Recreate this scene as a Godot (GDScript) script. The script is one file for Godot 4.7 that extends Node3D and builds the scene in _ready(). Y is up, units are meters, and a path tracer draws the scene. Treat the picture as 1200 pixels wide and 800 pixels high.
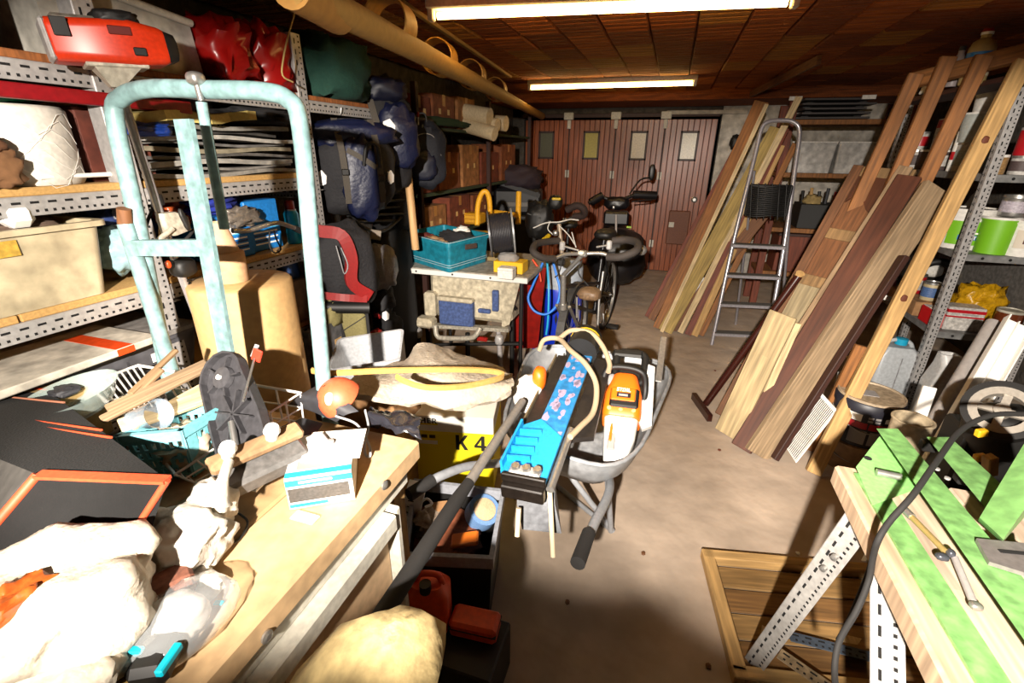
extends Node3D

var M := {}
var T := {}
var used := {}
var rng := RandomNumberGenerator.new()

# ------------------------------------------------------------------ geometry
class G:
	var v := PackedVector3Array()
	var n := PackedVector3Array()
	func tri(a: Vector3, b: Vector3, c: Vector3, na: Vector3, nb: Vector3, nc: Vector3) -> void:
		var g := (b - a).cross(c - a)
		if g.length_squared() < 1e-18: return
		if g.dot(na + nb + nc) > 0.0:
			v.append(a); v.append(c); v.append(b); n.append(na); n.append(nc); n.append(nb)
		else:
			v.append(a); v.append(b); v.append(c); n.append(na); n.append(nb); n.append(nc)
	func face(p: Array, out: Vector3) -> G:
		var k := Vector3.ZERO
		for i in range(1, p.size() - 1): k += (p[i] - p[0]).cross(p[i + 1] - p[0])
		if k.length_squared() < 1e-18: return self
		k = k.normalized()
		if k.dot(out) < 0.0: k = -k
		for i in range(1, p.size() - 1): tri(p[0], p[i], p[i + 1], k, k, k)
		return self
	func hexa(c: Array) -> G:  # eight corners: bottom four in a ring, top four in a ring
		var m := Vector3.ZERO
		for p in c: m += p / 8.0
		for q in [[0, 1, 2, 3], [4, 5, 6, 7], [0, 1, 5, 4], [1, 2, 6, 5], [2, 3, 7, 6], [3, 0, 4, 7]]:
			var a: Vector3 = (c[q[0]] + c[q[1]] + c[q[2]] + c[q[3]]) / 4.0
			face([c[q[0]], c[q[1]], c[q[2]], c[q[3]]], a - m)
		return self
	func box(c: Vector3, s: Vector3, b := 0.0, xf := Transform3D.IDENTITY) -> G:
		var h := s / 2.0
		b = minf(b, minf(h.x, minf(h.y, h.z)) * 0.9)
		for ax in 3:
			for sg in [-1.0, 1.0]:
				var u := (ax + 1) % 3
				var w := (ax + 2) % 3
				var q := []
				for e in [[-1, -1], [1, -1], [1, 1], [-1, 1]]:
					var p := Vector3.ZERO
					p[ax] = sg * h[ax]; p[u] = e[0] * (h[u] - b); p[w] = e[1] * (h[w] - b)
					q.append(xf * (c + p))
				var o := Vector3.ZERO
				o[ax] = sg
				face(q, xf.basis * o)
		if b > 0.0:
			for ax in 3:
				var u := (ax + 1) % 3
				var w := (ax + 2) % 3
				for s1 in [-1.0, 1.0]:
					for s2 in [-1.0, 1.0]:
						var q := []
						for e in [[-1, 0], [1, 0], [1, 1], [-1, 1]]:
							var p := Vector3.ZERO
							p[ax] = e[0] * (h[ax] - b)
							p[u] = s1 * (h[u] - (b if e[1] == 1 else 0.0)); p[w] = s2 * (h[w] - (b if e[1] == 0 else 0.0))
							q.append(xf * (c + p))
						var o := Vector3.ZERO
						o[u] = s1; o[w] = s2
						face(q, xf.basis * o)
			for sx in [-1.0, 1.0]:
				for sy in [-1.0, 1.0]:
					for sz in [-1.0, 1.0]:
						var o := Vector3(sx, sy, sz)
						face([xf * (c + o * (h - Vector3(0, b, b))), xf * (c + o * (h - Vector3(b, 0, b))), xf * (c + o * (h - Vector3(b, b, 0)))], xf.basis * o)
		return self
	func loft(r: Array, cap := true, closed := true, sharp := 0.55) -> G:
		var m: int = r[0].size()
		var bands := r.size() - 1
		var nb := []
		var vol := 0.0
		for i in bands:
			var row := []
			var cen := Vector3.ZERO
			for j in m: cen += (r[i][j] + r[i + 1][j]) / (2.0 * m)
			for j in m:
				var jn: int = (j + 1) % m if closed else mini(j + 1, m - 1)
				var jp: int = (j + m - 1) % m if closed else maxi(j - 1, 0)
				var tg: Vector3 = (r[i][jn] - r[i][jp]) + (r[i + 1][jn] - r[i + 1][jp])
				var k: Vector3 = tg.cross(r[i + 1][j] - r[i][j])
				k = k.normalized()
				row.append(k)
				vol += k.dot((r[i][j] + r[i + 1][j]) / 2.0 - cen) * (r[i + 1][j] - r[i][j]).length()
			nb.append(row)
		if vol < 0.0:
			for row in nb:
				for j in m: row[j] = -row[j]
		var last: int = m if closed else m - 1
		for i in bands:
			for j in last:
				var k: int = (j + 1) % m
				var q := []
				for e in [[0, j], [0, k], [1, k], [1, j]]:
					var own: Vector3 = nb[i][e[1]]
					var o: int = i - 1 if e[0] == 0 else i + 1
					if o >= 0 and o < bands and nb[o][e[1]].dot(own) > sharp:
						own = (own + nb[o][e[1]]).normalized()
					q.append(own)
				tri(r[i][j], r[i][k], r[i + 1][k], q[0], q[1], q[2])
				tri(r[i][j], r[i + 1][k], r[i + 1][j], q[0], q[2], q[3])
		if cap:
			# caps keep the winding of the sides, so a tub's floor looks up
			var turn := 1.0 if vol >= 0.0 else -1.0
			for e in [[0, -1.0], [bands, 1.0]]:
				var a: Array = r[e[0]]
				var c0 := Vector3.ZERO
				for j in m: c0 += a[j] / m
				var kk := Vector3.ZERO
				for j in m: kk += (a[j] - c0).cross(a[(j + 1) % m] - c0)
				if kk.length_squared() < 1e-18: continue
				kk = kk.normalized() * turn * e[1]
				for j in m: tri(c0, a[j], a[(j + 1) % m], kk, kk, kk)
		return self
	func facet(r: Array, cap := true) -> G:  # like loft, with flat faces
		var m: int = r[0].size()
		for i in r.size() - 1:
			var cen := Vector3.ZERO
			for j in m: cen += (r[i][j] + r[i + 1][j]) / (2.0 * m)
			for j in m:
				var k := (j + 1) % m
				var a: Vector3 = (r[i][j] + r[i][k] + r[i + 1][k] + r[i + 1][j]) / 4.0
				face([r[i][j], r[i][k], r[i + 1][k], r[i + 1][j]], a - cen)
		if cap:
			face(r[0], cen_of(r[0]) - cen_of(r[1]))
			face(r[-1], cen_of(r[-1]) - cen_of(r[-2]))
		return self
	func cen_of(a: Array) -> Vector3:
		var c := Vector3.ZERO
		for p in a: c += p / a.size()
		return c
	func tube(p: Array, rad, sides := 10, loop := false) -> G:
		var pts := p.duplicate()
		if loop: pts.append(p[0]); pts.append(p[1])
		var rings := []
		var up := Vector3.ZERO
		for i in pts.size():
			var t: Vector3
			if loop:
				var a: Vector3 = p[(i + p.size() - 1) % p.size()]
				t = (p[(i + 1) % p.size()] - a).normalized()
			else:
				t = (pts[mini(i + 1, pts.size() - 1)] - pts[maxi(i - 1, 0)]).normalized()
			if up == Vector3.ZERO:
				up = t.cross(Vector3(0.31, 0.92, 0.23)).normalized()
			up = (up - t * up.dot(t)).normalized()
			var sd := t.cross(up)
			var rr: float = rad[mini(i, rad.size() - 1)] if rad is Array else rad
			var ring := []
			for k in sides:
				var an := TAU * k / sides
				ring.append(pts[i] + (up * cos(an) + sd * sin(an)) * rr)
			rings.append(ring)
		if loop: rings.pop_back()
		if loop: rings[-1] = rings[0] if sides < 3 else rings[-1]
		return loft(rings, not loop)
	func bar(p: Array, w: float, h: float, up: Vector3) -> G:  # flat strap of w by h along a path, h along up
		var rings := []
		for i in p.size():
			var t: Vector3 = (p[mini(i + 1, p.size() - 1)] - p[maxi(i - 1, 0)]).normalized()
			var sd := t.cross(up).normalized()
			var uu := sd.cross(t).normalized()
			rings.append([p[i] + sd * w / 2 + uu * h / 2, p[i] - sd * w / 2 + uu * h / 2, p[i] - sd * w / 2 - uu * h / 2, p[i] + sd * w / 2 - uu * h / 2])
		return facet(rings)
	func lathe(prof: Array, segs := 20, xf := Transform3D.IDENTITY, cap := true) -> G:  # prof: Vector2(radius, height)
		var rings := []
		for q in prof:
			var ring := []
			for k in segs:
				var an := TAU * k / segs
				ring.append(xf * Vector3(cos(an) * q.x, q.y, sin(an) * q.x))
			rings.append(ring)
		return loft(rings, cap)
	func cyl(a: Vector3, b: Vector3, r: float, sides := 14) -> G:
		return tube([a, b], r, sides)
	func prism(poly: Array, d: float, xf := Transform3D.IDENTITY) -> G:  # outline in x-y, thickness d along z, centred
		var pk := PackedVector2Array()
		for q in poly: pk.append(q)
		var ix := Geometry2D.triangulate_polygon(pk)
		for s in [-0.5, 0.5]:
			var k: Vector3 = (xf.basis * Vector3(0, 0, s)).normalized()
			for i in range(0, ix.size(), 3):
				tri(xf * Vector3(pk[ix[i]].x, pk[ix[i]].y, s * d), xf * Vector3(pk[ix[i + 1]].x, pk[ix[i + 1]].y, s * d), xf * Vector3(pk[ix[i + 2]].x, pk[ix[i + 2]].y, s * d), k, k, k)
		var area := 0.0
		for i in pk.size(): area += pk[i].cross(pk[(i + 1) % pk.size()])
		for i in pk.size():
			var a := pk[i]
			var b := pk[(i + 1) % pk.size()]
			var o := Vector2((b - a).y, -(b - a).x) * signf(area)
			face([xf * Vector3(a.x, a.y, -d / 2), xf * Vector3(b.x, b.y, -d / 2), xf * Vector3(b.x, b.y, d / 2), xf * Vector3(a.x, a.y, d / 2)], xf.basis * Vector3(o.x, o.y, 0))
		return self
	func sheet(rows: Array, th: float) -> G:  # a grid of points given thickness
		var nu: int = rows.size()
		var nv: int = rows[0].size()
		var nn := []
		for i in nu:
			var row := []
			for j in nv:
				var a: Vector3 = rows[mini(i + 1, nu - 1)][j] - rows[maxi(i - 1, 0)][j]
				var b: Vector3 = rows[i][mini(j + 1, nv - 1)] - rows[i][maxi(j - 1, 0)]
				row.append(a.cross(b).normalized())
			nn.append(row)
		for s in [1.0, -1.0]:
			for i in nu - 1:
				for j in nv - 1:
					var q := [[i, j], [i + 1, j], [i + 1, j + 1], [i, j + 1]]
					var p := []
					var k := []
					for e in q:
						k.append(nn[e[0]][e[1]] * s)
						p.append(rows[e[0]][e[1]] + nn[e[0]][e[1]] * s * th / 2)
					tri(p[0], p[1], p[2], k[0], k[1], k[2])
					tri(p[0], p[2], p[3], k[0], k[2], k[3])
		var rim := []
		for i in nu: rim.append([i, 0])
		for j in range(1, nv): rim.append([nu - 1, j])
		for i in range(nu - 2, -1, -1): rim.append([i, nv - 1])
		for j in range(nv - 2, 0, -1): rim.append([0, j])
		var mid: Vector3 = rows[nu / 2][nv / 2]
		for i in rim.size():
			var a: Array = rim[i]
			var b: Array = rim[(i + 1) % rim.size()]
			var pa: Vector3 = rows[a[0]][a[1]]
			var pb: Vector3 = rows[b[0]][b[1]]
			var ha: Vector3 = nn[a[0]][a[1]] * th / 2
			var hb: Vector3 = nn[b[0]][b[1]] * th / 2
			face([pa + ha, pb + hb, pb - hb, pa - ha], (pa + pb) / 2 - mid)
		return self
	func blob(c: Vector3, r: Vector3, bump := 0.12, sd := 1, floor_y := -1e9, freq := 1.6, xf := Transform3D.IDENTITY, nu := 22, nv := 14, ridged := false) -> G:
		var fn := FastNoiseLite.new()
		fn.seed = sd; fn.frequency = freq; fn.noise_type = FastNoiseLite.TYPE_SIMPLEX
		fn.fractal_octaves = 2
		fn.fractal_gain = 0.4
		if ridged: fn.fractal_type = FastNoiseLite.FRACTAL_RIDGED
		var rings := []
		for i in nv + 1:
			var th := lerpf(0.03, PI - 0.03, float(i) / nv)
			var ring := []
			for j in nu:
				var ph := TAU * j / nu
				var d := Vector3(sin(th) * cos(ph), cos(th), sin(th) * sin(ph))
				# a little squarer than a ball
				var e := Vector3(signf(d.x) * pow(absf(d.x), 0.8), signf(d.y) * pow(absf(d.y), 0.8), signf(d.z) * pow(absf(d.z), 0.8))
				var p := e * r * (1.0 + bump * fn.get_noise_3dv(d))
				p = xf * (c + p)
				p.y = maxf(p.y, floor_y)
				ring.append(p)
			rings.append(ring)
		return loft(rings, true, true, -0.2)

func tf(pos: Vector3, yaw := 0.0, pitch := 0.0, roll := 0.0) -> Transform3D:
	return Transform3D(Basis.from_euler(Vector3(deg_to_rad(pitch), deg_to_rad(yaw), deg_to_rad(roll))), pos)

# frame with local Y from a to b and local Z as near as can be to face
func along(a: Vector3, b: Vector3, facing: Vector3) -> Transform3D:
	var y := (b - a).normalized()
	var x := y.cross(facing).normalized()
	return Transform3D(Basis(x, y, x.cross(y)), a)

func smooth(p: Array, steps := 6, loop := false) -> Array:  # Catmull-Rom through the points
	var out := []
	var m := p.size()
	var segs := m if loop else m - 1
	for i in segs:
		var a: Vector3 = p[(i - 1 + m) % m] if loop or i > 0 else p[0] * 2.0 - p[1]
		var b: Vector3 = p[i]
		var c: Vector3 = p[(i + 1) % m]
		var d: Vector3 = p[(i + 2) % m] if loop or i + 2 < m else p[m - 1] * 2.0 - p[m - 2]
		for k in steps:
			out.append(b.cubic_interpolate(c, a, d, float(k) / steps))
	if not loop: out.append(p[m - 1])
	return out

func arc(c: Vector3, u: Vector3, w: Vector3, a0: float, a1: float, k := 10) -> Array:
	var out := []
	for i in k + 1:
		var t := deg_to_rad(lerpf(a0, a1, float(i) / k))
		out.append(c + u * cos(t) + w * sin(t))
	return out

func rect2(w: float, h: float, r := 0.0, k := 4) -> Array:  # rounded rectangle outline, counterclockwise, centred
	if r <= 0.0: return [Vector2(-w / 2, -h / 2), Vector2(w / 2, -h / 2), Vector2(w / 2, h / 2), Vector2(-w / 2, h / 2)]
	var out := []
	for q in [[1, 1, 0], [-1, 1, 90], [-1, -1, 180], [1, -1, 270]]:
		for i in k + 1:
			var t := deg_to_rad(q[2] + 90.0 * i / k)
			out.append(Vector2(q[0] * (w / 2 - r) + cos(t) * r, q[1] * (h / 2 - r) + sin(t) * r))
	return out

func ring_xz(w: float, d: float, y: float, r := 0.0, off := Vector3.ZERO, k := 4) -> Array:
	var out := []
	for q in rect2(w, d, r, k): out.append(Vector3(q.x, y, q.y) + off)
	return out

# an open tub: outer rings up, rim, inner rings down, floor
func tub(g: G, w0: float, d0: float, w1: float, d1: float, h: float, th := 0.004, r := 0.02, lip := 0.0) -> G:
	var k := 4
	var rings := [ring_xz(w0, d0, 0, r, Vector3.ZERO, k)]
	if lip > 0.0:
		rings.append(ring_xz(w1, d1, h - lip, r, Vector3.ZERO, k))
		rings.append(ring_xz(w1 + lip, d1 + lip, h - lip, r + lip / 2, Vector3.ZERO, k))
		rings.append(ring_xz(w1 + lip, d1 + lip, h, r + lip / 2, Vector3.ZERO, k))
	else:
		rings.append(ring_xz(w1, d1, h, r, Vector3.ZERO, k))
	rings.append(ring_xz(w1 - 2 * th, d1 - 2 * th, h, r, Vector3.ZERO, k))
	rings.append(ring_xz(w0 - 2 * th, d0 - 2 * th, th, r, Vector3.ZERO, k))
	g.loft(rings, true, true, 0.9)
	return g

# ------------------------------------------------------------------ nodes
func numbered(called: String) -> String:
	if not used.has(called):
		used[called] = 0
		return called
	used[called] += 1
	return "%s_%03d" % [called, used[called]]

func tag(o: Node3D, label: String, category: String, group := "", kind := "") -> Node3D:
	if label: o.set_meta("label", label)
	if category: o.set_meta("category", category)
	if group: o.set_meta("group", group)
	if kind: o.set_meta("kind", kind)
	return o

func mesh_of(g: G, m: Material) -> ArrayMesh:
	var a := []
	a.resize(Mesh.ARRAY_MAX)
	a[Mesh.ARRAY_VERTEX] = g.v
	a[Mesh.ARRAY_NORMAL] = g.n
	var me := ArrayMesh.new()
	me.add_surface_from_arrays(Mesh.PRIMITIVE_TRIANGLES, a)
	me.surface_set_material(0, m)
	return me

# one named mesh under parent (or the root); the shape is in the node's own axes
func obj(called: String, g: G, m: Material, parent: Node3D = null, xf := Transform3D.IDENTITY) -> MeshInstance3D:
	return inst(called, mesh_of(g, m), parent, xf)

func inst(called: String, me: Mesh, parent: Node3D = null, xf := Transform3D.IDENTITY) -> MeshInstance3D:
	var o := MeshInstance3D.new()
	o.mesh = me
	o.transform = xf
	if parent:
		o.name = called
		parent.add_child(o, true)
	else:
		o.name = numbered(called)
		add_child(o, true)
	return o

# the shape is in the scene's axes; it is moved into the parent's
func objw(called: String, g: G, m: Material, parent: Node3D = null, at := Vector3.INF) -> MeshInstance3D:
	var xf := Transform3D.IDENTITY
	if parent: 
		var inv := parent.global_transform.affine_inverse()
		for i in g.v.size():
			g.v[i] = inv * g.v[i]
			g.n[i] = (inv.basis * g.n[i]).normalized()
	else:
		var lo := g.v[0]
		var hi := g.v[0]
		for p in g.v:
			lo = lo.min(p)
			hi = hi.max(p)
		var c := Vector3((lo.x + hi.x) / 2, lo.y, (lo.z + hi.z) / 2) if at == Vector3.INF else at
		for i in g.v.size(): g.v[i] -= c
		xf.origin = c
	return obj(called, g, m, parent, xf)

func thing(called: String, label: String, category: String, xf = Vector3.ZERO, group := "") -> Node3D:
	var o := Node3D.new()
	o.name = numbered(called)
	add_child(o, true)
	if xf is Transform3D: o.transform = xf
	else: o.position = xf
	return tag(o, label, category, group)

func struct_(called: String, g: G, m: Material, parent: Node3D = null, xf := Transform3D.IDENTITY) -> MeshInstance3D:
	var o := obj(called, g, m, parent, xf)
	if not parent: o.set_meta("kind", "structure")
	return o

func dup(src: Node3D, xf: Transform3D, label := "", group := "") -> Node3D:
	var o: Node3D = src.duplicate()
	var base := String(src.name)
	if base.length() > 4 and base[-4] == "_" and base.right(3).is_valid_int(): base = base.left(-4)
	o.name = numbered(base)
	add_child(o, true)
	o.transform = xf
	if label: o.set_meta("label", label)
	if group: o.set_meta("group", group)
	return o

func strip(called: String, a: Vector3, b: Vector3, w: float, t: float, facing: Vector3, m: Material, parent: Node3D = null, bev := 0.003) -> MeshInstance3D:
	var l := a.distance_to(b)
	var xf := along(a, b, facing)
	if parent: xf = parent.global_transform.affine_inverse() * xf
	return obj(called, G.new().box(Vector3(0, l / 2, 0), Vector3(w, l, t), bev), m, parent, xf)

func letter(s: String, h: float, m: Material, parent: Node3D, xf: Transform3D, width := 0.0, serif := "Droid Sans", bold := true) -> MeshInstance3D:
	var f := SystemFont.new()
	f.font_names = PackedStringArray([serif])
	f.font_weight = 700 if bold else 400
	var t := TextMesh.new()
	t.text = s
	t.font = f
	t.font_size = 40
	t.pixel_size = h / 29.0
	t.depth = 0.0008
	t.curve_step = 2.0
	t.material = m
	var o := inst("lettering", t, parent, xf)
	if width > 0.0:
		var w := t.get_aabb().size.x
		if w > 0.0: o.scale = Vector3(width / w, 1, 1)
	return o

# ------------------------------------------------------------------ materials
func noise_image(sz: int, freq: float, sx: int, sy: int, seed_: int, lo: float, hi: float, oct := 4) -> Image:
	# seamless; stretched sx times across or sy times up
	var fn := FastNoiseLite.new()
	fn.seed = seed_; fn.frequency = freq; fn.fractal_octaves = oct; fn.noise_type = FastNoiseLite.TYPE_SIMPLEX_SMOOTH
	var im := fn.get_seamless_image(sz / sx, sz / sy, false, false, 0.15, true)
	im.convert(Image.FORMAT_RGB8)
	im.resize(sz, sz, Image.INTERPOLATE_CUBIC)
	for y in sz:
		for x in sz:
			var k := lerpf(lo, hi, im.get_pixel(x, y).r)
			im.set_pixel(x, y, Color(k, k, k))
	return im

func tex(im: Image) -> ImageTexture:
	im.generate_mipmaps()
	return ImageTexture.create_from_image(im)

func make_textures() -> void:
	T.grain_v = tex(noise_image(256, 0.09, 1, 16, 3, 0.68, 1.0, 3))   # streaks up and down
	T.grain_u = tex(noise_image(256, 0.09, 16, 1, 5, 0.6, 1.0, 3))
	T.dirt = tex(noise_image(512, 0.012, 1, 1, 9, 0.66, 1.0, 6))
	T.soft = tex(noise_image(512, 0.014, 1, 1, 11, 0.86, 1.0, 6))
	T.fine = tex(noise_image(256, 0.05, 1, 1, 14, 0.84, 1.0, 4))
	var im := noise_image(256, 0.03, 1, 1, 21, 0.0, 1.0, 4)
	im.bump_map_to_normal_map(6.0)
	T.bump = tex(im)
	im = noise_image(256, 0.09, 1, 1, 25, 0.0, 1.0, 3)
	im.bump_map_to_normal_map(5.0)
	T.fine_bump = tex(im)

# colour is sRGB; look: grain texture, its repeats per metre, normal map
func mt(key: String, c, rough := 0.7, metal := 0.0, grain := "dirt", rep := 2.0, bump := "", depth := 0.6) -> StandardMaterial3D:
	if M.has(key): return M[key]
	var m := StandardMaterial3D.new()
	m.albedo_color = Color(c) if c is String else c
	m.roughness = rough
	m.metallic = metal
	if grain:
		m.albedo_texture = T[grain]
		m.uv1_triplanar = true
		m.uv1_scale = Vector3.ONE * rep
		m.uv1_offset = Vector3(0.37 * (M.size() % 17), 0.23 * (M.size() % 13), 0.11 * (M.size() % 7))
	if bump:
		m.normal_enabled = true
		m.normal_texture = T[bump]
		m.normal_scale = depth
		m.uv1_triplanar = true
		m.uv1_scale = Vector3.ONE * rep
	M[key] = m
	return m

func clear(key: String, c: Color, rough := 0.05) -> StandardMaterial3D:
	if M.has(key): return M[key]
	var m := StandardMaterial3D.new()
	m.albedo_color = c
	m.transparency = BaseMaterial3D.TRANSPARENCY_ALPHA
	m.roughness = rough
	M[key] = m
	return m

const CEIL := 2.25

func _ready() -> void:
	var cam := Camera3D.new()
	cam.name = "camera"
	cam.fov = 71.96
	cam.near = 0.02
	cam.position = Vector3(0, 1.6, 0)
	cam.rotation = Vector3(deg_to_rad(-22.1), deg_to_rad(17.7), deg_to_rad(0.6))
	add_child(cam)
	cam.current = true
	var env := Environment.new()
	env.background_mode = Environment.BG_COLOR
	env.background_color = Color(0, 0, 0)
	env.tonemap_mode = Environment.TONE_MAPPER_LINEAR
	env.tonemap_exposure = 1.0
	env.sdfgi_enabled = true
	env.ssao_enabled = true
	env.ssil_enabled = true
	var we := WorldEnvironment.new()
	we.name = "world_environment"
	we.environment = env
	add_child(we)
	# the photographer's flash, held a little behind and above the lens; its reflector keeps the light off the floor at the feet
	# its wide reflector throws a flat fan of light: six beams side by side from one spot
	for k in 6:
		var fl := SpotLight3D.new()
		fl.name = "flash_light" if k == 0 else "flash_light_%03d" % k
		fl.position = Vector3(-0.1, 1.86, 0.75)
		fl.rotation = Vector3(deg_to_rad(-19.0), deg_to_rad(54.0 - 17.0 * k), 0)
		fl.light_energy = [6.0, 7.6, 11.5, 13.0, 14.0, 13.5][k]
		fl.light_color = Color(1.0, 0.955, 0.9)
		fl.spot_angle = 23.5
		fl.spot_angle_attenuation = 0.28
		fl.spot_range = 20.0
		fl.spot_attenuation = 2.0
		fl.light_size = 0.025
		fl.shadow_enabled = true
		add_child(fl)
	rng.seed = 7
	make_textures()
	materials()
	room()
	left_shelf()
	left_things()
	hand_truck_area()
	left_bench()
	middle()
	barrow()
	far_left()
	bikes()
	right_wood()
	right_shelf()
	right_bench()

func materials() -> void:
	mt("concrete", "b8a592", 0.9, 0, "soft", 0.55, "bump", 0.15)
	mt("tile", "c26a28", 0.85, 0, "grain_u", 1.6, "fine_bump", 0.5)
	mt("tile_dark", "a0521e", 0.85, 0, "grain_u", 1.9, "fine_bump", 0.5)
	mt("tile_pale", "cf8a3a", 0.85, 0, "grain_u", 1.3, "fine_bump", 0.5)
	mt("joint", "7a5534", 0.95)
	mt("plaster", "ddd6ca", 0.95, 0, "dirt", 1.1, "bump", 0.6)
	mt("block", "575048", 0.95, 0, "dirt", 1.5, "bump", 0.6)
	mt("door_wood", "a4552a", 0.36, 0, "grain_v", 1.7)
	mt("door_dark", "3a1a10", 0.5, 0, "grain_v", 1.7)
	mt("white_metal", "d8d4c6", 0.5, 0.0, "fine", 3.0)
	mt("black", "131211", 0.55, 0, "")
	mt("black_rubber", "1d1b1a", 0.8, 0, "fine", 6.0)
	mt("black_cloth", "1a191c", 0.95, 0, "fine", 8.0, "fine_bump", 0.5)
	mt("steel", "b8b6b2", 0.35, 0.8, "fine", 4.0)
	mt("galv", "b9b6b4", 0.5, 0.35, "fine", 3.0)
	mt("grey_metal", "aaa4a2", 0.55, 0.1, "fine", 3.0)
	mt("hole", "0c0b0b", 0.95, 0, "")
	mt("chip", "c39a5c", 0.85, 0, "fine", 7.0)
	mt("chip_orange", "b06a34", 0.85, 0, "grain_u", 3.0)
	mt("cardboard", "b98a5c", 0.85, 0, "dirt", 2.0)
	mt("cardboard_red", "8d4326", 0.85, 0, "dirt", 2.0)
	mt("kraft", "d2ab74", 0.75, 0, "fine", 2.0)
	mt("white", "e9e6df", 0.6, 0, "fine", 3.0)
	mt("paper", "f1efe9", 0.8, 0, "")
	mt("blue", "2156b8", 0.5, 0, "dirt", 3.0)
	mt("red", "a5190f", 0.45, 0, "dirt", 2.0)
	mt("orange", "e04a17", 0.45, 0, "fine", 3.0)
	mt("yellow", "f2dc1b", 0.6, 0, "")
	mt("print_black", "17140e", 0.8, 0, "")
	mt("print_grey", "8a8784", 0.8, 0, "")
	mt("grey_plastic", "a9a9ab", 0.55, 0, "dirt", 3.0)
	mt("dark_plastic", "3b3b40", 0.6, 0, "dirt", 3.0)
	mt("pine", "cda468", 0.75, 0, "grain_v", 2.2)
	mt("pine_pale", "dcc294", 0.75, 0, "grain_v", 2.6)
	mt("pine_orange", "98622f", 0.7, 0, "grain_v", 2.3)
	mt("wood_brown", "80522f", 0.7, 0, "grain_v", 2.4)
	mt("wood_red", "7c3a22", 0.65, 0, "grain_v", 2.4)
	mt("wood_dark", "3e1f15", 0.6, 0, "grain_v", 2.4)
	mt("wood_grey", "a08464", 0.85, 0, "grain_v", 2.4)

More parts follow.
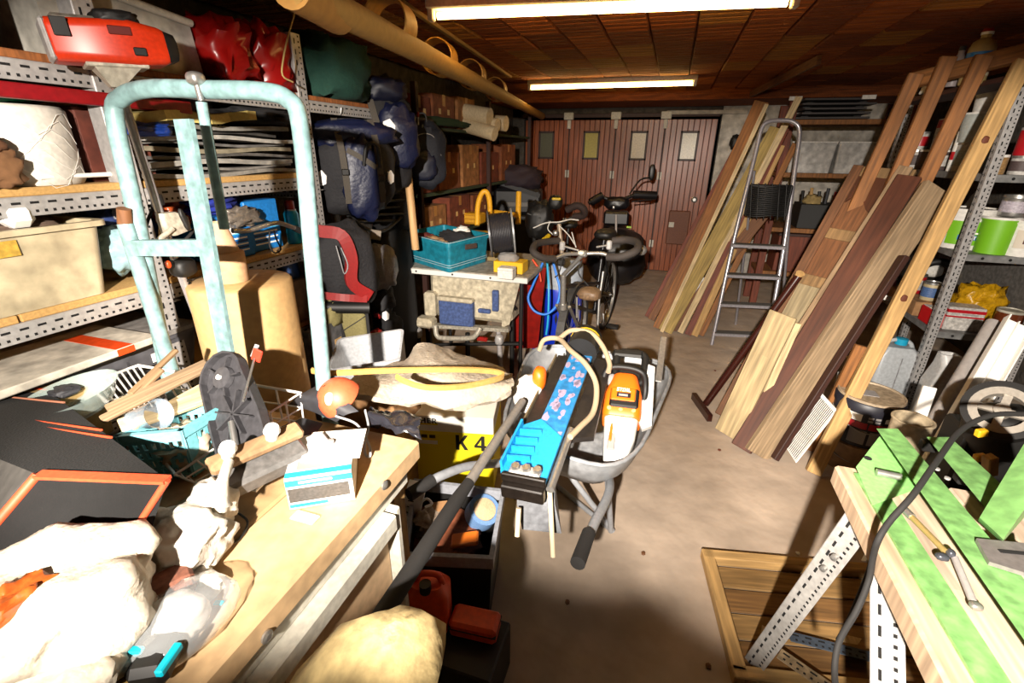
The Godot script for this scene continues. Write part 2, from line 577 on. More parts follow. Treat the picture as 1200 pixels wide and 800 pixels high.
# ------------------------------------------------------------------ the garage
func room() -> void:
	# floor, walls and ceiling are slabs with thickness
	struct_("floor", G.new().box(Vector3(0.2, -0.06, -2.9), Vector3(5.6, 0.12, 9.0)), M.concrete)
	struct_("wall_left", G.new().box(Vector3(-2.37, 1.1, -2.9), Vector3(0.2, 2.5, 9.0)), M.block)
	struct_("wall_right", G.new().box(Vector3(2.72, 1.1, -2.9), Vector3(0.2, 2.5, 9.0)), M.block)
	struct_("wall_front", G.new().box(Vector3(0.2, 1.1, 1.5), Vector3(5.6, 2.5, 0.2)), M.block)
	var wb := G.new()
	wb.box(Vector3(-2.2, 1.1, -7.15), Vector3(0.2, 2.5, 0.2))
	wb.box(Vector3(-0.85, 2.2, -7.15), Vector3(2.9, 0.33, 0.2))
	struct_("wall_back", wb, M.block)
	struct_("wall_back_001", G.new().box(Vector3(1.6, 1.1, -7.14), Vector3(2.2, 2.5, 0.22)), M.plaster)
	struct_("trim_1", G.new().box(Vector3(0.3, 2.07, -7.0), Vector3(0.95, 0.045, 0.06), 0.004), M.plaster)
	var ce := struct_("ceiling", G.new().box(Vector3(0.2, CEIL + 0.09, -2.9), Vector3(5.6, 0.12, 9.0)), M.joint)
	# hollow clay tiles, laid in rows
	var variants := []
	for k in 6:
		var g := G.new().box(Vector3.ZERO, Vector3(0.243, 0.05, 0.408), 0.006)
		for s in 5:
			g.box(Vector3(0, -0.0255, -0.17 + s * 0.085), Vector3(0.232, 0.005, 0.05), 0.002)
		variants.append(mesh_of(g, [M.tile, M.tile_dark, M.tile_pale, M.tile, M.tile_dark, M.tile][k]))
	for r in 15:
		for c in 19:
			inst("ceiling_tile", variants[rng.randi() % 6], ce, Transform3D(Basis.IDENTITY, Vector3(-2.1 + c * 0.25, CEIL + 0.017 + rng.randf_range(-0.004, 0.004), -0.9 - r * 0.416)))
	# folding garage door: four leaves of narrow boards, each with a small window
	var x0 := -2.085
	var lw := 0.637
	var glass: Array = [Color("5b5a45"), Color("b5a63f"), Color("e8dcc0"), Color("e6e0cc")]
	for k in 4:
		var cx := x0 + lw * (k + 0.5)
		var d := Node3D.new()
		d.name = "door_%d" % (k + 1)
		add_child(d)
		d.position = Vector3(cx, 0.01, -7.06)
		d.set_meta("kind", "structure")
		var g := G.new()
		var wy := 1.665
		var ww := 0.2
		var wh := 0.335
		# boards leave the window open
		var nb := 9
		for i in nb:
			var bx := -lw / 2 + 0.006 + (lw - 0.012) * (i + 0.5) / nb
			var bw := (lw - 0.012) / nb - 0.006
			if absf(bx) < ww / 2 + 0.03:
				g.box(Vector3(bx, (wy - wh / 2) / 2, 0), Vector3(bw, wy - wh / 2, 0.03), 0.004)
				g.box(Vector3(bx, (wy + wh / 2 + 1.985) / 2, 0), Vector3(bw, 1.985 - wy - wh / 2, 0.03), 0.004)
			else:
				g.box(Vector3(bx, 0.9925, 0), Vector3(bw, 1.985, 0.03), 0.004)
		obj("board_panel", g, M.door_wood, d).set_meta("kind", "stuff")
		var bk := G.new()
		bk.box(Vector3(0, (wy - wh / 2) / 2, -0.02), Vector3(lw - 0.004, wy - wh / 2, 0.014))
		bk.box(Vector3(0, (wy + wh / 2 + 1.985) / 2, -0.02), Vector3(lw - 0.004, 1.985 - wy - wh / 2, 0.014))
		for s in [-1.0, 1.0]: bk.box(Vector3(s * (lw / 4 + ww / 4), wy, -0.02), Vector3(lw / 2 - ww / 2 - 0.004, wh, 0.014))
		obj("backing", bk, M.door_dark, d)
		var fr := G.new()
		for s in [-1.0, 1.0]:
			fr.box(Vector3(s * (ww / 2 + 0.002), wy, 0.012), Vector3(0.026, wh + 0.03, 0.03), 0.004)
			fr.box(Vector3(0, wy + s * (wh / 2 + 0.002), 0.012), Vector3(ww + 0.03, 0.026, 0.03), 0.004)
		var wf := obj("window_frame", fr, M.door_dark, d)
		obj("pane", G.new().box(Vector3(0, wy, 0.0), Vector3(ww - 0.02, wh - 0.02, 0.006)), mt("pane_%d" % k, glass[k], 0.35, 0, "fine", 3.0), wf)
		for hy in [1.29, 0.62]:
			if k > 0:
				var hg := G.new()
				for s in [-1.0, 1.0]: hg.box(Vector3(-lw / 2 + s * 0.018, hy - (0.0 if hy > 1 else 0.12 * (k - 1)), 0.02), Vector3(0.022, 0.1, 0.012), 0.003)
				obj("hinge", hg, M.white_metal, d)
		if k > 0:
			var hg := G.new()
			hg.box(Vector3(-lw / 2, 1.93, 0.03), Vector3(0.05, 0.11, 0.02), 0.004)
			hg.box(Vector3(-lw / 2, 2.03, 0.075), Vector3(0.13, 0.09, 0.05), 0.006)
			obj("roller_bracket", hg, M.white_metal, d)
	# small hatch and lock on the right-hand leaf
	var dl: Node3D = get_node("door_4")
	var hx := 0.01
	var hatch := obj("hatch", G.new().box(Vector3(hx, 0.62, 0.035), Vector3(0.28, 0.46, 0.04), 0.012), mt("hatch", "7a4a33", 0.6, 0, "fine", 3.0), dl)
	obj("latch", G.new().box(Vector3(hx - 0.09, 0.66, 0.06), Vector3(0.07, 0.07, 0.02), 0.004), M.white_metal, hatch)
	obj("lock", G.new().lathe([Vector2(0.04, 0), Vector2(0.04, 0.02), Vector2(0.02, 0.03), Vector2(0.02, 0.05)], 16, tf(Vector3(0.17, 1.0, 0.015), 0, 90)), M.steel, dl)
	struct_("trim_2", G.new().box(Vector3(-0.83, 2.045, -7.03), Vector3(2.6, 0.05, 0.05), 0.004), M.wood_dark)
	struct_("trim_3", G.new().box(Vector3(0.2, 2.195, -6.6), Vector3(5.5, 0.11, 0.9), 0.01), M.tile_dark)
	# fluorescent battens
	batten(Vector3(-0.685, 2.185, -5.056), 1.58, 1.5, "white fluorescent batten on the clay ceiling nearer the wooden garage door")
	batten(Vector3(-0.385, 2.185, -2.45), 1.6, 1.5, "white fluorescent batten at the top edge of the picture, nearest the camera")
	# thin timber lath and a loose stick at the ceiling
	var lath := strip("ceiling_lath", Vector3(-1.292, 2.230, -2.312), Vector3(-1.543, 2.230, -4.699), 0.03, 0.02, Vector3.DOWN, M.pine)
	tag(lath, "long thin wooden lath running under the ceiling right of the cardboard tubes", "lath")
	var stick := strip("loose_stick", Vector3(0.583, 2.170, -7.297), Vector3(0.861, 2.200, -4.205), 0.06, 0.03, Vector3.BACK, M.wood_brown)
	tag(stick, "short brown stick wedged under the ceiling above the leaning planks", "stick")

func batten(c: Vector3, l: float, tl: float, label: String) -> void:
	var t := thing("fluorescent_lamp", label, "lamp", tf(c, 7.5 if c.z > -3.0 else 0.5), "fluorescent ceiling lamps")
	var g := G.new().box(Vector3(0, 0.035, 0), Vector3(l, 0.045, 0.06), 0.006)
	g.box(Vector3(0, 0.012, -0.045), Vector3(l, 0.006, 0.05), 0.002)
	obj("batten_body", g, M.white_metal, t)
	for s in [-1.0, 1.0]:
		obj("lamp_holder", G.new().box(Vector3(s * (l / 2 - 0.02), -0.008, 0), Vector3(0.03, 0.05, 0.04), 0.006), M.white, t)
	var m := StandardMaterial3D.new()
	m.albedo_color = Color(1, 1, 1)
	m.emission_enabled = true
	m.emission = Color(1.0, 0.8, 0.46)
	m.emission_energy_multiplier = 30.0
	obj("tube", G.new().cyl(Vector3(-tl / 2, -0.012, 0), Vector3(tl / 2, -0.012, 0), 0.014, 14), m, t)
	var a := AreaLight3D.new()
	a.name = "tube_light"
	a.area_size = Vector2(tl, 0.03)
	a.light_energy = 0.015
	a.light_color = Color(1.0, 0.86, 0.62)
	a.area_range = 12.0
	a.area_attenuation = 2.0
	a.shadow_enabled = true
	t.add_child(a)
	a.position = Vector3(0, -0.035, 0)
	a.rotation_degrees = Vector3(-90, 0, 0)

# ------------------------------------------------------------------ slotted steel shelving along the left wall
const SX := -1.6        # plane of the shelving's front
const L1 := 1.80
const L2 := 1.475
const L3 := 1.16
const L4 := 0.80

# a steel angle with its rows of holes: along local Y, one flange facing local Z, one local X side
func slotted(called: String, a: Vector3, b: Vector3, w: float, facing: Vector3, m: Material, parent: Node3D, both := false) -> MeshInstance3D:
	var l := a.distance_to(b)
	var g := G.new()
	g.box(Vector3(0, l / 2, 0), Vector3(w, l, 0.003), 0.001)
	g.box(Vector3(-w / 2, l / 2, -w / 2), Vector3(0.003, l, w), 0.001)
	var xf := along(a, b, facing)
	if parent: xf = parent.global_transform.affine_inverse() * xf
	var o := obj(called, g, m, parent, xf)
	var h := G.new()
	var k := 0
	while 0.02 + k * 0.04 < l - 0.02:
		var y := 0.02 + k * 0.04
		h.box(Vector3(-w * 0.2, y, 0.0012), Vector3(0.006, 0.02, 0.002))
		h.box(Vector3(w * 0.25, y, 0.0012), Vector3(0.007, 0.007, 0.002))
		h.box(Vector3(w * 0.25, y + 0.02, 0.0012), Vector3(0.007, 0.007, 0.002))
		if both: 
			h.box(Vector3(-w / 2 - 0.0012, y, -w * 0.5), Vector3(0.002, 0.02, 0.006))
			h.box(Vector3(-w / 2 - 0.0012, y, -w * 0.8), Vector3(0.002, 0.007, 0.007))
		k += 1
	obj("slot_holes", h, M.hole, o).set_meta("kind", "stuff")
	return o

func left_shelf() -> void:
	var u := thing("shelving_unit", "grey slotted-angle steel shelving with chipboard shelves along the left wall", "shelving", Vector3(SX - 0.24, 0, -0.8))
	var z0 := 0.5
	var z1 := -1.95
	for y in [L1, L2, L3, L4]:
		slotted("shelf_beam", Vector3(SX, y - 0.024, z0), Vector3(SX, y - 0.024, z1 if y != L1 else -2.5), 0.048, Vector3.RIGHT, M.galv, u)
		slotted("shelf_beam", Vector3(SX - 0.5, y - 0.024, z1), Vector3(SX - 0.5, y - 0.024, z0), 0.048, Vector3.LEFT, M.galv, u)
		var m: Material = M.chip_orange if y == L1 else M.chip
		strip("shelf_board", Vector3(SX - 0.245, y + 0.012, z0), Vector3(SX - 0.245, y + 0.012, -0.72), 0.48, 0.022, Vector3.UP, m, u)
		strip("shelf_board", Vector3(SX - 0.245, y + 0.012, -0.725), Vector3(SX - 0.245, y + 0.012, z1 if y != L1 else -2.5), 0.48, 0.022, Vector3.UP, m, u)
	for z in [-0.1, -1.10, -1.93]:
		slotted("upright", Vector3(SX + 0.006, 0, z), Vector3(SX + 0.006, 2.05, z), 0.055, Vector3.RIGHT, M.galv, u)
		slotted("upright", Vector3(SX - 0.5, 0, z), Vector3(SX - 0.5, 2.05, z), 0.05, Vector3.RIGHT, M.galv, u)
	for z in [-1.12, -1.95]:
		for y in [L2, L3]:
			slotted("cross_brace", Vector3(SX - 0.5, y - 0.08, z), Vector3(SX, y - 0.08, z), 0.04, Vector3.BACK, M.galv, u)
	# a red steel bar slid in under the top shelf
	var rb := strip("red_bar", Vector3(SX + 0.012, 1.738, 0.4), Vector3(SX + 0.012, 1.722, -1.35), 0.036, 0.03, Vector3.RIGHT, mt("red_bar", "8e0f18", 0.4, 0, "fine", 3.0))
	tag(rb, "long red painted steel bar running just under the top left shelf", "bar")

# a box standing on a shelf: pixel columns become z, the front lies in the plane x
func carton(called: String, label: String, cat: String, z_near: float, z_far: float, y: float, h: float, d: float, m: Material, x := SX - 0.03, group := "", bev := 0.004) -> Node3D:
	var t := thing(called, label, cat, Vector3(x - d / 2, y, (z_near + z_far) / 2), group)
	obj("body", G.new().box(Vector3(0, h / 2, 0), Vector3(d, h, absf(z_near - z_far)), bev), m, t)
	return t

func bag(called: String, label: String, cat: String, c: Vector3, r: Vector3, m: Material, seed_: int, floor_y := -1e9, bump := 0.3, yaw := 0.0) -> MeshInstance3D:
	var g := G.new().blob(Vector3.ZERO, r, bump, seed_, floor_y - c.y, 1.8, Transform3D(Basis(Vector3.UP, deg_to_rad(yaw)), Vector3.ZERO))
	var o := obj(called, g, m, null, Transform3D(Basis.IDENTITY, c))
	tag(o, label, cat)
	return o

func left_things() -> void:
	# --- top shelf
	var y1 := L1 + 0.024
	var t := carton("appliance_box", "pale grey metal box at the left end of the top shelf", "box", 0.1, -0.87, y1, 0.3, 0.4, mt("pale_box", "b9b7b4", 0.6, 0, "dirt", 2.0))
	obj("lid", G.new().box(Vector3(0, 0.305, 0), Vector3(0.41, 0.012, 0.98), 0.003), M.grey_metal, t)
	t = thing("ceramic_sink", "white enamel panel lying on edge on the top shelf behind the orange engine", "panel", Vector3(SX - 0.2, y1, -1.35))
	obj("body", G.new().hexa([Vector3(-0.1, 0, 0.3), Vector3(0.12, 0, 0.3), Vector3(0.12, 0, -0.17), Vector3(-0.1, 0, -0.17), Vector3(-0.1, 0.22, 0.3), Vector3(0.1, 0.22, 0.3), Vector3(0.1, 0.18, -0.17), Vector3(-0.1, 0.18, -0.17)]), mt("enamel", "cfcbc0", 0.35, 0, "dirt", 2.0), t)
	obj("rim", G.new().tube([Vector3(0.11, 0.222, 0.3), Vector3(0.11, 0.182, -0.17)], 0.012, 8), M.white_metal, t)
	for k in 2:
		var tp := thing("tap", ["white tap lying on the enamel panel, nearer one", "white tap lying on the enamel panel, farther one"][k], "tap", Vector3(SX - 0.2, y1 + 0.2, -1.22 - 0.17 * k))
		obj("body", G.new().lathe([Vector2(0.03, 0), Vector2(0.03, 0.02), Vector2(0.016, 0.03), Vector2(0.016, 0.08), Vector2(0.028, 0.085), Vector2(0.028, 0.11)], 14), M.white, tp)
		obj("spout", G.new().tube(smooth([Vector3(0, 0.05, 0), Vector3(0.05, 0.06, 0.02), Vector3(0.09, 0.03, 0.03)], 4), 0.012, 10), M.white, tp)
	var plast := mt("red_plastic", "8e0f0d", 0.3, 0, "", 2.0)
	bag("red_bag", "shiny red plastic bag on the top shelf right of the white panel", "bag", Vector3(SX - 0.1, y1 + 0.1, -1.62), Vector3(0.12, 0.12, 0.1), plast, 3, y1, 0.45)
	bag("red_bag", "second shiny red plastic bag, knotted with yellow string, nearer the green sack", "bag", Vector3(SX - 0.1, y1 + 0.1, -1.83), Vector3(0.12, 0.13, 0.11), plast, 8, y1, 0.45)
	var st := objw("yellow_string", G.new().tube(smooth([Vector3(-1.500, 2.138, -1.862), Vector3(-1.490, 2.010, -1.770), Vector3(-1.480, 1.920, -1.711), Vector3(-1.480, 1.860, -1.692), Vector3(-1.480, 1.843, -1.743)], 4), 0.0035, 6), mt("string", "a8905a", 0.9, 0, ""))
	tag(st, "thin yellowish string hanging from the cardboard tube to the red bag", "string")
	bag("green_sack", "large dark green cloth sack on the top shelf above the rucksacks", "sack", Vector3(SX - 0.12, y1 + 0.13, -2.24), Vector3(0.2, 0.16, 0.24), mt("green_cloth", "143f33", 0.9, 0, "fine", 6.0, "bump", 0.6), 5, y1, 0.3)
	bag("dark_bundle", "dark bundle pushed to the back of the top shelf behind the red bags", "bundle", Vector3(SX - 0.33, y1 + 0.11, -1.7), Vector3(0.1, 0.13, 0.3), M.black_cloth, 6, y1, 0.3)
	# --- under the top shelf
	var y2 := L2 + 0.024
	bag("green_bag", "bright green plastic bag squeezed under the top shelf at the far left", "bag", Vector3(SX - 0.12, y2 + 0.225, -0.75), Vector3(0.08, 0.05, 0.2), mt("green_plastic", "0a6a45", 0.3, 0, "fine", 6.0), 9, y2, 0.4)
	t = thing("plastic_roll", "large white roll wrapped in clear plastic on the left shelf", "roll", Vector3(SX - 0.13, y2, -0.915))
	obj("roll", G.new().lathe([Vector2(0.03, 0.0), Vector2(0.118, 0.0), Vector2(0.125, 0.012), Vector2(0.124, 0.19), Vector2(0.116, 0.2), Vector2(0.03, 0.2)], 32), mt("roll_white", "e6e1d6", 0.35, 0, "fine", 4.0), t)
	var wr := G.new()
	for k in 7:
		var pts := []
		for i in 9:
			var an := -0.9 + 0.25 * i
			pts.append(Vector3(cos(an) * 0.127, 0.02 + 0.16 * k / 7.0 + 0.03 * sin(i * 1.3 + k), sin(an) * 0.127))
		wr.tube(pts, 0.0008, 5)
	obj("plastic_fold", wr, mt("roll_fold", "f2efe8", 0.25, 0, ""), t)
	t = thing("paper_bag", "crumpled brown paper bag in front of the white plastic roll", "bag", Vector3(SX + 0.0, y2, -0.82))
	obj("bag_body", G.new().blob(Vector3(-0.0, 0.05, 0.04), Vector3(0.035, 0.05, 0.06), 0.25, 12, 0.0), mt("paper_brown", "8a6240", 0.9, 0, "fine", 4.0), t)
	obj("bag_top", G.new().blob(Vector3(-0.0, 0.1, 0.04), Vector3(0.025, 0.025, 0.04), 0.25, 15), mt("paper_brown2", "6a452c", 0.9, 0, "fine", 4.0), t)
	t = carton("brown_carton", "dark reddish-brown carton beside the white plastic roll", "box", -1.05, -1.25, y2, 0.21, 0.36, mt("brown_carton", "6d3324", 0.8), SX - 0.08)
	var lid := objw("cream_sheet", G.new().box(Vector3(0, 0, 0), Vector3(0.3, 0.012, 0.3), 0.003, tf(Vector3(SX - 0.17, y2 + 0.012, -1.0), 8, 0, 4)), M.paper)
	tag(lid, "sheet of clear wrapping lying on the shelf under the white roll", "sheet")
	# stack of flat sheets behind the hand truck: each a thing of its own
	var cols := ["a9a59d", "8f8b86", "b8b5ae", "6a6764", "a0967f", "85827f", "b9b6af", "54514e"]
	var yy := y2
	for k in 9:
		var h: float = [0.018, 0.012, 0.022, 0.014, 0.02, 0.012, 0.018, 0.014, 0.02, 0.012, 0.016][k]
		var zc := -1.5 + rng.randf_range(-0.03, 0.03)
		var len_ := 0.72 + rng.randf_range(-0.06, 0.0)
		var g := G.new()
		var rows := []
		for i in 7:
			var row := []
			for j in 9:
				row.append(Vector3(-0.2 + 0.4 * i / 6.0, h / 2 + 0.006 * sin(j * 0.9 + k * 1.7) * (0.3 + 0.7 * i / 6.0), -len_ / 2 + len_ * j / 8.0))
			rows.append(row)
		g.sheet(rows, h * 0.75)
		var o := obj("flat_sheet", g, mt("sheet_%d" % (k % 8), cols[k % 8], 0.6, 0, "dirt", 2.5), null, tf(Vector3(SX - 0.24 + rng.randf_range(-0.02, 0.03), yy, zc), rng.randf_range(-3, 3)))
		tag(o, "flat grey sheet behind the pale blue hand truck, %s of the pile" % ["lowest", "second from the bottom", "third from the bottom", "fourth from the bottom", "middle one", "fourth from the top", "third from the top", "second from the top", "topmost"][k], "sheet", "flat sheets piled on the left shelf")
		yy += h + 0.004
	t = thing("foam_mat", "torn yellow foam mat lying on the pile of grey sheets", "mat", Vector3(SX - 0.18, yy, -1.36))
	var fr := []
	for i in 6:
		var row := []
		for j in 10: row.append(Vector3(-0.15 + 0.36 * i / 5.0 - 0.02 * sin(j * 2.1), 0.025 - 0.03 * pow(i / 5.0, 2) * (1.0 - j / 9.0) + 0.008 * sin(j * 1.1 + i), 0.24 - 0.5 * j / 9.0))
		fr.append(row)
	obj("foam", G.new().sheet(fr, 0.03), mt("foam", "c9b56a", 0.9, 0, "fine", 5.0), t)
	bag("blue_tarp", "folded blue plastic sheet poking out of the pile of flat sheets", "sheet", Vector3(SX + 0.005, y2 + 0.15, -1.17), Vector3(0.05, 0.02, 0.09), mt("blue_tarp", "173a8c", 0.4, 0, "fine", 5.0), 31, -1e9, 0.4)
	bag("black_cloth_heap", "black cloth heaped on the right end of the flat sheet pile", "cloth", Vector3(SX - 0.12, yy + 0.035, -1.74), Vector3(0.16, 0.035, 0.18), M.black_cloth, 33, yy, 0.4)
	# --- third shelf
	var y3 := L3 + 0.024
	storage_bin()
	t = bag("clear_bag", "blue bag wrapped in clear plastic behind the hand truck", "bag", Vector3(-1.700, 1.284, -1.087), Vector3(0.06, 0.075, 0.075), mt("clear_bag", "9fc4cc", 0.25, 0, "dirt", 6.0), 41, y3, 0.3)
	t = bag("blue_bag", "dark blue bag on the shelf beside the clear plastic tub", "bag", Vector3(-1.800, 1.330, -1.155), Vector3(0.06, 0.09, 0.12), mt("navy_bag", "2b3f77", 0.5, 0, "dirt", 5.0), 43, y3, 0.3)
	t = bag("snack_bag", "small red and yellow packet behind the hand truck's cross bar", "packet", Vector3(-1.720, 1.380, -1.310) , Vector3(0.04, 0.04, 0.07), mt("snack", "b8552a", 0.35, 0, "dirt", 14.0), 45, y3, 0.4)
	# blue detergent boxes
	var bluebox := mt("detergent_blue", "1f7fd0", 0.45, 0, "fine", 4.0)
	for k in 2:
		t = carton("detergent_box", ["blue printed cardboard box lying on the shelf behind the bent steel tube", "blue printed box standing behind the bent steel tube, touching the spray can"][k], "box", [-1.36, -1.56][k], [-1.55, -1.74][k], y3, [0.17, 0.21][k], 0.22, bluebox, SX - [0.03, 0.06][k], "blue boxes on the third shelf")
		for r in 5:
			obj("print_stripe", G.new().box(Vector3(0.111, 0.03 + 0.012 * r, 0.0), Vector3(0.001, 0.006, 0.13)), [M.paper, mt("navy_print", "14305e", 0.6, 0, "")][r % 2], t)
		if k == 0: letter("Lux", 0.035, M.paper, t, Transform3D(Basis(Vector3.UP, PI / 2), Vector3(0.1115, 0.115, 0.0)))
		obj("print_stripe", G.new().box(Vector3(0.111, 0.1, 0.0), Vector3(0.001, 0.012, 0.18)), mt("cyan_print", "63c4ea", 0.6, 0, ""), t)
	bag("blue_fabric", "royal blue fabric folded on top of the blue boxes", "cloth", Vector3(SX - 0.12, y3 + 0.215, -1.42), Vector3(0.1, 0.045, 0.11), mt("royal", "1c2f96", 0.85, 0, "fine", 6.0, "bump", 0.5), 47, y3 + 0.172, 0.45)
	bag("foil_cloth", "crumpled silvery grey rag hanging over the blue boxes", "rag", Vector3(SX - 0.02, y3 + 0.16, -1.5), Vector3(0.03, 0.035, 0.08), mt("foil", "8f857a", 0.35, 0.3, "dirt", 8.0), 48, -1e9, 0.5)
	t = thing("spray_can", "turquoise spray can with a red cap beside the blue boxes", "can", Vector3(SX - 0.06, y3, -1.815))
	obj("body", G.new().lathe([Vector2(0.03, 0), Vector2(0.032, 0.004), Vector2(0.032, 0.135), Vector2(0.024, 0.15)], 18), mt("turquoise", "19a5d6", 0.3, 0.1, "fine", 4.0), t)
	obj("collar", G.new().lathe([Vector2(0.025, 0.15), Vector2(0.025, 0.156)], 18), M.steel, t)
	obj("cap", G.new().lathe([Vector2(0.021, 0.156), Vector2(0.02, 0.19), Vector2(0.016, 0.194)], 18), M.red, t)
	# --- below the third shelf
	var y4 := L4 + 0.024
	t = thing("flattened_carton", "flattened white carton with orange print lying under the third shelf", "carton", Vector3(SX - 0.1, L3 - 0.14, -0.82))
	var p := Vector3(-1.500, 1.136, -0.616)
	var q := Vector3(-1.500, 1.108, -0.966)
	var fc := Vector3(SX - 0.1, L3 - 0.14, -0.82)
	obj("board", G.new().box(Vector3(0.02, 0.0, 0.2), Vector3(0.3, 0.022, 0.78), 0.003), mt("off_white", "d8d0c0", 0.8), t)
	obj("orange_print", G.new().box(Vector3(0.05, 0.0115, -0.08), Vector3(0.23, 0.001, 0.05)), M.orange, t)
	obj("orange_print", G.new().box(Vector3(0.1705, 0.0, -0.08), Vector3(0.001, 0.02, 0.05)), M.orange, t)
	t = thing("storage_tote", "dark grey plastic tote with a pale lid and a small label", "tote", tf(Vector3(SX - 0.2, y4, -0.93)))
	tub(G.new(), 0.4, 0.5, 0.44, 0.54, 0.2)
	obj("body", tub(G.new(), 0.38, 0.46, 0.42, 0.52, 0.17, 0.004, 0.03, 0.012), mt("tote_grey", "5c5c62", 0.6, 0, "dirt", 2.0), t)
	obj("lid", G.new().loft([ring_xz(0.43, 0.53, 0.172, 0.03), ring_xz(0.43, 0.53, 0.186, 0.03), ring_xz(0.38, 0.46, 0.192, 0.02)]), mt("tote_lid", "8e8a86", 0.6, 0, "dirt", 3.0), t)
	obj("label", G.new().box(Vector3(0.207, 0.115, -0.1), Vector3(0.002, 0.03, 0.05)), M.paper, t)
	for k in 3: obj("rib", G.new().box(Vector3(0.2, 0.08, 0.2 - 0.1 * k), Vector3(0.014, 0.15, 0.014), 0.003), M.dark_plastic, t)
	t = carton("tan_carton", "tan cardboard box at the left edge below the flattened carton", "box", -0.55, -0.77, 0.824, 0.16, 0.14, mt("tan_carton", "a78a55", 0.85), SX + 0.13)
	t = carton("cardboard_carton", "tan cardboard carton behind the big brown paper roll", "box", -1.5, -1.93, y4, 0.2, 0.3, mt("tan2", "b59a7a", 0.85), SX - 0.02)
	for k in 3:
		t = thing("paint_tin", ["blue and white tin under the third shelf, nearest", "blue and white tin under the third shelf, in the middle", "blue and white tin under the third shelf, farthest"][k], "tin", Vector3(SX - 0.1, y4 + 0.2, -1.5 - 0.14 * k), "tins on the tan carton")
		obj("body", G.new().lathe([Vector2(0.05, 0), Vector2(0.05, 0.08)], 18), mt("tin_%d" % k, ["6f9bc4", "d4cfc4", "4467a8"][k], 0.4, 0.1), t)
		obj("lid", G.new().lathe([Vector2(0.051, 0.08), Vector2(0.051, 0.086), Vector2(0.044, 0.084)], 18), M.steel, t)
	t = carton("worn_board", "worn grey board standing on the floor right of the brown paper roll", "board", -1.62, -2.0, 0, 0.82, 0.04, mt("worn_grey", "6b6a6c", 0.6, 0, "dirt", 3.0), SX + 0.11)
	obj("chipped_patch", G.new().box(Vector3(0.021, 0.68, 0.0), Vector3(0.002, 0.09, 0.05)), M.kraft, t)
	# cardboard tubes and pelmet rings under the ceiling
	t = thing("cardboard_tube", "long pale cardboard tube slung under the ceiling at left", "tube", Vector3(-1.016, 1.965, -1.535))
	objw("tube_wall", G.new().tube([Vector3(-0.935, 1.965, -1.141), Vector3(-1.768, 2.030, -6.752)], 0.042, 18), mt("tube_pale", "a8813f", 0.75, 0, "fine", 2.0), t)
	objw("end_wrap", G.new().tube([Vector3(-0.935, 1.965, -1.141), Vector3(-0.995, 1.965, -1.403)], 0.052, 18), mt("tube_tan", "b0803a", 0.75, 0, "fine", 2.0), t)
	var n := 0
	for c in [Vector3(-1.089, 2.040, -1.860), Vector3(-1.241, 2.045, -2.586), Vector3(-1.321, 2.050, -3.225), Vector3(-1.451, 2.055, -4.046)]:
		var dir := (Vector3(-1.435, 2.050, -4.001) - Vector3(-1.114, 2.050, -1.902)).normalized()
		var r := 0.085
		var g := G.new().lathe([Vector2(r, -0.06), Vector2(r, 0.06), Vector2(r - 0.006, 0.06), Vector2(r - 0.006, -0.06), Vector2(r, -0.06)], 28, Transform3D.IDENTITY, false)
		var o := obj("cardboard_ring", g, mt("ring_tan", "c8913c", 0.6, 0.0, "fine", 2.0), null, along(c, c + dir, Vector3.UP))
		tag(o, ["short wide cardboard ring above the ceiling tube, nearest of four", "short wide cardboard ring above the ceiling tube, second from the camera", "short wide cardboard ring above the ceiling tube, third from the camera", "short wide cardboard ring above the ceiling tube, farthest of four"][n], "ring", "cardboard rings under the ceiling")
		n += 1
	for k in 3:
		var o := objw("wooden_batten", G.new().tube([[Vector3(-1.138, 2.020, -1.829), Vector3(-1.050, 2.015, -1.774), Vector3(-1.255, 2.025, -2.719)][k], [Vector3(-1.412, 2.020, -3.117), Vector3(-1.584, 2.040, -4.775), Vector3(-1.444, 2.050, -4.450)][k]], 0.012, 6), M.pine_orange)
		tag(o, ["thin wooden batten lying through the nearest two cardboard rings", "thin wooden batten threaded through all the cardboard rings", "thin wooden batten sticking out of the farther cardboard rings"][k], "batten")
	# rolled papers
	n = 0
	for q5 in [[535, 131, 574, 137, 9.5], [552, 141, 583, 146, 8.0], [540, 145, 580, 157, 8.0], [560, 142, 593, 145, 9.0]]:
		var a := Vector3.ZERO
		var b := Vector3.ZERO
		if n == 0: a = Vector3(-1.910, 1.922, -4.286); b = Vector3(-1.582, 1.869, -4.255)
		if n == 1: a = Vector3(-1.849, 1.851, -4.389); b = Vector3(-1.546, 1.805, -4.352)
		if n == 2: a = Vector3(-1.860, 1.816, -4.257); b = Vector3(-1.521, 1.731, -4.215)
		if n == 3: a = Vector3(-1.840, 1.856, -4.620); b = Vector3(-1.546, 1.831, -4.590)
		var o := objw("paper_roll", G.new().tube([a, b], q5[4] * 0.0075, 14), mt("roll_paper", "cdb893", 0.8, 0, "fine", 3.0))
		tag(o, ["rolled paper, the topmost of the bundle by the back corner", "rolled paper in the middle of the bundle by the back corner", "rolled paper, the lowest of the bundle by the back corner", "rolled paper farthest right in the bundle by the back corner"][n], "roll", "paper rolls at the back corner")
		n += 1

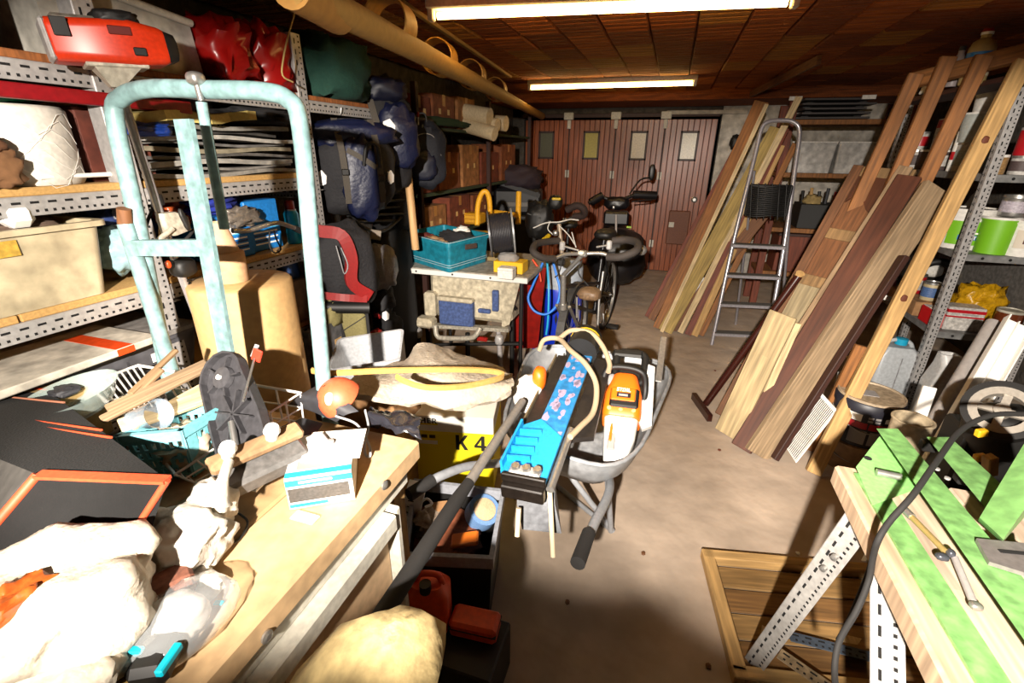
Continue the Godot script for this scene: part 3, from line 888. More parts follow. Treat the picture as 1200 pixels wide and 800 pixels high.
func storage_bin() -> void:
	# big translucent tub with lid and a yellow label
	var y3 := L3 + 0.024
	var t := thing("storage_bin", "large translucent plastic tub with a yellow label on the left shelf", "tub", Vector3(SX - 0.19, y3, -0.665))
	var m := mt("tub_milky", "d9c9a6", 0.45, 0, "dirt", 1.5)
	obj("body", G.new().loft([ring_xz(0.36, 0.58, 0.0, 0.03), ring_xz(0.39, 0.63, 0.2, 0.03), ring_xz(0.42, 0.66, 0.2, 0.03), ring_xz(0.42, 0.66, 0.215, 0.03), ring_xz(0.38, 0.62, 0.215, 0.03), ring_xz(0.37, 0.6, 0.14, 0.03)]), m, t)
	obj("label", G.new().box(Vector3(0.197, 0.17, -0.02), Vector3(0.004, 0.04, 0.17), 0.001), mt("label_yellow", "e0b54a", 0.6, 0, "dirt", 6.0), t)
	obj("contents", G.new().blob(Vector3(0, 0.2, -0.05), Vector3(0.15, 0.06, 0.24), 0.5, 22), mt("contents", "8c7464", 0.8, 0, "dirt", 8.0), t)
	t = thing("white_pot", "small white plastic pot lying on the translucent tub", "pot", Vector3(SX - 0.02, y3 + 0.216, -0.8))
	obj("body", G.new().box(Vector3(0, 0.03, 0), Vector3(0.06, 0.06, 0.07), 0.018), M.paper, t)

# ------------------------------------------------------------------ hand truck, strimmer, paper roll
func hand_truck_area() -> void:
	var pale := mt("pale_blue", "8fb4b6", 0.45, 0, "dirt", 4.0)
	var t := thing("hand_truck", "tall pale blue tubular hand truck standing before the steel shelving", "hand truck", Vector3(-1.1, 0, -1.0))
	var path := smooth([Vector3(-1.421, 0.846, -0.930), Vector3(-1.434, 0.990, -0.940), Vector3(-1.412, 1.416, -0.960), Vector3(-1.432, 1.666, -0.990), Vector3(-1.399, 1.719, -1.000), Vector3(-1.307, 1.738, -1.010), Vector3(-1.146, 1.734, -1.030), Vector3(-0.993, 1.729, -1.050), Vector3(-0.921, 1.710, -1.060), Vector3(-0.897, 1.647, -1.060), Vector3(-0.892, 1.355, -1.030), Vector3(-0.889, 1.045, -1.000), Vector3(-0.890, 0.940, -0.990)], 5)
	path.insert(0, Vector3(path[0].x, 0.03, -1.0))
	path.append(Vector3(path[-1].x, 0.03, -1.04))
	objw("frame", G.new().tube(path, 0.0215, 14), pale, t)
	objw("side_tube", G.new().tube([Vector3(-1.417, 1.403, -0.930), Vector3(-1.388, 0.947, -0.920)], 0.02, 12), pale, t)
	objw("tube_cap", G.new().tube([Vector3(-1.406, 1.444, -0.930), Vector3(-1.417, 1.403, -0.930)], [0.017, 0.019], 12), M.wood_brown, t)
	objw("cross_bar", G.new().bar([Vector3(-1.413, 1.339, -0.920), Vector3(-1.114, 1.360, -0.920)], 0.022, 0.042, Vector3.UP), pale, t)
	objw("centre_plate", G.new().bar([Vector3(-1.107, 1.660, -0.920), Vector3(-1.101, 1.364, -0.900), Vector3(-1.127, 0.999, -0.900)], 0.05, 0.012, Vector3.BACK), pale, t)
	objw("inner_tube", G.new().tube([Vector3(-1.143, 1.704, -1.010), Vector3(-1.146, 1.394, -1.000)], 0.013, 10), pale, t)
	objw("knob", G.new().tube([Vector3(-1.142, 1.707, -1.010), Vector3(-1.145, 1.741, -1.010)], 0.008, 8).blob(Vector3(-1.146, 1.756, -1.010), Vector3(0.02, 0.016, 0.02), 0.05, 3), M.steel, t)
	objw("toe_plate", G.new().box(Vector3(-1.1, 0.012, -0.95), Vector3(0.5, 0.01, 0.24), 0.003), pale, t)
	for s in [-1.36, -0.84]:
		objw("wheel", G.new().lathe([Vector2(0.02, -0.03), Vector2(0.11, -0.03), Vector2(0.125, -0.015), Vector2(0.125, 0.015), Vector2(0.11, 0.03), Vector2(0.02, 0.03)], 24, Transform3D(Basis(Vector3.BACK, PI / 2), Vector3(s, 0.125, -1.11))), M.black_rubber, t)
	# strimmer hung engine-up against the shelving
	t = thing("brush_cutter", "orange petrol brush cutter with a silver shaft leaning on the shelving", "brush cutter", Vector3(-1.500, 1.006, -1.126))
	var up := Vector3(-1.470, 1.713, -1.052)
	objw("shaft", G.new().tube([Vector3(-1.460, 1.825, -1.020), up, Vector3(-1.490, 1.304, -1.091), Vector3(-1.500, 0.979, -1.136)], 0.0125, 12), mt("alu_shaft", "c9c5c6", 0.25, 0.6, "fine", 3.0), t)
	var ring := G.new()
	ring.tube([Vector3(-1.485, 1.465, -1.086), Vector3(-1.486, 1.435, -1.088)], 0.0145, 12)
	for k in 5: ring.tube([Vector3(-1.495, 1.193, -1.112) + Vector3(0, -0.012 * k, -0.003 * k), Vector3(-1.495, 1.193, -1.112) + Vector3(0, -0.012 * k - 0.005, -0.003 * k)], 0.0148, 12)
	objw("shaft_ring", ring, M.black, t)
	# engine: a rounded orange housing with dark vents, seen from its side
	var e := Node3D.new()
	e.name = "engine"
	t.add_child(e)
	e.global_transform = Transform3D(Basis(Vector3.UP, deg_to_rad(62)), Vector3(-1.430, 1.842, -1.026)) * tf(Vector3.ZERO, 0, 0, 3).scaled_local(Vector3.ONE * 0.88)
	var or_m := mt("engine_orange", "cf3412", 0.35, 0, "fine", 5.0)
	obj("housing", G.new().loft([ring_yz(-0.135, 0.095, 0.12, 0.02), ring_yz(-0.13, 0.105, 0.13, 0.025), ring_yz(0.05, 0.118, 0.14, 0.025, Vector3(0, 0.004, 0)), ring_yz(0.12, 0.1, 0.135, 0.025), ring_yz(0.135, 0.085, 0.125, 0.02)]), or_m, e)
	obj("end_cover", G.new().loft([ring_yz(0.132, 0.085, 0.13, 0.02), ring_yz(0.16, 0.07, 0.11, 0.02), ring_yz(0.165, 0.05, 0.09, 0.02)]), M.black, e)
	obj("vent_panel", G.new().box(Vector3(-0.105, 0.028, 0.071), Vector3(0.036, 0.045, 0.004), 0.002), M.black, e)
	obj("name_plate", G.new().box(Vector3(0.025, 0.03, 0.071), Vector3(0.055, 0.022, 0.004), 0.002), mt("plate_dark", "5a1a14", 0.4, 0, ""), e)
	obj("oval_cap", G.new().box(Vector3(0.06, -0.02, 0.071), Vector3(0.032, 0.022, 0.006), 0.005, tf(Vector3.ZERO)), M.black, e)
	obj("starter", G.new().blob(Vector3(0.03, 0.066, 0.01), Vector3(0.06, 0.022, 0.05), 0.15, 4), M.black, e)
	obj("top_cover", G.new().box(Vector3(-0.02, 0.055, -0.01), Vector3(0.2, 0.02, 0.1), 0.008), mt("dirty_alu", "8a8276", 0.5, 0.3, "dirt", 6.0), e)
	obj("cylinder", G.new().box(Vector3(-0.138, 0.0, 0.0), Vector3(0.014, 0.1, 0.12), 0.006), M.galv, e)
	obj("clutch_housing", G.new().hexa([Vector3(-0.03, -0.11, -0.03), Vector3(-0.0, -0.11, -0.03), Vector3(-0.0, -0.11, 0.02), Vector3(-0.03, -0.11, 0.02), Vector3(-0.06, -0.055, -0.05), Vector3(0.06, -0.055, -0.05), Vector3(0.06, -0.055, 0.05), Vector3(-0.06, -0.055, 0.05)]).box(Vector3(0.0, -0.055, 0.0), Vector3(0.15, 0.012, 0.11), 0.003), mt("cast_white", "c8c0ae", 0.55, 0.1, "dirt", 6.0), e)
	# handle, throttle and cable
	var h := Node3D.new()
	h.name = "handle"
	t.add_child(h)
	h.global_transform = Transform3D(Basis(Vector3.UP, deg_to_rad(90)), Vector3(-1.460, 1.380, -1.086))
	obj("grip_housing", G.new().loft([ring_xz(0.02, 0.03, -0.035, 0.008), ring_xz(0.085, 0.035, -0.025, 0.012, Vector3(0.015, 0, 0)), ring_xz(0.09, 0.035, 0.015, 0.012, Vector3(0.012, 0, 0)), ring_xz(0.05, 0.03, 0.034, 0.01, Vector3(-0.004, 0, 0))]), mt("cast_white", "c8c0ae"), h)
	obj("lever", G.new().tube(smooth([Vector3(-0.01, -0.012, 0.02), Vector3(-0.045, -0.03, 0.02), Vector3(-0.06, -0.04, 0.02), Vector3(-0.035, -0.045, 0.015)], 4), 0.008, 8), mt("cast_white", "c8c0ae"), h)
	obj("dark_trigger", G.new().blob(Vector3(0.035, 0.002, 0.02), Vector3(0.009, 0.035, 0.008), 0.1, 6, -1e9, 1.6, tf(Vector3.ZERO, 0, 0, 12)), M.black, h)
	objw("cable", G.new().tube(smooth([Vector3(-1.500, 1.497, -1.077), Vector3(-1.500, 1.435, -1.078), Vector3(-1.490, 1.385, -1.038), Vector3(-1.480, 1.332, -1.010), Vector3(-1.470, 1.325, -1.053), Vector3(-1.460, 1.323, -1.116), Vector3(-1.470, 1.366, -1.188)], 5), 0.005, 7), M.black_rubber, t)
	objw("grip", G.new().blob(Vector3(-1.485, 1.237, -1.110), Vector3(0.035, 0.033, 0.038), 0.06, 3), M.black, t)
	objw("trigger", G.new().blob(Vector3(-1.460, 1.261, -1.047), Vector3(0.008, 0.012, 0.008), 0.06, 3), M.orange, t)
	var stick := objw("wooden_stick", G.new().tube(smooth([Vector3(-1.520, 1.695, -1.093), Vector3(-1.520, 1.592, -1.096), Vector3(-1.520, 1.520, -1.093), Vector3(-1.520, 1.406, -1.106), Vector3(-1.530, 1.275, -1.085)], 3), 0.007, 7), M.pine)
	tag(stick, "thin pale wooden stick beside the silver brush cutter shaft", "stick")
	# bent steel tube with a black end on the third shelf
	t = thing("bent_tube", "bent steel tube with a black rubber end before the blue boxes", "tube", Vector3(-1.545, 1.291, -1.577))
	objw("tube_body", G.new().tube(smooth([Vector3(-1.560, 1.309, -1.393), Vector3(-1.550, 1.301, -1.453), Vector3(-1.545, 1.308, -1.527), Vector3(-1.540, 1.311, -1.605), Vector3(-1.540, 1.278, -1.691)], 5), 0.0095, 10), M.steel, t)
	objw("rubber_end", G.new().tube([Vector3(-1.540, 1.278, -1.691), Vector3(-1.540, 1.258, -1.729)], 0.013, 10), M.black_rubber, t)
	var cb := objw("black_cable_loop", G.new().tube(smooth([Vector3(-1.550, 1.285, -1.562), Vector3(-1.550, 1.225, -1.548), Vector3(-1.550, 1.193, -1.568), Vector3(-1.550, 1.201, -1.604), Vector3(-1.550, 1.246, -1.590), Vector3(-1.550, 1.282, -1.585)], 5), 0.0035, 6), M.black_rubber)
	tag(cb, "thin dark cable loop hanging from the bent steel tube", "cable")
	# big kraft paper roll with a smaller roll and a cone on top
	t = thing("kraft_roll", "big roll of brown kraft paper standing behind the hand truck", "roll", Vector3(-1.27, 0, -1.42))
	var base := Vector3(-1.372, 1.178, -1.217)
	t.position = Vector3(base.x, 0, base.z)
	var hh := base.y
	obj("roll", G.new().lathe([Vector2(0.03, 0), Vector2(0.16, 0), Vector2(0.162, 0.01), Vector2(0.162, hh - 0.008), Vector2(0.155, hh), Vector2(0.03, hh), Vector2(0.03, hh - 0.01)], 36), M.kraft, t)
	t = thing("small_roll", "short kraft roll with a cardboard cone, standing on the big roll", "roll", Vector3(base.x - 0.015, hh + 0.001, base.z + 0.02))
	obj("roll", G.new().lathe([Vector2(0.052, 0), Vector2(0.054, 0.004), Vector2(0.054, 0.095), Vector2(0.05, 0.1)], 26), mt("kraft2", "cfa57b", 0.75, 0, "fine", 3.0), t)
	obj("cone", G.new().lathe([Vector2(0.05, 0.1), Vector2(0.024, 0.195), Vector2(0.02, 0.196), Vector2(0.03, 0.15)], 26, tf(Vector3(-0.012, 0, 0))), mt("kraft3", "d3ab86", 0.75, 0, "fine", 3.0), t)

func ring_yz(x: float, h: float, d: float, r: float, off := Vector3.ZERO) -> Array:
	var out := []
	for q in rect2(h, d, r): out.append(Vector3(x, q.x, q.y) + off)
	return out

# a sheet through a grid of world points
func patch(rows: Array, th: float, steps := 5, wob := 0.0, sd := 1) -> G:
	var cols := []
	for r in rows: cols.append(smooth(r, steps))
	var out := []
	var m: int = cols[0].size()
	for j in m:
		var c := []
		for r in cols: c.append(r[j])
		out.append(smooth(c, steps))
	if wob > 0.0:
		var fn := FastNoiseLite.new()
		fn.seed = sd; fn.frequency = 11.0; fn.fractal_octaves = 3
		for r in out:
			for j in r.size():
				r[j] += Vector3(fn.get_noise_3dv(r[j]), fn.get_noise_3dv(r[j] + Vector3(5, 0, 0)) * 1.3, fn.get_noise_3dv(r[j] + Vector3(0, 5, 0))) * wob
	return G.new().sheet(out, th)

# ------------------------------------------------------------------ the bench at left and what lies on it
func left_bench() -> void:
	var t := thing("workbench", "pale thick wooden workbench top at left with a white panelled cabinet beneath", "workbench", Vector3(-1.0, 0, -0.2))
	var k := 0
	for z in [[-0.58, -0.77], [-0.773, -0.985], [-0.988, -1.2]]:
		objw("plank", G.new().box(Vector3((z[0] + z[1]) / 2, 0.82, -0.2), Vector3(absf(z[1] - z[0]), 0.06, 1.56), 0.006, Transform3D.IDENTITY), [mt("bench_wood", "d3b083", 0.8, 0, "fine", 1.6), mt("bench_wood2", "ccA878", 0.8, 0, "dirt", 1.5)][k % 2], t)
		k += 1
	objw("apron", G.new().box(Vector3(-0.607, 0.765, -0.35), Vector3(0.02, 0.05, 1.16), 0.003), M.white_metal, t)
	var wm: Material = M.white_metal
	objw("carcass", G.new().box(Vector3(-0.66, 0.4, -0.35), Vector3(0.03, 0.68, 1.14), 0.003), mt("carcass", "b4885a", 0.7, 0, "grain_u", 1.5), t)
	objw("top_rail", G.new().box(Vector3(-0.592, 0.715, -0.31), Vector3(0.06, 0.05, 1.0), 0.004), wm, t)
	objw("end_panel", G.new().box(Vector3(-0.605, 0.41, -0.83), Vector3(0.07, 0.66, 0.02), 0.003), wm, t)
	for q in [[-0.63, 0.38], [-0.24, 0.38]]:
		for y in [[0.56, 0.24], [0.28, 0.26]]:
			objw("drawer_front", G.new().box(Vector3(-0.615, y[0], q[0]), Vector3(0.025, y[1], q[1]), 0.004), mt("drawer_tan", "e0bd94", 0.65, 0, "fine", 1.5), t)
			objw("edge_strip", G.new().box(Vector3(-0.605, y[0] + y[1] / 2 + 0.012, q[0] + 0.04), Vector3(0.04, 0.016, q[1] - 0.1), 0.003), wm, t)
	for s in [[-1.15, -0.95], [-1.15, 0.5], [-0.66, 0.5], [-0.66, -0.93]]:
		objw("bench_leg", G.new().box(Vector3(s[0], 0.395, s[1]), Vector3(0.06, 0.79, 0.06), 0.004), M.pine, t)
	for p in [Vector3(-0.579, 0.838, -0.795), Vector3(-0.579, 0.806, -0.412)]:
		objw("bolt_head", G.new().lathe([Vector2(0.012, 0), Vector2(0.012, 0.004), Vector2(0.006, 0.007)], 12, Transform3D(Basis(Vector3.BACK, -PI / 2), p)), M.steel, t)
	var y0 := 0.852
	# black tool bag with orange piping
	t = thing("tool_bag", "black fabric tool bag with orange piping at the left edge of the bench", "bag", Vector3(-1.193, 0.852, -0.474))
	var r1 := Vector3(-1.005, 1.060, -0.393)
	var r2 := Vector3(-0.776, 1.060, -0.455)
	var f2 := Vector3(-0.854, 0.930, -0.393)
	var f1 := Vector3(-1.051, 0.930, -0.246)
	var b2 := Vector3(-1.550, 0.980, -0.695)
	var b1 := Vector3(-1.889, 0.980, -0.632)
	var e1 := Vector3(-1.480, 1.000, -0.458)
	var flat := func(p: Vector3) -> Vector3: return Vector3(p.x, 0.852, p.z)
	var body := G.new()
	body.face([r1, r2, b2, b1, e1], Vector3.UP).face([r1, r2, f2, f1], Vector3.UP)
	body.face([r2, f2, flat.call(f2), flat.call(b2), b2], Vector3.RIGHT)
	body.face([f1, e1, b1, flat.call(b1), flat.call(f1)], Vector3.LEFT)
	body.face([f1, f2, flat.call(f2), flat.call(f1)], Vector3.BACK).face([b1, b2, flat.call(b2), flat.call(b1)], Vector3.FORWARD)
	body.face([flat.call(f1), flat.call(f2), flat.call(b2), flat.call(b1)], Vector3.DOWN)
	objw("body", body, mt("tool_bag", "0b0a0a", 0.97, 0, "dirt", 7.0, "fine_bump", 0.5), t)
	var pip := mt("piping", "e0502c", 0.6, 0, "fine", 6.0)
	objw("piping", G.new().bar([r1, r2], 0.02, 0.006, Vector3.UP), pip, t)
	objw("piping", G.new().tube([r2, f2], 0.006, 8), pip, t)
	objw("piping", G.new().tube([r1, f1], 0.008, 8), pip, t)
	objw("piping", G.new().tube([b1, b2], 0.006, 8), pip, t)
	for q in [0.36, 0.44, 0.8]: objw("piping", G.new().tube([e1.lerp(b1, q) + Vector3(0, 0.002, 0), r2.lerp(b2, q) + Vector3(0, 0.002, 0)], 0.003, 6), [pip, pip, mt("piping2", "a0674f", 0.8, 0, "")][0 if q < 0.5 else 2], t)
	objw("end_flap", G.new().face([r1, e1, f1], Vector3(-0.3, 0.5, 0.5)), mt("grey_canvas", "4a4743", 0.85, 0, "dirt", 5.0), t)
	# white rags
	var rag := mt("rag_white", "cdc6ba", 0.9, 0, "fine", 5.0, "bump", 0.5)
	var g := G.new().blob(Vector3(-0.814, 0.900, -0.468), Vector3(0.085, 0.05, 0.07), 0.3, 5, y0, 1.3, Transform3D.IDENTITY, 36, 24)
	g.blob(Vector3(-0.817, 0.920, -0.547), Vector3(0.04, 0.05, 0.04), 0.3, 7, y0, 1.3, Transform3D.IDENTITY, 26, 18)
	g.blob(Vector3(-0.772, 0.865, -0.423), Vector3(0.085, 0.02, 0.03), 0.4, 8, y0, 1.3, Transform3D.IDENTITY, 26, 14)
	g.tube(smooth([Vector3(-0.776, 0.950, -0.525), Vector3(-0.777, 0.990, -0.553), Vector3(-0.798, 1.000, -0.588)], 4), [0.03, 0.02, 0.016, 0.013, 0.01], 12)
	tag(objw("white_glove", g, rag), "crumpled white cotton glove lying against the black tool bag", "glove")
	g = G.new().blob(Vector3(-0.822, 0.940, -0.273), Vector3(0.125, 0.085, 0.13), 0.28, 15, y0, 1.1, Transform3D.IDENTITY, 40, 26)
	g.blob(Vector3(-0.780, 0.900, -0.214), Vector3(0.13, 0.05, 0.08), 0.3, 18, y0, 1.1, Transform3D.IDENTITY, 30, 20)
	tag(objw("white_bag", g, mt("cream_bag", "c6bcab", 0.75, 0, "fine", 5.0, "bump", 0.6)), "crumpled cream white cloth bag in the bottom left corner", "bag")
	tag(objw("orange_packet", G.new().blob(Vector3(-0.801, 1.000, -0.231), Vector3(0.03, 0.03, 0.045), 0.4, 20), mt("packet", "b4561f", 0.4, 0, "dirt", 14.0)), "orange brown packet showing in the mouth of the cream bag", "packet")
	t = objw("brown_block", G.new().box(Vector3.ZERO, Vector3(0.05, 0.055, 0.15), 0.006, Transform3D(Basis(Vector3.UP, -0.5), Vector3(-0.765, 0.885, -0.355))), mt("rust", "7c4a36", 0.85, 0, "dirt", 10.0))
	tag(t, "rusty brown block between the cream bag and the packaged power tool", "block")
	# power tool in clear packaging
	t = thing("packaged_tool", "grey and turquoise power tool in clear packaging at the bench's front edge", "tool", Vector3(-0.695, 0.852, -0.347))
	objw("tool_body", G.new().blob(Vector3(-0.685, 0.885, -0.353), Vector3(0.045, 0.03, 0.04), 0.12, 3, y0), mt("tool_grey", "a8a49e", 0.5, 0, "fine", 6.0), t)
	objw("tool_foot", G.new().box(Vector3.ZERO, Vector3(0.055, 0.04, 0.07), 0.01, Transform3D(Basis(Vector3.UP, 0.5), Vector3(-0.650, 0.885, -0.290))), M.black, t)
	for q in [[Vector3(0.012, 0.012, 0.045), Vector3(-0.610, 0.910, -0.286)], [Vector3(0.02, 0.01, 0.012), Vector3(-0.671, 0.905, -0.282)], [Vector3(0.016, 0.004, 0.01), Vector3(-0.667, 0.858, -0.408)]]:
		objw("turquoise_clip", G.new().box(Vector3.ZERO, q[0], 0.002, Transform3D(Basis(Vector3.UP, 0.3), q[1])), mt("turq", "0aa0b4", 0.4, 0, ""), t)
	objw("clear_packaging", G.new().blob(Vector3(-0.672, 0.885, -0.352), Vector3(0.062, 0.036, 0.085), 0.1, 9, y0), clear("packaging", Color(0.9, 0.92, 0.93, 0.16)), t)
	t = objw("wood_offcut", G.new().box(Vector3.ZERO, Vector3(0.07, 0.03, 0.06), 0.004, Transform3D(Basis(Vector3.UP, 0.4), Vector3(-0.665, 0.868, -0.267))), mt("olive_wood", "b0904a", 0.8, 0, "grain_v", 3.0))
	tag(t, "small yellowish wooden offcut at the bottom edge beside the cream bag", "offcut")
	# glass dish
	t = thing("glass_dish", "shallow oval glass dish behind the black tool bag", "dish", Vector3(-1.490, 0.930, -0.724))
	var gm := clear("dish_glass", Color(0.75, 0.82, 0.8, 0.35), 0.08)
	objw("bowl", G.new().lathe([Vector2(0.06, 0), Vector2(0.085, 0.02), Vector2(0.105, 0.06), Vector2(0.11, 0.062), Vector2(0.098, 0.05), Vector2(0.075, 0.014), Vector2(0.0, 0.008)], 30, Transform3D(Basis.from_euler(Vector3(0.15, 0, 0.1)), Vector3(-1.411, 0.950, -0.681))), gm, t)
	objw("dark_contents", G.new().blob(Vector3(-1.484, 0.990, -0.697), Vector3(0.03, 0.012, 0.03), 0.3, 4), M.dark_plastic, t)
	# white wire basket
	t = thing("wire_basket", "white plastic-coated wire basket lying behind the blue basket", "basket", Vector3(-1.428, 0.852, -0.917))
	var wc := mt("wire_white", "e8e6e0", 0.5, 0, "")
	var cs := [Vector3(-1.494, 0.980, -0.779), Vector3(-1.484, 0.980, -0.892), Vector3(-0.940, 0.950, -0.952), Vector3(-1.007, 0.900, -0.609)]
	g = G.new()
	var lo := []
	for c in cs: lo.append(Vector3(c.x, 0.865, c.z).lerp(Vector3(-0.85, 0.865, -0.8), 0.12))
	g.tube([cs[0], cs[1], cs[2], cs[3], cs[0]], 0.0045, 8)
	g.tube([lo[0], lo[1], lo[2], lo[3], lo[0]], 0.003, 6)
	obj_wires(g, cs, lo, 7)
	objw("wire_frame", g, wc, t)
	# blue plastic basket with grid sides
	blue_basket()
	# old sticks lying across the basket
	for q in 6:
		var a: Vector3 = [Vector3(-1.236, 0.990, -0.627), Vector3(-1.253, 1.000, -0.654), Vector3(-1.247, 1.000, -0.701), Vector3(-1.237, 1.020, -0.704), Vector3(-1.144, 1.000, -0.610), Vector3(-1.116, 1.000, -0.701)][q]
		var b: Vector3 = [Vector3(-1.150, 1.040, -0.848), Vector3(-1.156, 1.050, -0.864), Vector3(-1.213, 1.060, -0.782), Vector3(-1.246, 1.080, -0.854), Vector3(-1.057, 1.010, -0.785), Vector3(-1.092, 1.020, -0.839)][q]
		var o := strip("wood_lath", a, b, [0.024, 0.03, 0.02, 0.016, 0.045, 0.04][q], 0.012, Vector3(0.2, 0.9, 0.4), [M.wood_grey, mt("lath", "9a7b58", 0.8, 0, "grain_v", 3.0), M.pine_pale][q / 2])
		tag(o, ["old grey-brown lath on the blue basket, lowest of the bunch", "old grey-brown lath on the blue basket, above the lowest", "short brown lath crossing the bunch on the wire basket", "thin brown lath pointing up towards the hand truck leg", "pale dusty board lying inside the blue basket", "second pale dusty board in the blue basket, beside the black gear cover"][q], "lath", "laths on the baskets")
	t = thing("plastic_cup", "clear plastic cup lying on its side in the blue basket", "cup", Vector3(-1.114, 1.000, -0.667))
	objw("cup_wall", G.new().lathe([Vector2(0.022, 0), Vector2(0.034, 0.08), Vector2(0.036, 0.082), Vector2(0.032, 0.078), Vector2(0.02, 0.004)], 22, along(Vector3(-1.144, 1.000, -0.641), Vector3(-1.023, 1.040, -0.660), Vector3.UP)), clear("cup", Color(0.62, 0.68, 0.74, 0.45), 0.1), t)
	# black ribbed gear cover standing on end
	gear_cover()
	# wooden bar with two white knobs on a grey metal base
	t = thing("bar_handle_tool", "worn wooden bar with two white knobs on a grey metal base", "tool", Vector3(-0.904, 0.852, -0.730))
	var wa := Vector3(-0.841, 0.985, -0.573)
	var wb := Vector3(-0.765, 0.985, -0.756)
	var fx := along(wa, wb, Vector3(0.1, 0.8, 0.6))
	objw("wooden_bar", G.new().box(Vector3(0, wa.distance_to(wb) / 2, 0), Vector3(0.042, wa.distance_to(wb), 0.024), 0.006, fx), mt("worn_bar", "a88560", 0.75, 0, "grain_v", 3.0), t)
	for p in [0.2, 0.66]:
		objw("knob", G.new().lathe([Vector2(0.013, 0.0), Vector2(0.013, 0.012), Vector2(0.018, 0.022), Vector2(0.014, 0.034), Vector2(0.0, 0.037)], 16, along(wa.lerp(wb, p) + fx.basis.z * 0.012, wa.lerp(wb, p) + fx.basis.z, Vector3.UP)), M.paper, t)
	objw("metal_base", G.new().box(Vector3(0.02, wa.distance_to(wb) / 2, -0.045), Vector3(0.075, wa.distance_to(wb) * 0.95, 0.05), 0.008, fx), mt("base_grey", "7c7a78", 0.5, 0.2, "dirt", 8.0), t)
	objw("wire_rack", G.new().tube([Vector3(-0.937, 0.870, -0.660), Vector3(-0.821, 0.870, -0.651), Vector3(-0.836, 0.870, -0.746)], 0.004, 6), wc, t)
	# lamp box with papers
	t = thing("lamp_box", "white, black and turquoise printed cardboard box with papers on its lid", "box", Vector3(-0.704, 0.852, -0.729))
	var bl := Vector3(-0.720, 0.853, -0.640)
	var br := Vector3(-0.603, 0.853, -0.715)
	var dep := Vector3(br.z - bl.z, 0, -(br.x - bl.x)).normalized() * 0.17
	if dep.z > 0.0: dep = -dep
	var hgt := Vector3(0, 0.082, 0)
	objw("body", G.new().hexa([bl, br, br + dep, bl + dep, bl + hgt, br + hgt, br + dep + hgt, bl + dep + hgt]), M.white, t)
	var face := Transform3D(Basis((br - bl).normalized(), Vector3.UP, -dep.normalized()), bl)
	var bw := bl.distance_to(br)
	objw("dark_print", G.new().box(Vector3(bw * 0.48, 0.036, 0.0), Vector3(bw * 0.92, 0.036, 0.001), 0, face), mt("photo_print", "55524f", 0.5, 0, "dirt", 20.0), t)
	objw("turquoise_print", G.new().box(Vector3(bw * 0.5, 0.068, 0.0), Vector3(bw, 0.016, 0.001), 0, face).box(Vector3(bw * 0.3, 0.008, 0.0), Vector3(bw * 0.58, 0.009, 0.001), 0, face).box(Vector3(bw * 0.5, 0.0825, -0.012), Vector3(bw, 0.001, 0.018), 0, face), mt("turq_print", "24bfd0", 0.5, 0, ""), t)
	objw("white_print", G.new().box(Vector3(bw * 0.45, 0.069, 0.001), Vector3(bw * 0.5, 0.005, 0.001), 0, face), M.paper, t)
	objw("panel_print", G.new().box(Vector3(bw * 0.35, 0.0825, -0.045), Vector3(bw * 0.4, 0.001, 0.035), 0, face).box(Vector3(bw * 0.8, 0.0825, -0.045), Vector3(bw * 0.3, 0.001, 0.035), 0, face), M.print_grey, t)
	var sh := objw("paper_sheet", G.new().box(Vector3(bw * 0.62, 0.086, -0.115), Vector3(bw * 0.95, 0.003, 0.12), 0.0, face * tf(Vector3.ZERO, -6)), M.paper)
	tag(sh, "white printed sheet of paper lying on the turquoise lamp box", "paper")
	t = thing("small_bolt", "grey bolt with a round head lying on the white paper", "bolt", Vector3(-0.723, 0.945, -0.796))
	objw("shank", G.new().cyl(Vector3(-0.747, 0.947, -0.800), Vector3(-0.711, 0.947, -0.777), 0.005, 8), M.grey_metal, t)
	objw("head", G.new().lathe([Vector2(0.011, -0.003), Vector2(0.011, 0.003), Vector2(0.0, 0.005)], 14, tf(Vector3(-0.706, 0.946, -0.777))), M.grey_metal, t)
	# orange shade, black guard, plastic and strap
	t = thing("orange_guard", "orange plastic guard with an oval hole, right of the white wire basket", "guard", Vector3(-0.865, 0.860, -1.012))
	var oc := Vector3(-0.829, 0.930, -0.986)
	var ox := along(oc, oc + Vector3(-0.35, 0.75, 0.4), Vector3.RIGHT)
	var prof := []
	for i in 9: prof.append(Vector2(0.062 * cos(i * PI / 17.0), 0.07 * sin(i * PI / 17.0)))
	for i in range(8, -1, -1): prof.append(Vector2(0.059 * cos(i * PI / 17.0), 0.067 * sin(i * PI / 17.0)))
	objw("shell", G.new().lathe(prof, 26, ox, false), mt("guard_orange", "f0613c", 0.5, 0, "fine", 5.0), t)
	objw("oval_opening", G.new().blob(ox * Vector3(-0.03, 0.043, 0.022), Vector3(0.012, 0.02, 0.016), 0.0, 1, -1e9, 1.0, Transform3D.IDENTITY, 14, 8), mt("hole_white", "d9d2c8", 0.8, 0, ""), t)
	objw("flange", G.new().box(ox * Vector3(0.05, 0.0, 0.0), Vector3(0.06, 0.02, 0.02), 0.005), mt("guard_orange2", "e0542f", 0.5, 0, "fine", 5.0), t)
	g = patch([[Vector3(-0.994, 0.900, -0.954), Vector3(-0.917, 0.900, -0.949), Vector3(-0.811, 0.890, -0.934)], [Vector3(-0.944, 0.940, -0.954), Vector3(-0.848, 0.950, -0.932), Vector3(-0.777, 0.920, -0.932)], [Vector3(-0.922, 0.950, -1.003), Vector3(-0.835, 0.960, -0.969), Vector3(-0.743, 0.930, -0.945)]], 0.004, 4)
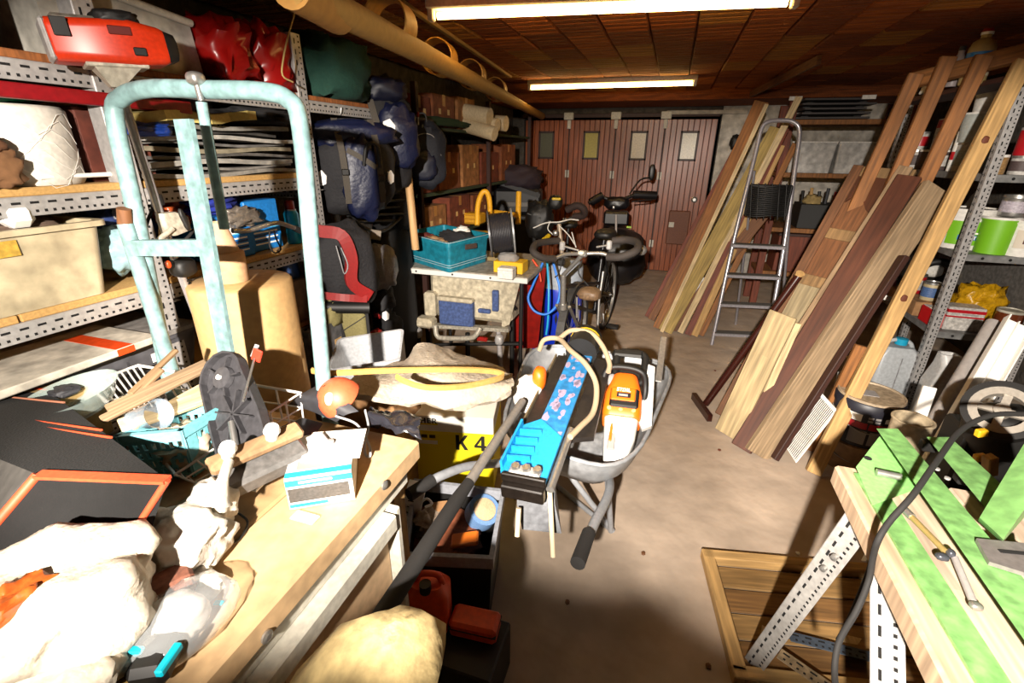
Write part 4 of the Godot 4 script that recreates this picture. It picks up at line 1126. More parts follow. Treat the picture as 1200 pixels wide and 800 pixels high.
	g.sheet([[Vector3(-0.964, 0.870, -0.887), Vector3(-0.887, 0.870, -0.817)], [Vector3(-0.927, 0.880, -0.931), Vector3(-0.861, 0.865, -0.834)], [Vector3(-0.855, 0.880, -0.926), Vector3(-0.849, 0.865, -0.880)]], 0.004)
	tag(objw("black_guard", g, M.dark_plastic), "dusty black plastic guard plate lying under the orange guard", "guard")
	g = patch([[Vector3(-0.755, 0.860, -0.990), Vector3(-0.754, 0.885, -1.001), Vector3(-0.794, 0.860, -1.074)], [Vector3(-0.659, 0.860, -0.980), Vector3(-0.662, 0.890, -0.994), Vector3(-0.714, 0.860, -1.080)], [Vector3(-0.572, 0.860, -0.978), Vector3(-0.579, 0.885, -0.993), Vector3(-0.634, 0.850, -1.093)]], 0.004, 7, 0.02, 3)
	tag(objw("black_wrap", g, mt("bin_liner", "25252b", 0.25, 0, "")), "crumpled black plastic wrapping at the far front corner of the bench", "wrapping")
	g = G.new().tube(smooth([Vector3(-0.789, 0.930, -0.905), Vector3(-0.741, 0.900, -0.927), Vector3(-0.680, 0.875, -0.888), Vector3(-0.661, 0.858, -0.864), Vector3(-0.677, 0.858, -0.866), Vector3(-0.709, 0.865, -0.914), Vector3(-0.733, 0.870, -0.966), Vector3(-0.764, 0.900, -1.001)], 6), 0.0035, 7)
	tag(objw("grey_strap", g, M.grey_plastic), "thin grey plastic strap looped beside the papers", "strap")
	t = thing("clear_pouch", "small clear pouch with a white label lying at the lamp box's foot", "pouch", Vector3(-0.676, 0.853, -0.630))
	objw("pouch", G.new().box(Vector3(-0.669, 0.857, -0.628), Vector3(0.06, 0.006, 0.028), 0.003), clear("pouch", Color(0.85, 0.88, 0.95, 0.3)), t)
	objw("label", G.new().box(Vector3(-0.670, 0.861, -0.624), Vector3(0.035, 0.001, 0.012)), M.paper, t)
	g = G.new().tube(smooth([Vector3(-0.820, 0.857, -0.594), Vector3(-0.774, 0.857, -0.577), Vector3(-0.753, 0.857, -0.534), Vector3(-0.771, 0.857, -0.513)], 5), 0.0025, 6)
	tag(objw("thin_wire", g, M.black), "thin black wire curling on the bench beside the white glove", "wire")
	t = thing("red_tag_tool", "clear screwdriver with a red tag standing behind the gear cover", "screwdriver", Vector3(-1.219, 0.950, -1.073))
	objw("handle", G.new().tube([Vector3(-0.956, 1.134, -0.856), Vector3(-0.955, 1.110, -0.834)], 0.006, 8), clear("clear_handle", Color(0.9, 0.9, 0.9, 0.4)), t)
	objw("red_tag", G.new().box(Vector3.ZERO, Vector3(0.025, 0.035, 0.006), 0.002, tf(Vector3(-0.937, 1.118, -0.832), 10, 0, -25)), mt("tag_red", "d8402a", 0.5, 0, ""), t)
	objw("blade", G.new().tube([Vector3(-0.942, 1.110, -0.827), Vector3(-0.891, 1.051, -0.728)], 0.003, 6), M.steel, t)

func obj_wires(g: G, cs: Array, lo: Array, n: int) -> void:
	for i in 4:
		for k in n:
			var a: Vector3 = cs[i].lerp(cs[(i + 1) % 4], float(k) / n)
			var b: Vector3 = lo[i].lerp(lo[(i + 1) % 4], float(k) / n)
			g.tube([a, b], 0.0028, 6)
	for k in n:
		g.tube([lo[0].lerp(lo[1], float(k) / n), lo[3].lerp(lo[2], float(k) / n)], 0.0025, 5)
	for i in 4: g.tube([cs[i].lerp(lo[i], 0.5), cs[(i + 1) % 4].lerp(lo[(i + 1) % 4], 0.5)], 0.0025, 5)

func blue_basket() -> void:
	var m := mt("basket_blue", "79c2cc", 0.5, 0, "fine", 5.0)
	var t := thing("blue_basket", "pale blue plastic basket with grid sides, full of old laths", "basket", Vector3(-1.185, 0.860, -0.740))
	var c := Vector3(-1.008, 0.985, -0.650)
	var l := Vector3(-1.121, 0.985, -0.586)
	var r := Vector3(-1.014, 0.985, -0.790)
	var b := l + r - c
	var rim := [c, r, b, l]
	var mid := (l + r) / 2
	var g := G.new()
	for i in 4:
		var a: Vector3 = rim[i]
		var z: Vector3 = rim[(i + 1) % 4]
		g.bar([a + (a - z).normalized() * 0.006, z + (z - a).normalized() * 0.006], 0.012, 0.022, Vector3.UP)
	objw("rim", g, m, t)
	for i in 4:
		var a: Vector3 = rim[i]
		var z: Vector3 = rim[(i + 1) % 4]
		var al := a.lerp(mid, 0.12)
		var zl := z.lerp(mid, 0.12)
		al.y = 0.86
		zl.y = 0.86
		g = G.new()
		var nx: int = 7
		for k in nx + 1:
			var q := float(k) / nx
			g.bar([a.lerp(z, q), al.lerp(zl, q)], 0.009, 0.004, (a - z).cross(Vector3.UP))
		for k in 5:
			var q := (k + 0.6) / 5.0
			g.bar([a.lerp(al, q), z.lerp(zl, q)], 0.004, 0.007, Vector3.UP)
		if i % 2 == 0: g.bar([a.lerp(z, 0.12), al.lerp(zl, 0.12)], 0.03, 0.005, (a - z).cross(Vector3.UP))
		objw("side_grid", g, m, t)
	var fl := []
	for p in rim:
		var q: Vector3 = p.lerp(mid, 0.12)
		q.y = 0.862
		fl.append(q)
	objw("base", G.new().hexa([fl[0], fl[1], fl[2], fl[3], fl[0] + Vector3(0, 0.006, 0), fl[1] + Vector3(0, 0.006, 0), fl[2] + Vector3(0, 0.006, 0), fl[3] + Vector3(0, 0.006, 0)]), m, t)
	var fill := G.new().blob(mid + Vector3(0, -0.06, 0), Vector3(0.06, 0.04, 0.06), 0.4, 8)
	tag(objw("dusty_rag", fill, mt("dusty", "d2bfa4", 0.9, 0, "fine", 6.0)), "pale dusty rag stuffed in the blue plastic basket", "rag")

func gear_cover() -> void:
	var t := thing("gear_cover", "dark grey ribbed plastic gear cover standing on end, dusty", "cover", Vector3(-0.862, 0.906, -0.676))
	var a := Vector3(-0.847, 0.907, -0.680)
	var b := Vector3(-1.051, 1.097, -0.832)
	var xf := along(a, b, Vector3(0.15, 0.35, 1.0))
	var l := a.distance_to(b)
	var poly := []
	poly.append(Vector2(-0.066, 0)); poly.append(Vector2(0.073, 0)); poly.append(Vector2(0.075, l * 0.35))
	for i in 9:
		var an := deg_to_rad(-10 + 200.0 * i / 8.0)
		poly.append(Vector2(-0.004 + 0.065 * cos(an), l - 0.065 + 0.065 * sin(an)))
	poly.append(Vector2(-0.07, l * 0.4))
	var m := mt("gear_grey", "48474b", 0.55, 0, "dirt", 8.0)
	objw("plate", G.new().prism(poly, 0.012, xf), m, t)
	var g := G.new()
	for i in poly.size():
		var p: Vector2 = poly[i]
		var q: Vector2 = poly[(i + 1) % poly.size()]
		g.bar([xf * Vector3(p.x, p.y, 0.012), xf * Vector3(q.x, q.y, 0.012)], 0.006, 0.026, xf.basis.z)
	objw("rim", g, m, t)
	var c := Vector3(-0.004, l - 0.066, 0.008)
	objw("hub", G.new().lathe([Vector2(0.03, 0), Vector2(0.028, 0.012), Vector2(0.012, 0.016), Vector2(0.0, 0.016)], 12, xf * Transform3D(Basis(Vector3.RIGHT, PI / 2), c)), mt("hub_grey", "5a595d", 0.4, 0.1, "dirt", 8.0), t)
	objw("bolt", G.new().lathe([Vector2(0.007, 0.016), Vector2(0.007, 0.022), Vector2(0, 0.022)], 6, xf * Transform3D(Basis(Vector3.RIGHT, PI / 2), c)), M.white, t)
	var c2 := Vector3(0.0, l * 0.45, 0.012)
	for i in 8:
		var an := TAU * i / 8.0 + 0.2
		var e := c2 + Vector3(cos(an) * 0.055, sin(an) * 0.06, 0)
		objw("rib", G.new().bar([xf * c2, xf * e], 0.004, 0.02, xf.basis.z), m, t)
	for i in 5:
		var an := TAU * i / 5.0 + 0.9
		objw("rib", G.new().bar([xf * (c + Vector3(cos(an) * 0.03, sin(an) * 0.03, 0.004)), xf * (c + Vector3(cos(an) * 0.052, sin(an) * 0.052, 0.004))], 0.004, 0.018, xf.basis.z), m, t)
	objw("pin", G.new().cyl(xf * Vector3(-0.02, 0.02, 0.02), xf * Vector3(-0.008, l * 0.4, 0.02), 0.008, 10), M.steel, t)

# ------------------------------------------------------------------ boxes, crate, sack and the floor between benches
func middle() -> void:
	# pressure washer carton
	var br := Vector3(-0.666, 0.420, -1.808)
	var bl := br + Vector3(-0.5, 0, 0.115)
	var dx := (br - bl).normalized()
	var dz := Vector3(dx.z, 0, -dx.x)
	var t := thing("washer_carton", "white and yellow pressure washer carton under the dusty sack", "box", (br + bl) / 2 + dz * 0.15 - Vector3(0, 0.42, 0))
	var face := Transform3D(Basis(dx, Vector3.UP, -dz), Vector3(bl.x, 0, bl.z))
	var w := bl.distance_to(br)
	objw("body", G.new().box(Vector3(w / 2, 0.21, -0.16), Vector3(w, 0.42, 0.32), 0.003, face), mt("carton_white", "efece2", 0.6, 0, ""), t)
	objw("yellow_print", G.new().box(Vector3(w / 2, 0.17, 0.0), Vector3(w, 0.33, 0.0015), 0, face).box(Vector3(w, 0.17, -0.16), Vector3(0.0015, 0.33, 0.32), 0, face), M.yellow, t)
	objw("yellow_print", G.new().box(Vector3(w - 0.33, 0.374, 0.0), Vector3(0.12, 0.008, 0.0015), 0, face), M.yellow, t)
	objw("white_print", G.new().box(Vector3(w - 0.34, 0.272, 0.001), Vector3(0.13, 0.022, 0.0015), 0, face), M.paper, t)
	var inv := t.global_transform.affine_inverse()
	letter("KÄRCHER", 0.028, M.print_black, t, inv * (face * tf(Vector3(w - 0.37, 0.393, 0.002))), 0.19)
	letter("K 4", 0.085, M.print_black, t, inv * (face * tf(Vector3(w - 0.115, 0.278, 0.002))), 0.15)
	for k in 3: objw("icon_print", G.new().box(Vector3(w - 0.3 - 0.04 * k, 0.305, 0.001), Vector3(0.03, 0.018, 0.0015), 0, face), mt("print_olive", "4a4410", 0.7, 0, ""), t)
	# dusty sack lying on it
	var g := patch([[Vector3(-0.907, 0.874, -1.101), Vector3(-0.964, 0.849, -1.208), Vector3(-1.094, 0.768, -1.448)], [Vector3(-0.829, 0.810, -1.189), Vector3(-0.851, 0.837, -1.284), Vector3(-0.991, 0.767, -1.572)], [Vector3(-0.708, 0.781, -1.260), Vector3(-0.728, 0.843, -1.371), Vector3(-0.940, 0.811, -1.686)], [Vector3(-0.554, 0.762, -1.347), Vector3(-0.578, 0.813, -1.451), Vector3(-0.793, 0.752, -1.742)], [Vector3(-0.467, 0.779, -1.450), Vector3(-0.489, 0.787, -1.537), Vector3(-0.605, 0.718, -1.753)]], 0.02, 6, 0.014, 4)
	tag(objw("dusty_sack", g, mt("sack", "bfb29f", 0.9, 0, "fine", 5.0, "bump", 0.7)), "dusty cream woven sack lying over the pressure washer carton", "sack")
	# bent wooden hoop
	g = G.new().bar(smooth([Vector3(-0.965, 0.979, -1.036), Vector3(-0.915, 0.972, -1.049), Vector3(-0.778, 0.963, -1.134), Vector3(-0.593, 0.951, -1.233), Vector3(-0.485, 0.934, -1.295), Vector3(-0.441, 0.926, -1.294), Vector3(-0.465, 0.928, -1.242), Vector3(-0.541, 0.924, -1.182), Vector3(-0.632, 0.930, -1.133), Vector3(-0.696, 0.946, -1.119), Vector3(-0.730, 0.956, -1.124)], 6), 0.008, 0.017, Vector3(0.1, 1, 0.2))
	tag(objw("wooden_hoop", g, mt("hoop", "c49a55", 0.6, 0, "fine", 4.0)), "long bent strip of pale wood looped across the dusty sack", "hoop")
	# grey plastic crate behind
	t = thing("grey_crate", "pale grey plastic crate with a hand hole, tilted behind the sack", "crate", Vector3(-1.3, 0.3, -2.2))
	t.global_transform = tf(Vector3(-1.190, 0.713, -1.678) + Vector3(0, -0.1, 0), 25, 12, 8)
	var cm := mt("crate_grey", "b9bcc0", 0.5, 0, "fine", 4.0)
	var tb := tub(G.new(), 0.26, 0.2, 0.3, 0.24, 0.17, 0.006, 0.02, 0.01)
	obj("body", tb, cm, t)
	obj("hand_hole", G.new().box(Vector3(0, 0.125, 0.121), Vector3(0.11, 0.03, 0.01), 0.002), M.hole, t)
	# support under it
	t = thing("cardboard_box", "cardboard box standing on the floor under the tilted grey crate", "box", Vector3(-1.190, 0.713, -1.678) * Vector3(1, 0, 1))
	obj("body", G.new().box(Vector3(0, Vector3(-1.190, 0.713, -1.678).y / 2 - 0.08, 0), Vector3(0.3, Vector3(-1.190, 0.713, -1.678).y - 0.16, 0.24), 0.004), M.cardboard, t)
	# black bin with grey rim and its contents
	var c0 := Vector3(-0.698, 0.360, -1.007)
	var c1 := Vector3(-0.404, 0.360, -1.087)
	var c2 := Vector3(-0.477, 0.360, -1.425)
	var c3 := Vector3(-0.851, 0.360, -1.370)
	t = thing("tool_crate", "black crate with a wide grey rim full of odds and ends", "crate", (c0 + c2) / 2 - Vector3(0, 0.36, 0))
	var rim := [c0, c1, c2, c3]
	var mid := (c0 + c1 + c2 + c3) / 4
	g = G.new()
	for i in 4:
		var a: Vector3 = rim[i]
		var b: Vector3 = rim[(i + 1) % 4]
		var o := ((a + b) / 2 - mid).normalized()
		g.hexa([a - Vector3(0, 0.045, 0), b - Vector3(0, 0.045, 0), b.lerp(mid, 0.09) - Vector3(0, 0.045, 0), a.lerp(mid, 0.09) - Vector3(0, 0.045, 0), a, b, b.lerp(mid, 0.09), a.lerp(mid, 0.09)])
	objw("rim", g, mt("rim_grey", "9b9ea6", 0.5, 0, "fine", 4.0), t)
	g = G.new()
	for i in 4:
		var a: Vector3 = rim[i].lerp(mid, 0.04)
		var b: Vector3 = rim[(i + 1) % 4].lerp(mid, 0.04)
		var d := Vector3(0, 0.05, 0)
		var al := a.lerp(mid, 0.1) * Vector3(1, 0, 1)
		var bl2 := b.lerp(mid, 0.1) * Vector3(1, 0, 1)
		g.hexa([al, bl2, bl2.lerp(mid * Vector3(1, 0, 1), 0.05), al.lerp(mid * Vector3(1, 0, 1), 0.05), a - d, b - d, b.lerp(mid, 0.05) - d, a.lerp(mid, 0.05) - d])
	objw("wall", g, M.black, t)
	var fl := []
	for p in rim: fl.append(p.lerp(mid, 0.14) * Vector3(1, 0, 1))
	objw("base", G.new().hexa([fl[0], fl[1], fl[2], fl[3], fl[0] + Vector3(0, 0.01, 0), fl[1] + Vector3(0, 0.01, 0), fl[2] + Vector3(0, 0.01, 0), fl[3] + Vector3(0, 0.01, 0)]), M.black, t)
	tag(objw("rusty_scrap", G.new().blob(Vector3(-0.674, 0.220, -1.265), Vector3(0.14, 0.05, 0.14), 0.5, 3), mt("scrap", "8a4a2a", 0.8, 0, "dirt", 9.0)), "rusty brown scrap filling the bottom of the grey rimmed crate", "scrap")
	tag(objw("orange_wedge", G.new().box(Vector3.ZERO, Vector3(0.1, 0.02, 0.06), 0.006, tf(Vector3(-0.558, 0.280, -1.208), 20, 5, 10)), mt("wedge", "c8681c", 0.5, 0, "")), "orange plastic wedge under the blue tape in the crate", "wedge")
	t = thing("white_carton", "small white printed carton leaning at the left end of the crate", "box", tf(Vector3(-0.801, 0.300, -1.251), 18, 0, -14))
	obj("body", G.new().box(Vector3(0, 0.05, 0), Vector3(0.07, 0.17, 0.05), 0.003), M.paper, t)
	obj("purple_stripe", G.new().box(Vector3(0, -0.03, 0.0255), Vector3(0.07, 0.008, 0.001)), mt("purple", "8a3f88", 0.6, 0, ""), t)
	for k in 4: obj("print_line", G.new().box(Vector3(-0.01, 0.02 + 0.028 * k, 0.0255), Vector3(0.022, 0.004, 0.001)), M.print_black, t)
	t = thing("tape_roll", "blue roll of tape filled with pale foam in the crate", "roll", tf(Vector3(-0.541, 0.300, -1.338), 20, 25, -20))
	obj("tape", G.new().lathe([Vector2(0.045, -0.03), Vector2(0.062, -0.03), Vector2(0.062, 0.03), Vector2(0.045, 0.03), Vector2(0.045, -0.03)], 26, Transform3D.IDENTITY, false), mt("tape_blue", "6f94c4", 0.6, 0, "fine", 8.0), t)
	obj("core", G.new().lathe([Vector2(0.044, -0.028), Vector2(0.044, 0.034), Vector2(0.0, 0.04)], 20), mt("foam_tan", "d0b48e", 0.9, 0, "fine", 8.0), t)
	t = thing("clear_wrapper", "crumpled clear wrapper on the scrap in the crate", "wrapper", Vector3(-0.704, 0.300, -1.227))
	objw("film", G.new().blob(Vector3(-0.713, 0.300, -1.224), Vector3(0.05, 0.04, 0.05), 0.4, 6), mt("film", "b9a692", 0.3, 0, "dirt", 9.0), t)
	objw("paper_ribbon", G.new().tube(smooth([Vector3(-0.756, 0.360, -1.244), Vector3(-0.739, 0.370, -1.267), Vector3(-0.713, 0.360, -1.258), Vector3(-0.729, 0.360, -1.234)], 5), 0.005, 6), M.paper, t)
	tag(objw("cardboard_scrap", G.new().box(Vector3.ZERO, Vector3(0.06, 0.03, 0.05), 0.002, tf(Vector3(-0.692, 0.320, -1.284), 30, 10, 0)), M.cardboard), "small piece of cardboard beside the clear wrapper in the crate", "cardboard")
	# orange can on the floor under the bench
	t = thing("fuel_can", "orange plastic fuel can in the dark before the grey rimmed crate", "can", tf(Vector3(-0.560, 0.200, -0.931), 15))
	obj("body", G.new().loft([ring_xz(0.12, 0.09, 0.0, 0.02), ring_xz(0.13, 0.1, 0.02, 0.025), ring_xz(0.13, 0.1, 0.15, 0.025), ring_xz(0.09, 0.07, 0.18, 0.02)]), M.orange, t)
	obj("handle", G.new().tube(smooth([Vector3(-0.04, 0.17, 0), Vector3(-0.02, 0.205, 0), Vector3(0.03, 0.205, 0), Vector3(0.045, 0.17, 0)], 4), 0.01, 8), M.orange, t)
	obj("spout_cap", G.new().lathe([Vector2(0.018, 0.17), Vector2(0.018, 0.2), Vector2(0.0, 0.2)], 14, tf(Vector3(0.0, 0, 0.03))), M.black, t)
	t = thing("dark_box", "low black box on the dark floor carrying the orange can and case", "box", Vector3(-0.487, 0.200, -0.934) * Vector3(1, 0, 1))
	obj("body", G.new().box(Vector3(0.0, 0.098, 0.02), Vector3(0.34, 0.196, 0.2), 0.006), M.black, t)
	t = thing("orange_tray", "flat orange tool case in the dark, right of the fuel can", "case", tf(Vector3(-0.414, 0.200, -0.949), 5))
	obj("body", G.new().box(Vector3(0, 0.03, 0), Vector3(0.15, 0.06, 0.08), 0.01), M.orange, t)
	obj("lid_seam", G.new().box(Vector3(0, 0.035, 0), Vector3(0.153, 0.006, 0.083), 0.002), M.black, t)
	# tan sack at the bottom of the picture
	t = thing("tan_sack", "tan canvas sack standing between the benches, bottom centre of the picture", "sack", Vector3(-0.42, 0, -0.42))
	var p0 := Vector3(-0.36, 0.9, -0.42)
	var rings := []
	for q in [[0.0, 0.13, 0.12], [0.3, 0.14, 0.13], [0.6, 0.125, 0.12], [0.66, 0.1, 0.1], [0.69, 0.06, 0.06], [0.7, 0.015, 0.02]]:
		var ring := []
		for k2 in 20:
			var an := TAU * k2 / 20.0
			var wob := 1.0 + 0.09 * sin(3.0 * an + q[0] * 7.0) + 0.05 * sin(7.0 * an + q[0] * 3.0)
			ring.append(Vector3(p0.x - 0.03 + 0.06 * smoothstep(0.55, 0.7, q[0]) + cos(an) * q[1] * wob, q[0] * p0.y / 0.7, p0.z + 0.09 - 0.1 * smoothstep(0.55, 0.7, q[0]) + sin(an) * q[2] * wob))
		rings.append(ring)
	objw("cloth", G.new().loft(rings, true, true, -0.2), mt("tan_cloth", "d6bd84", 0.9, 0, "dirt", 4.0, "bump", 0.5), t)

# ------------------------------------------------------------------ wheelbarrow and its load
func rquad(c: Array, f: float, k := 6) -> Array:
	var out := []
	for i in 4:
		var p: Vector3 = c[i]
		var a: Vector3 = p.lerp(c[(i + 3) % 4], f)
		var b: Vector3 = p.lerp(c[(i + 1) % 4], f)
		for j in k + 1:
			var t := float(j) / k
			out.append(a.lerp(p, t).lerp(p.lerp(b, t), t))
	return out

func barrow() -> void:
	var gm := mt("barrow_grey", "aeb1b5", 0.45, 0.15, "dirt", 2.5)
	var nl := Vector3(-0.546, 0.540, -1.500)
	var nr := Vector3(-0.014, 0.530, -1.445)
	var fr := Vector3(0.149, 0.580, -2.410)
	var fl := Vector3(-0.652, 0.580, -2.432)
	var mid := (nl + nr + fr + fl) / 4
	var t := thing("wheelbarrow", "pale grey steel wheelbarrow in the middle of the floor, loaded with tools", "wheelbarrow", Vector3(mid.x, 0, mid.z))
	var rim := [nl, nr, fr, fl]
	var rings := []
	for q in [[1.0, 0.0], [0.985, -0.012], [0.9, -0.1], [0.72, -0.19], [0.6, -0.2]]:
		var cs := []
		for p in rim:
			var w: Vector3 = mid.lerp(p, q[0])
			w.y = p.y + q[1]
			cs.append(w)
		rings.append(rquad(cs, 0.28))
	var under := []
	for i in range(4, -1, -1):
		var ring := []
		for p in rings[i]: ring.append(p + Vector3(0, -0.006 if i > 0 else -0.004, 0) + (p - mid) * Vector3(1, 0, 1) * (0.006 if i > 0 else 0.0))
		under.append(ring)
	var g := G.new().loft(under + rings, true, true, 0.3)
	objw("tray", g, gm, t)
	var rp := rquad(rim, 0.28)
	objw("rim", G.new().tube(rp, 0.009, 8, true), gm, t)
	var tube_m := mt("barrow_tube", "a3a6ab", 0.45, 0.2, "fine", 3.0)
	objw("handle_tube", G.new().tube(smooth([Vector3(-0.269, 0.300, -2.514), Vector3(-0.112, 0.360, -1.709), Vector3(-0.080, 0.420, -1.471), Vector3(-0.103, 0.470, -1.237), Vector3(-0.112, 0.490, -1.135)], 5), 0.0165, 12), tube_m, t)
	objw("handle_tube", G.new().tube(smooth([Vector3(-0.556, 0.300, -2.415), Vector3(-0.445, 0.360, -1.727), Vector3(-0.483, 0.420, -1.529), Vector3(-0.581, 0.520, -1.319), Vector3(-0.631, 0.550, -1.210), Vector3(-0.666, 0.550, -1.150)], 5), 0.0165, 12), tube_m, t)
	objw("grip", G.new().tube([Vector3(-0.112, 0.488, -1.167), Vector3(-0.122, 0.500, -1.027)], [0.0215, 0.0225], 14), M.black_rubber, t)
	objw("grip", G.new().tube([Vector3(-0.655, 0.550, -1.173), Vector3(-0.697, 0.545, -1.083)], [0.0215, 0.0225], 14), M.black_rubber, t)
	for q in [[Vector3(-0.320, 0.340, -1.698), Vector3(-0.059, 0.010, -1.713)], [Vector3(-0.099, 0.380, -1.597), Vector3(-0.067, 0.010, -1.711)], [Vector3(-0.483, 0.360, -1.680), Vector3(-0.435, 0.010, -1.978)], [Vector3(-0.350, 0.340, -1.589), Vector3(-0.427, 0.010, -1.981)]]:
		objw("leg", G.new().tube([q[0], q[1]], 0.013, 10), tube_m, t)
	objw("leg_brace", G.new().tube([Vector3(-0.059, 0.012, -1.711), Vector3(-0.426, 0.012, -1.978)], 0.012, 10), tube_m, t)
	var wc := Vector3(-0.379, 0.170, -2.936)
	objw("wheel", G.new().lathe([Vector2(0.05, -0.03), Vector2(0.12, -0.035), Vector2(0.165, -0.025), Vector2(0.17, 0.0), Vector2(0.165, 0.025), Vector2(0.12, 0.035), Vector2(0.05, 0.03)], 28, Transform3D(Basis(Vector3.BACK, PI / 2), wc)), M.black_rubber, t)
	# log splitter: a blue steel beam with black side plates
	var n := Vector3(-0.301, 0.656, -1.110)
	var f := Vector3(-0.285, 0.776, -2.050)
	var xf := along(n, f, Vector3(-0.05, 0.85, 0.5))
	var l := n.distance_to(f)
	t = thing("log_splitter", "blue steel log splitter beam lying lengthwise in the wheelbarrow", "log splitter", n)
	var blue := mt("splitter_blue", "2f8fd2", 0.45, 0, "dirt", 4.0)
	objw("beam", G.new().box(Vector3(0, l * 0.5, 0), Vector3(0.1, l * 0.84, 0.012), 0.003, xf).box(Vector3(0, l * 0.5, -0.05), Vector3(0.014, l * 0.84, 0.09), 0.002, xf), blue, t)
	# worn patches of bare, pinkish grey primer
	g = G.new()
	for i in 34:
		var py := l * rng.randf_range(0.2, 0.85)
		var px := rng.randf_range(-0.042, 0.04)
		var poly := []
		var rr := rng.randf_range(0.006, 0.018)
		for k in 8:
			var a := TAU * k / 8.0
			var q := rr * rng.randf_range(0.6, 1.2)
			poly.append(Vector2(clampf(px + cos(a) * q, -0.048, 0.048), py + sin(a) * q * 1.8))
		g.prism(poly, 0.0008, xf * tf(Vector3(0, 0, 0.0064)))
	objw("worn_patch", g, mt("primer", "a89ab4", 0.6, 0, "fine", 8.0), t).set_meta("kind", "stuff")
	objw("side_plate", G.new().box(Vector3(-0.085, l * 0.58, -0.03), Vector3(0.055, l * 0.6, 0.02), 0.003, xf), mt("plate_black", "2c2724", 0.5, 0.1, "dirt", 6.0), t)
	objw("side_plate", G.new().hexa([xf * Vector3(0.055, l * 0.3, -0.03), xf * Vector3(0.14, l * 0.36, -0.05), xf * Vector3(0.14, l * 0.36, -0.07), xf * Vector3(0.055, l * 0.3, -0.05), xf * Vector3(0.055, l * 0.9, -0.03), xf * Vector3(0.13, l * 0.9, -0.04), xf * Vector3(0.13, l * 0.9, -0.06), xf * Vector3(0.055, l * 0.9, -0.05)]), mt("plate_black", "2c2724"), t)
	objw("edge_rail", G.new().bar([xf * Vector3(-0.115, l * 0.3, -0.02), xf * Vector3(-0.115, l * 0.86, -0.02)], 0.006, 0.03, xf.basis.z), mt("rail_tan", "8c7a5c", 0.6, 0, "dirt", 6.0), t)
	objw("ram", G.new().tube([xf * Vector3(0.0, l * 0.85, 0.02), xf * Vector3(0.0, l * 1.0, 0.02)], [0.07, 0.07], 20), M.black, t)
	objw("ram_band", G.new().tube([xf * Vector3(0.0, l * 0.955, 0.02), xf * Vector3(0.0, l * 0.965, 0.02)], 0.0715, 20), mt("band_yellow", "d2b21f", 0.5, 0, ""), t)
	# gusset at the near end
	g = G.new()
	g.prism([Vector2(-0.1, 0.04), Vector2(0.05, 0.03), Vector2(0.05, 0.24), Vector2(-0.045, 0.32), Vector2(-0.1, 0.27)], 0.014, xf * tf(Vector3(0, 0, 0.006)))
	g.bar([xf * Vector3(-0.1, 0.05, 0.02), xf * Vector3(-0.1, 0.27, 0.02)], 0.008, 0.04, xf.basis.z)
	objw("gusset", g, mt("gusset_blue", "1f9fe0", 0.4, 0, "fine", 5.0), t)
	for k in 4: objw("gusset_rib", G.new().bar([xf * Vector3(-0.095, 0.09 + 0.045 * k, 0.018), xf * Vector3(-0.02, 0.1 + 0.045 * k, 0.018)], 0.007, 0.03, xf.basis.z), M.blue if k < 0 else mt("gusset_blue", "1f9fe0"), t)
	objw("pusher", G.new().box(Vector3(-0.02, 0.045, 0.01), Vector3(0.1, 0.04, 0.04), 0.006, xf), M.galv, t)
	for k in 3: objw("bolt", G.new().lathe([Vector2(0.014, 0), Vector2(0.014, 0.012), Vector2(0.0, 0.012)], 6, xf * Transform3D(Basis(Vector3.RIGHT, PI / 2), Vector3(-0.05 + 0.035 * k, 0.045, 0.03))), M.steel, t)
	objw("foot_plate", G.new().box(Vector3(-0.015, 0.0, -0.02), Vector3(0.135, 0.03, 0.05), 0.004, xf).box(Vector3(-0.015, 0.012, 0.02), Vector3(0.14, 0.012, 0.03), 0.003, xf), mt("foot_black", "241d18", 0.45, 0.2, "dirt", 6.0), t)
	objw("side_rod", G.new().tube([xf * Vector3(0.065, 0.02, -0.01), xf * Vector3(0.065, l * 0.33, -0.01)], 0.013, 10), M.steel, t)
	objw("leg_plate", G.new().hexa([Vector3(-0.317, 0.481, -1.121), Vector3(-0.196, 0.470, -1.155), Vector3(-0.199, 0.455, -1.170), Vector3(-0.321, 0.466, -1.136), Vector3(-0.336, 0.577, -1.122), Vector3(-0.224, 0.579, -1.159), Vector3(-0.242, 0.621, -1.227), Vector3(-0.354, 0.594, -1.180)]), mt("leg_grey", "8f9298", 0.5, 0.1, "dirt", 5.0), t)
	objw("strap", G.new().tube([Vector3(-0.318, 0.600, -1.081), Vector3(-0.312, 0.522, -1.049)], 0.008, 8).tube([Vector3(-0.239, 0.636, -1.144), Vector3(-0.204, 0.449, -1.076)], 0.008, 8), mt("strap_cream", "cdbb9c", 0.8, 0, ""), t)
	# cream rope over the splitter
	g = G.new().tube(smooth([Vector3(-0.482, 0.756, -1.922), Vector3(-0.459, 0.811, -1.919), Vector3(-0.394, 0.823, -1.922), Vector3(-0.321, 0.824, -1.810), Vector3(-0.246, 0.808, -1.737), Vector3(-0.192, 0.767, -1.680), Vector3(-0.173, 0.729, -1.613), Vector3(-0.174, 0.700, -1.532), Vector3(-0.201, 0.699, -1.432), Vector3(-0.222, 0.699, -1.358)], 6), 0.011, 10)
	g.tube(smooth([Vector3(-0.394, 0.823, -1.922), Vector3(-0.349, 0.848, -1.981), Vector3(-0.263, 0.849, -1.975), Vector3(-0.200, 0.815, -1.924), Vector3(-0.158, 0.767, -1.860), Vector3(-0.155, 0.744, -1.817)], 6), [0.011], 10)
	tag(objw("rope", g, mt("rope", "b09b7d", 0.9, 0, "fine", 12.0)), "thick dusty cream cord looped over the blue log splitter", "rope")
	# chainsaw
	chainsaw()
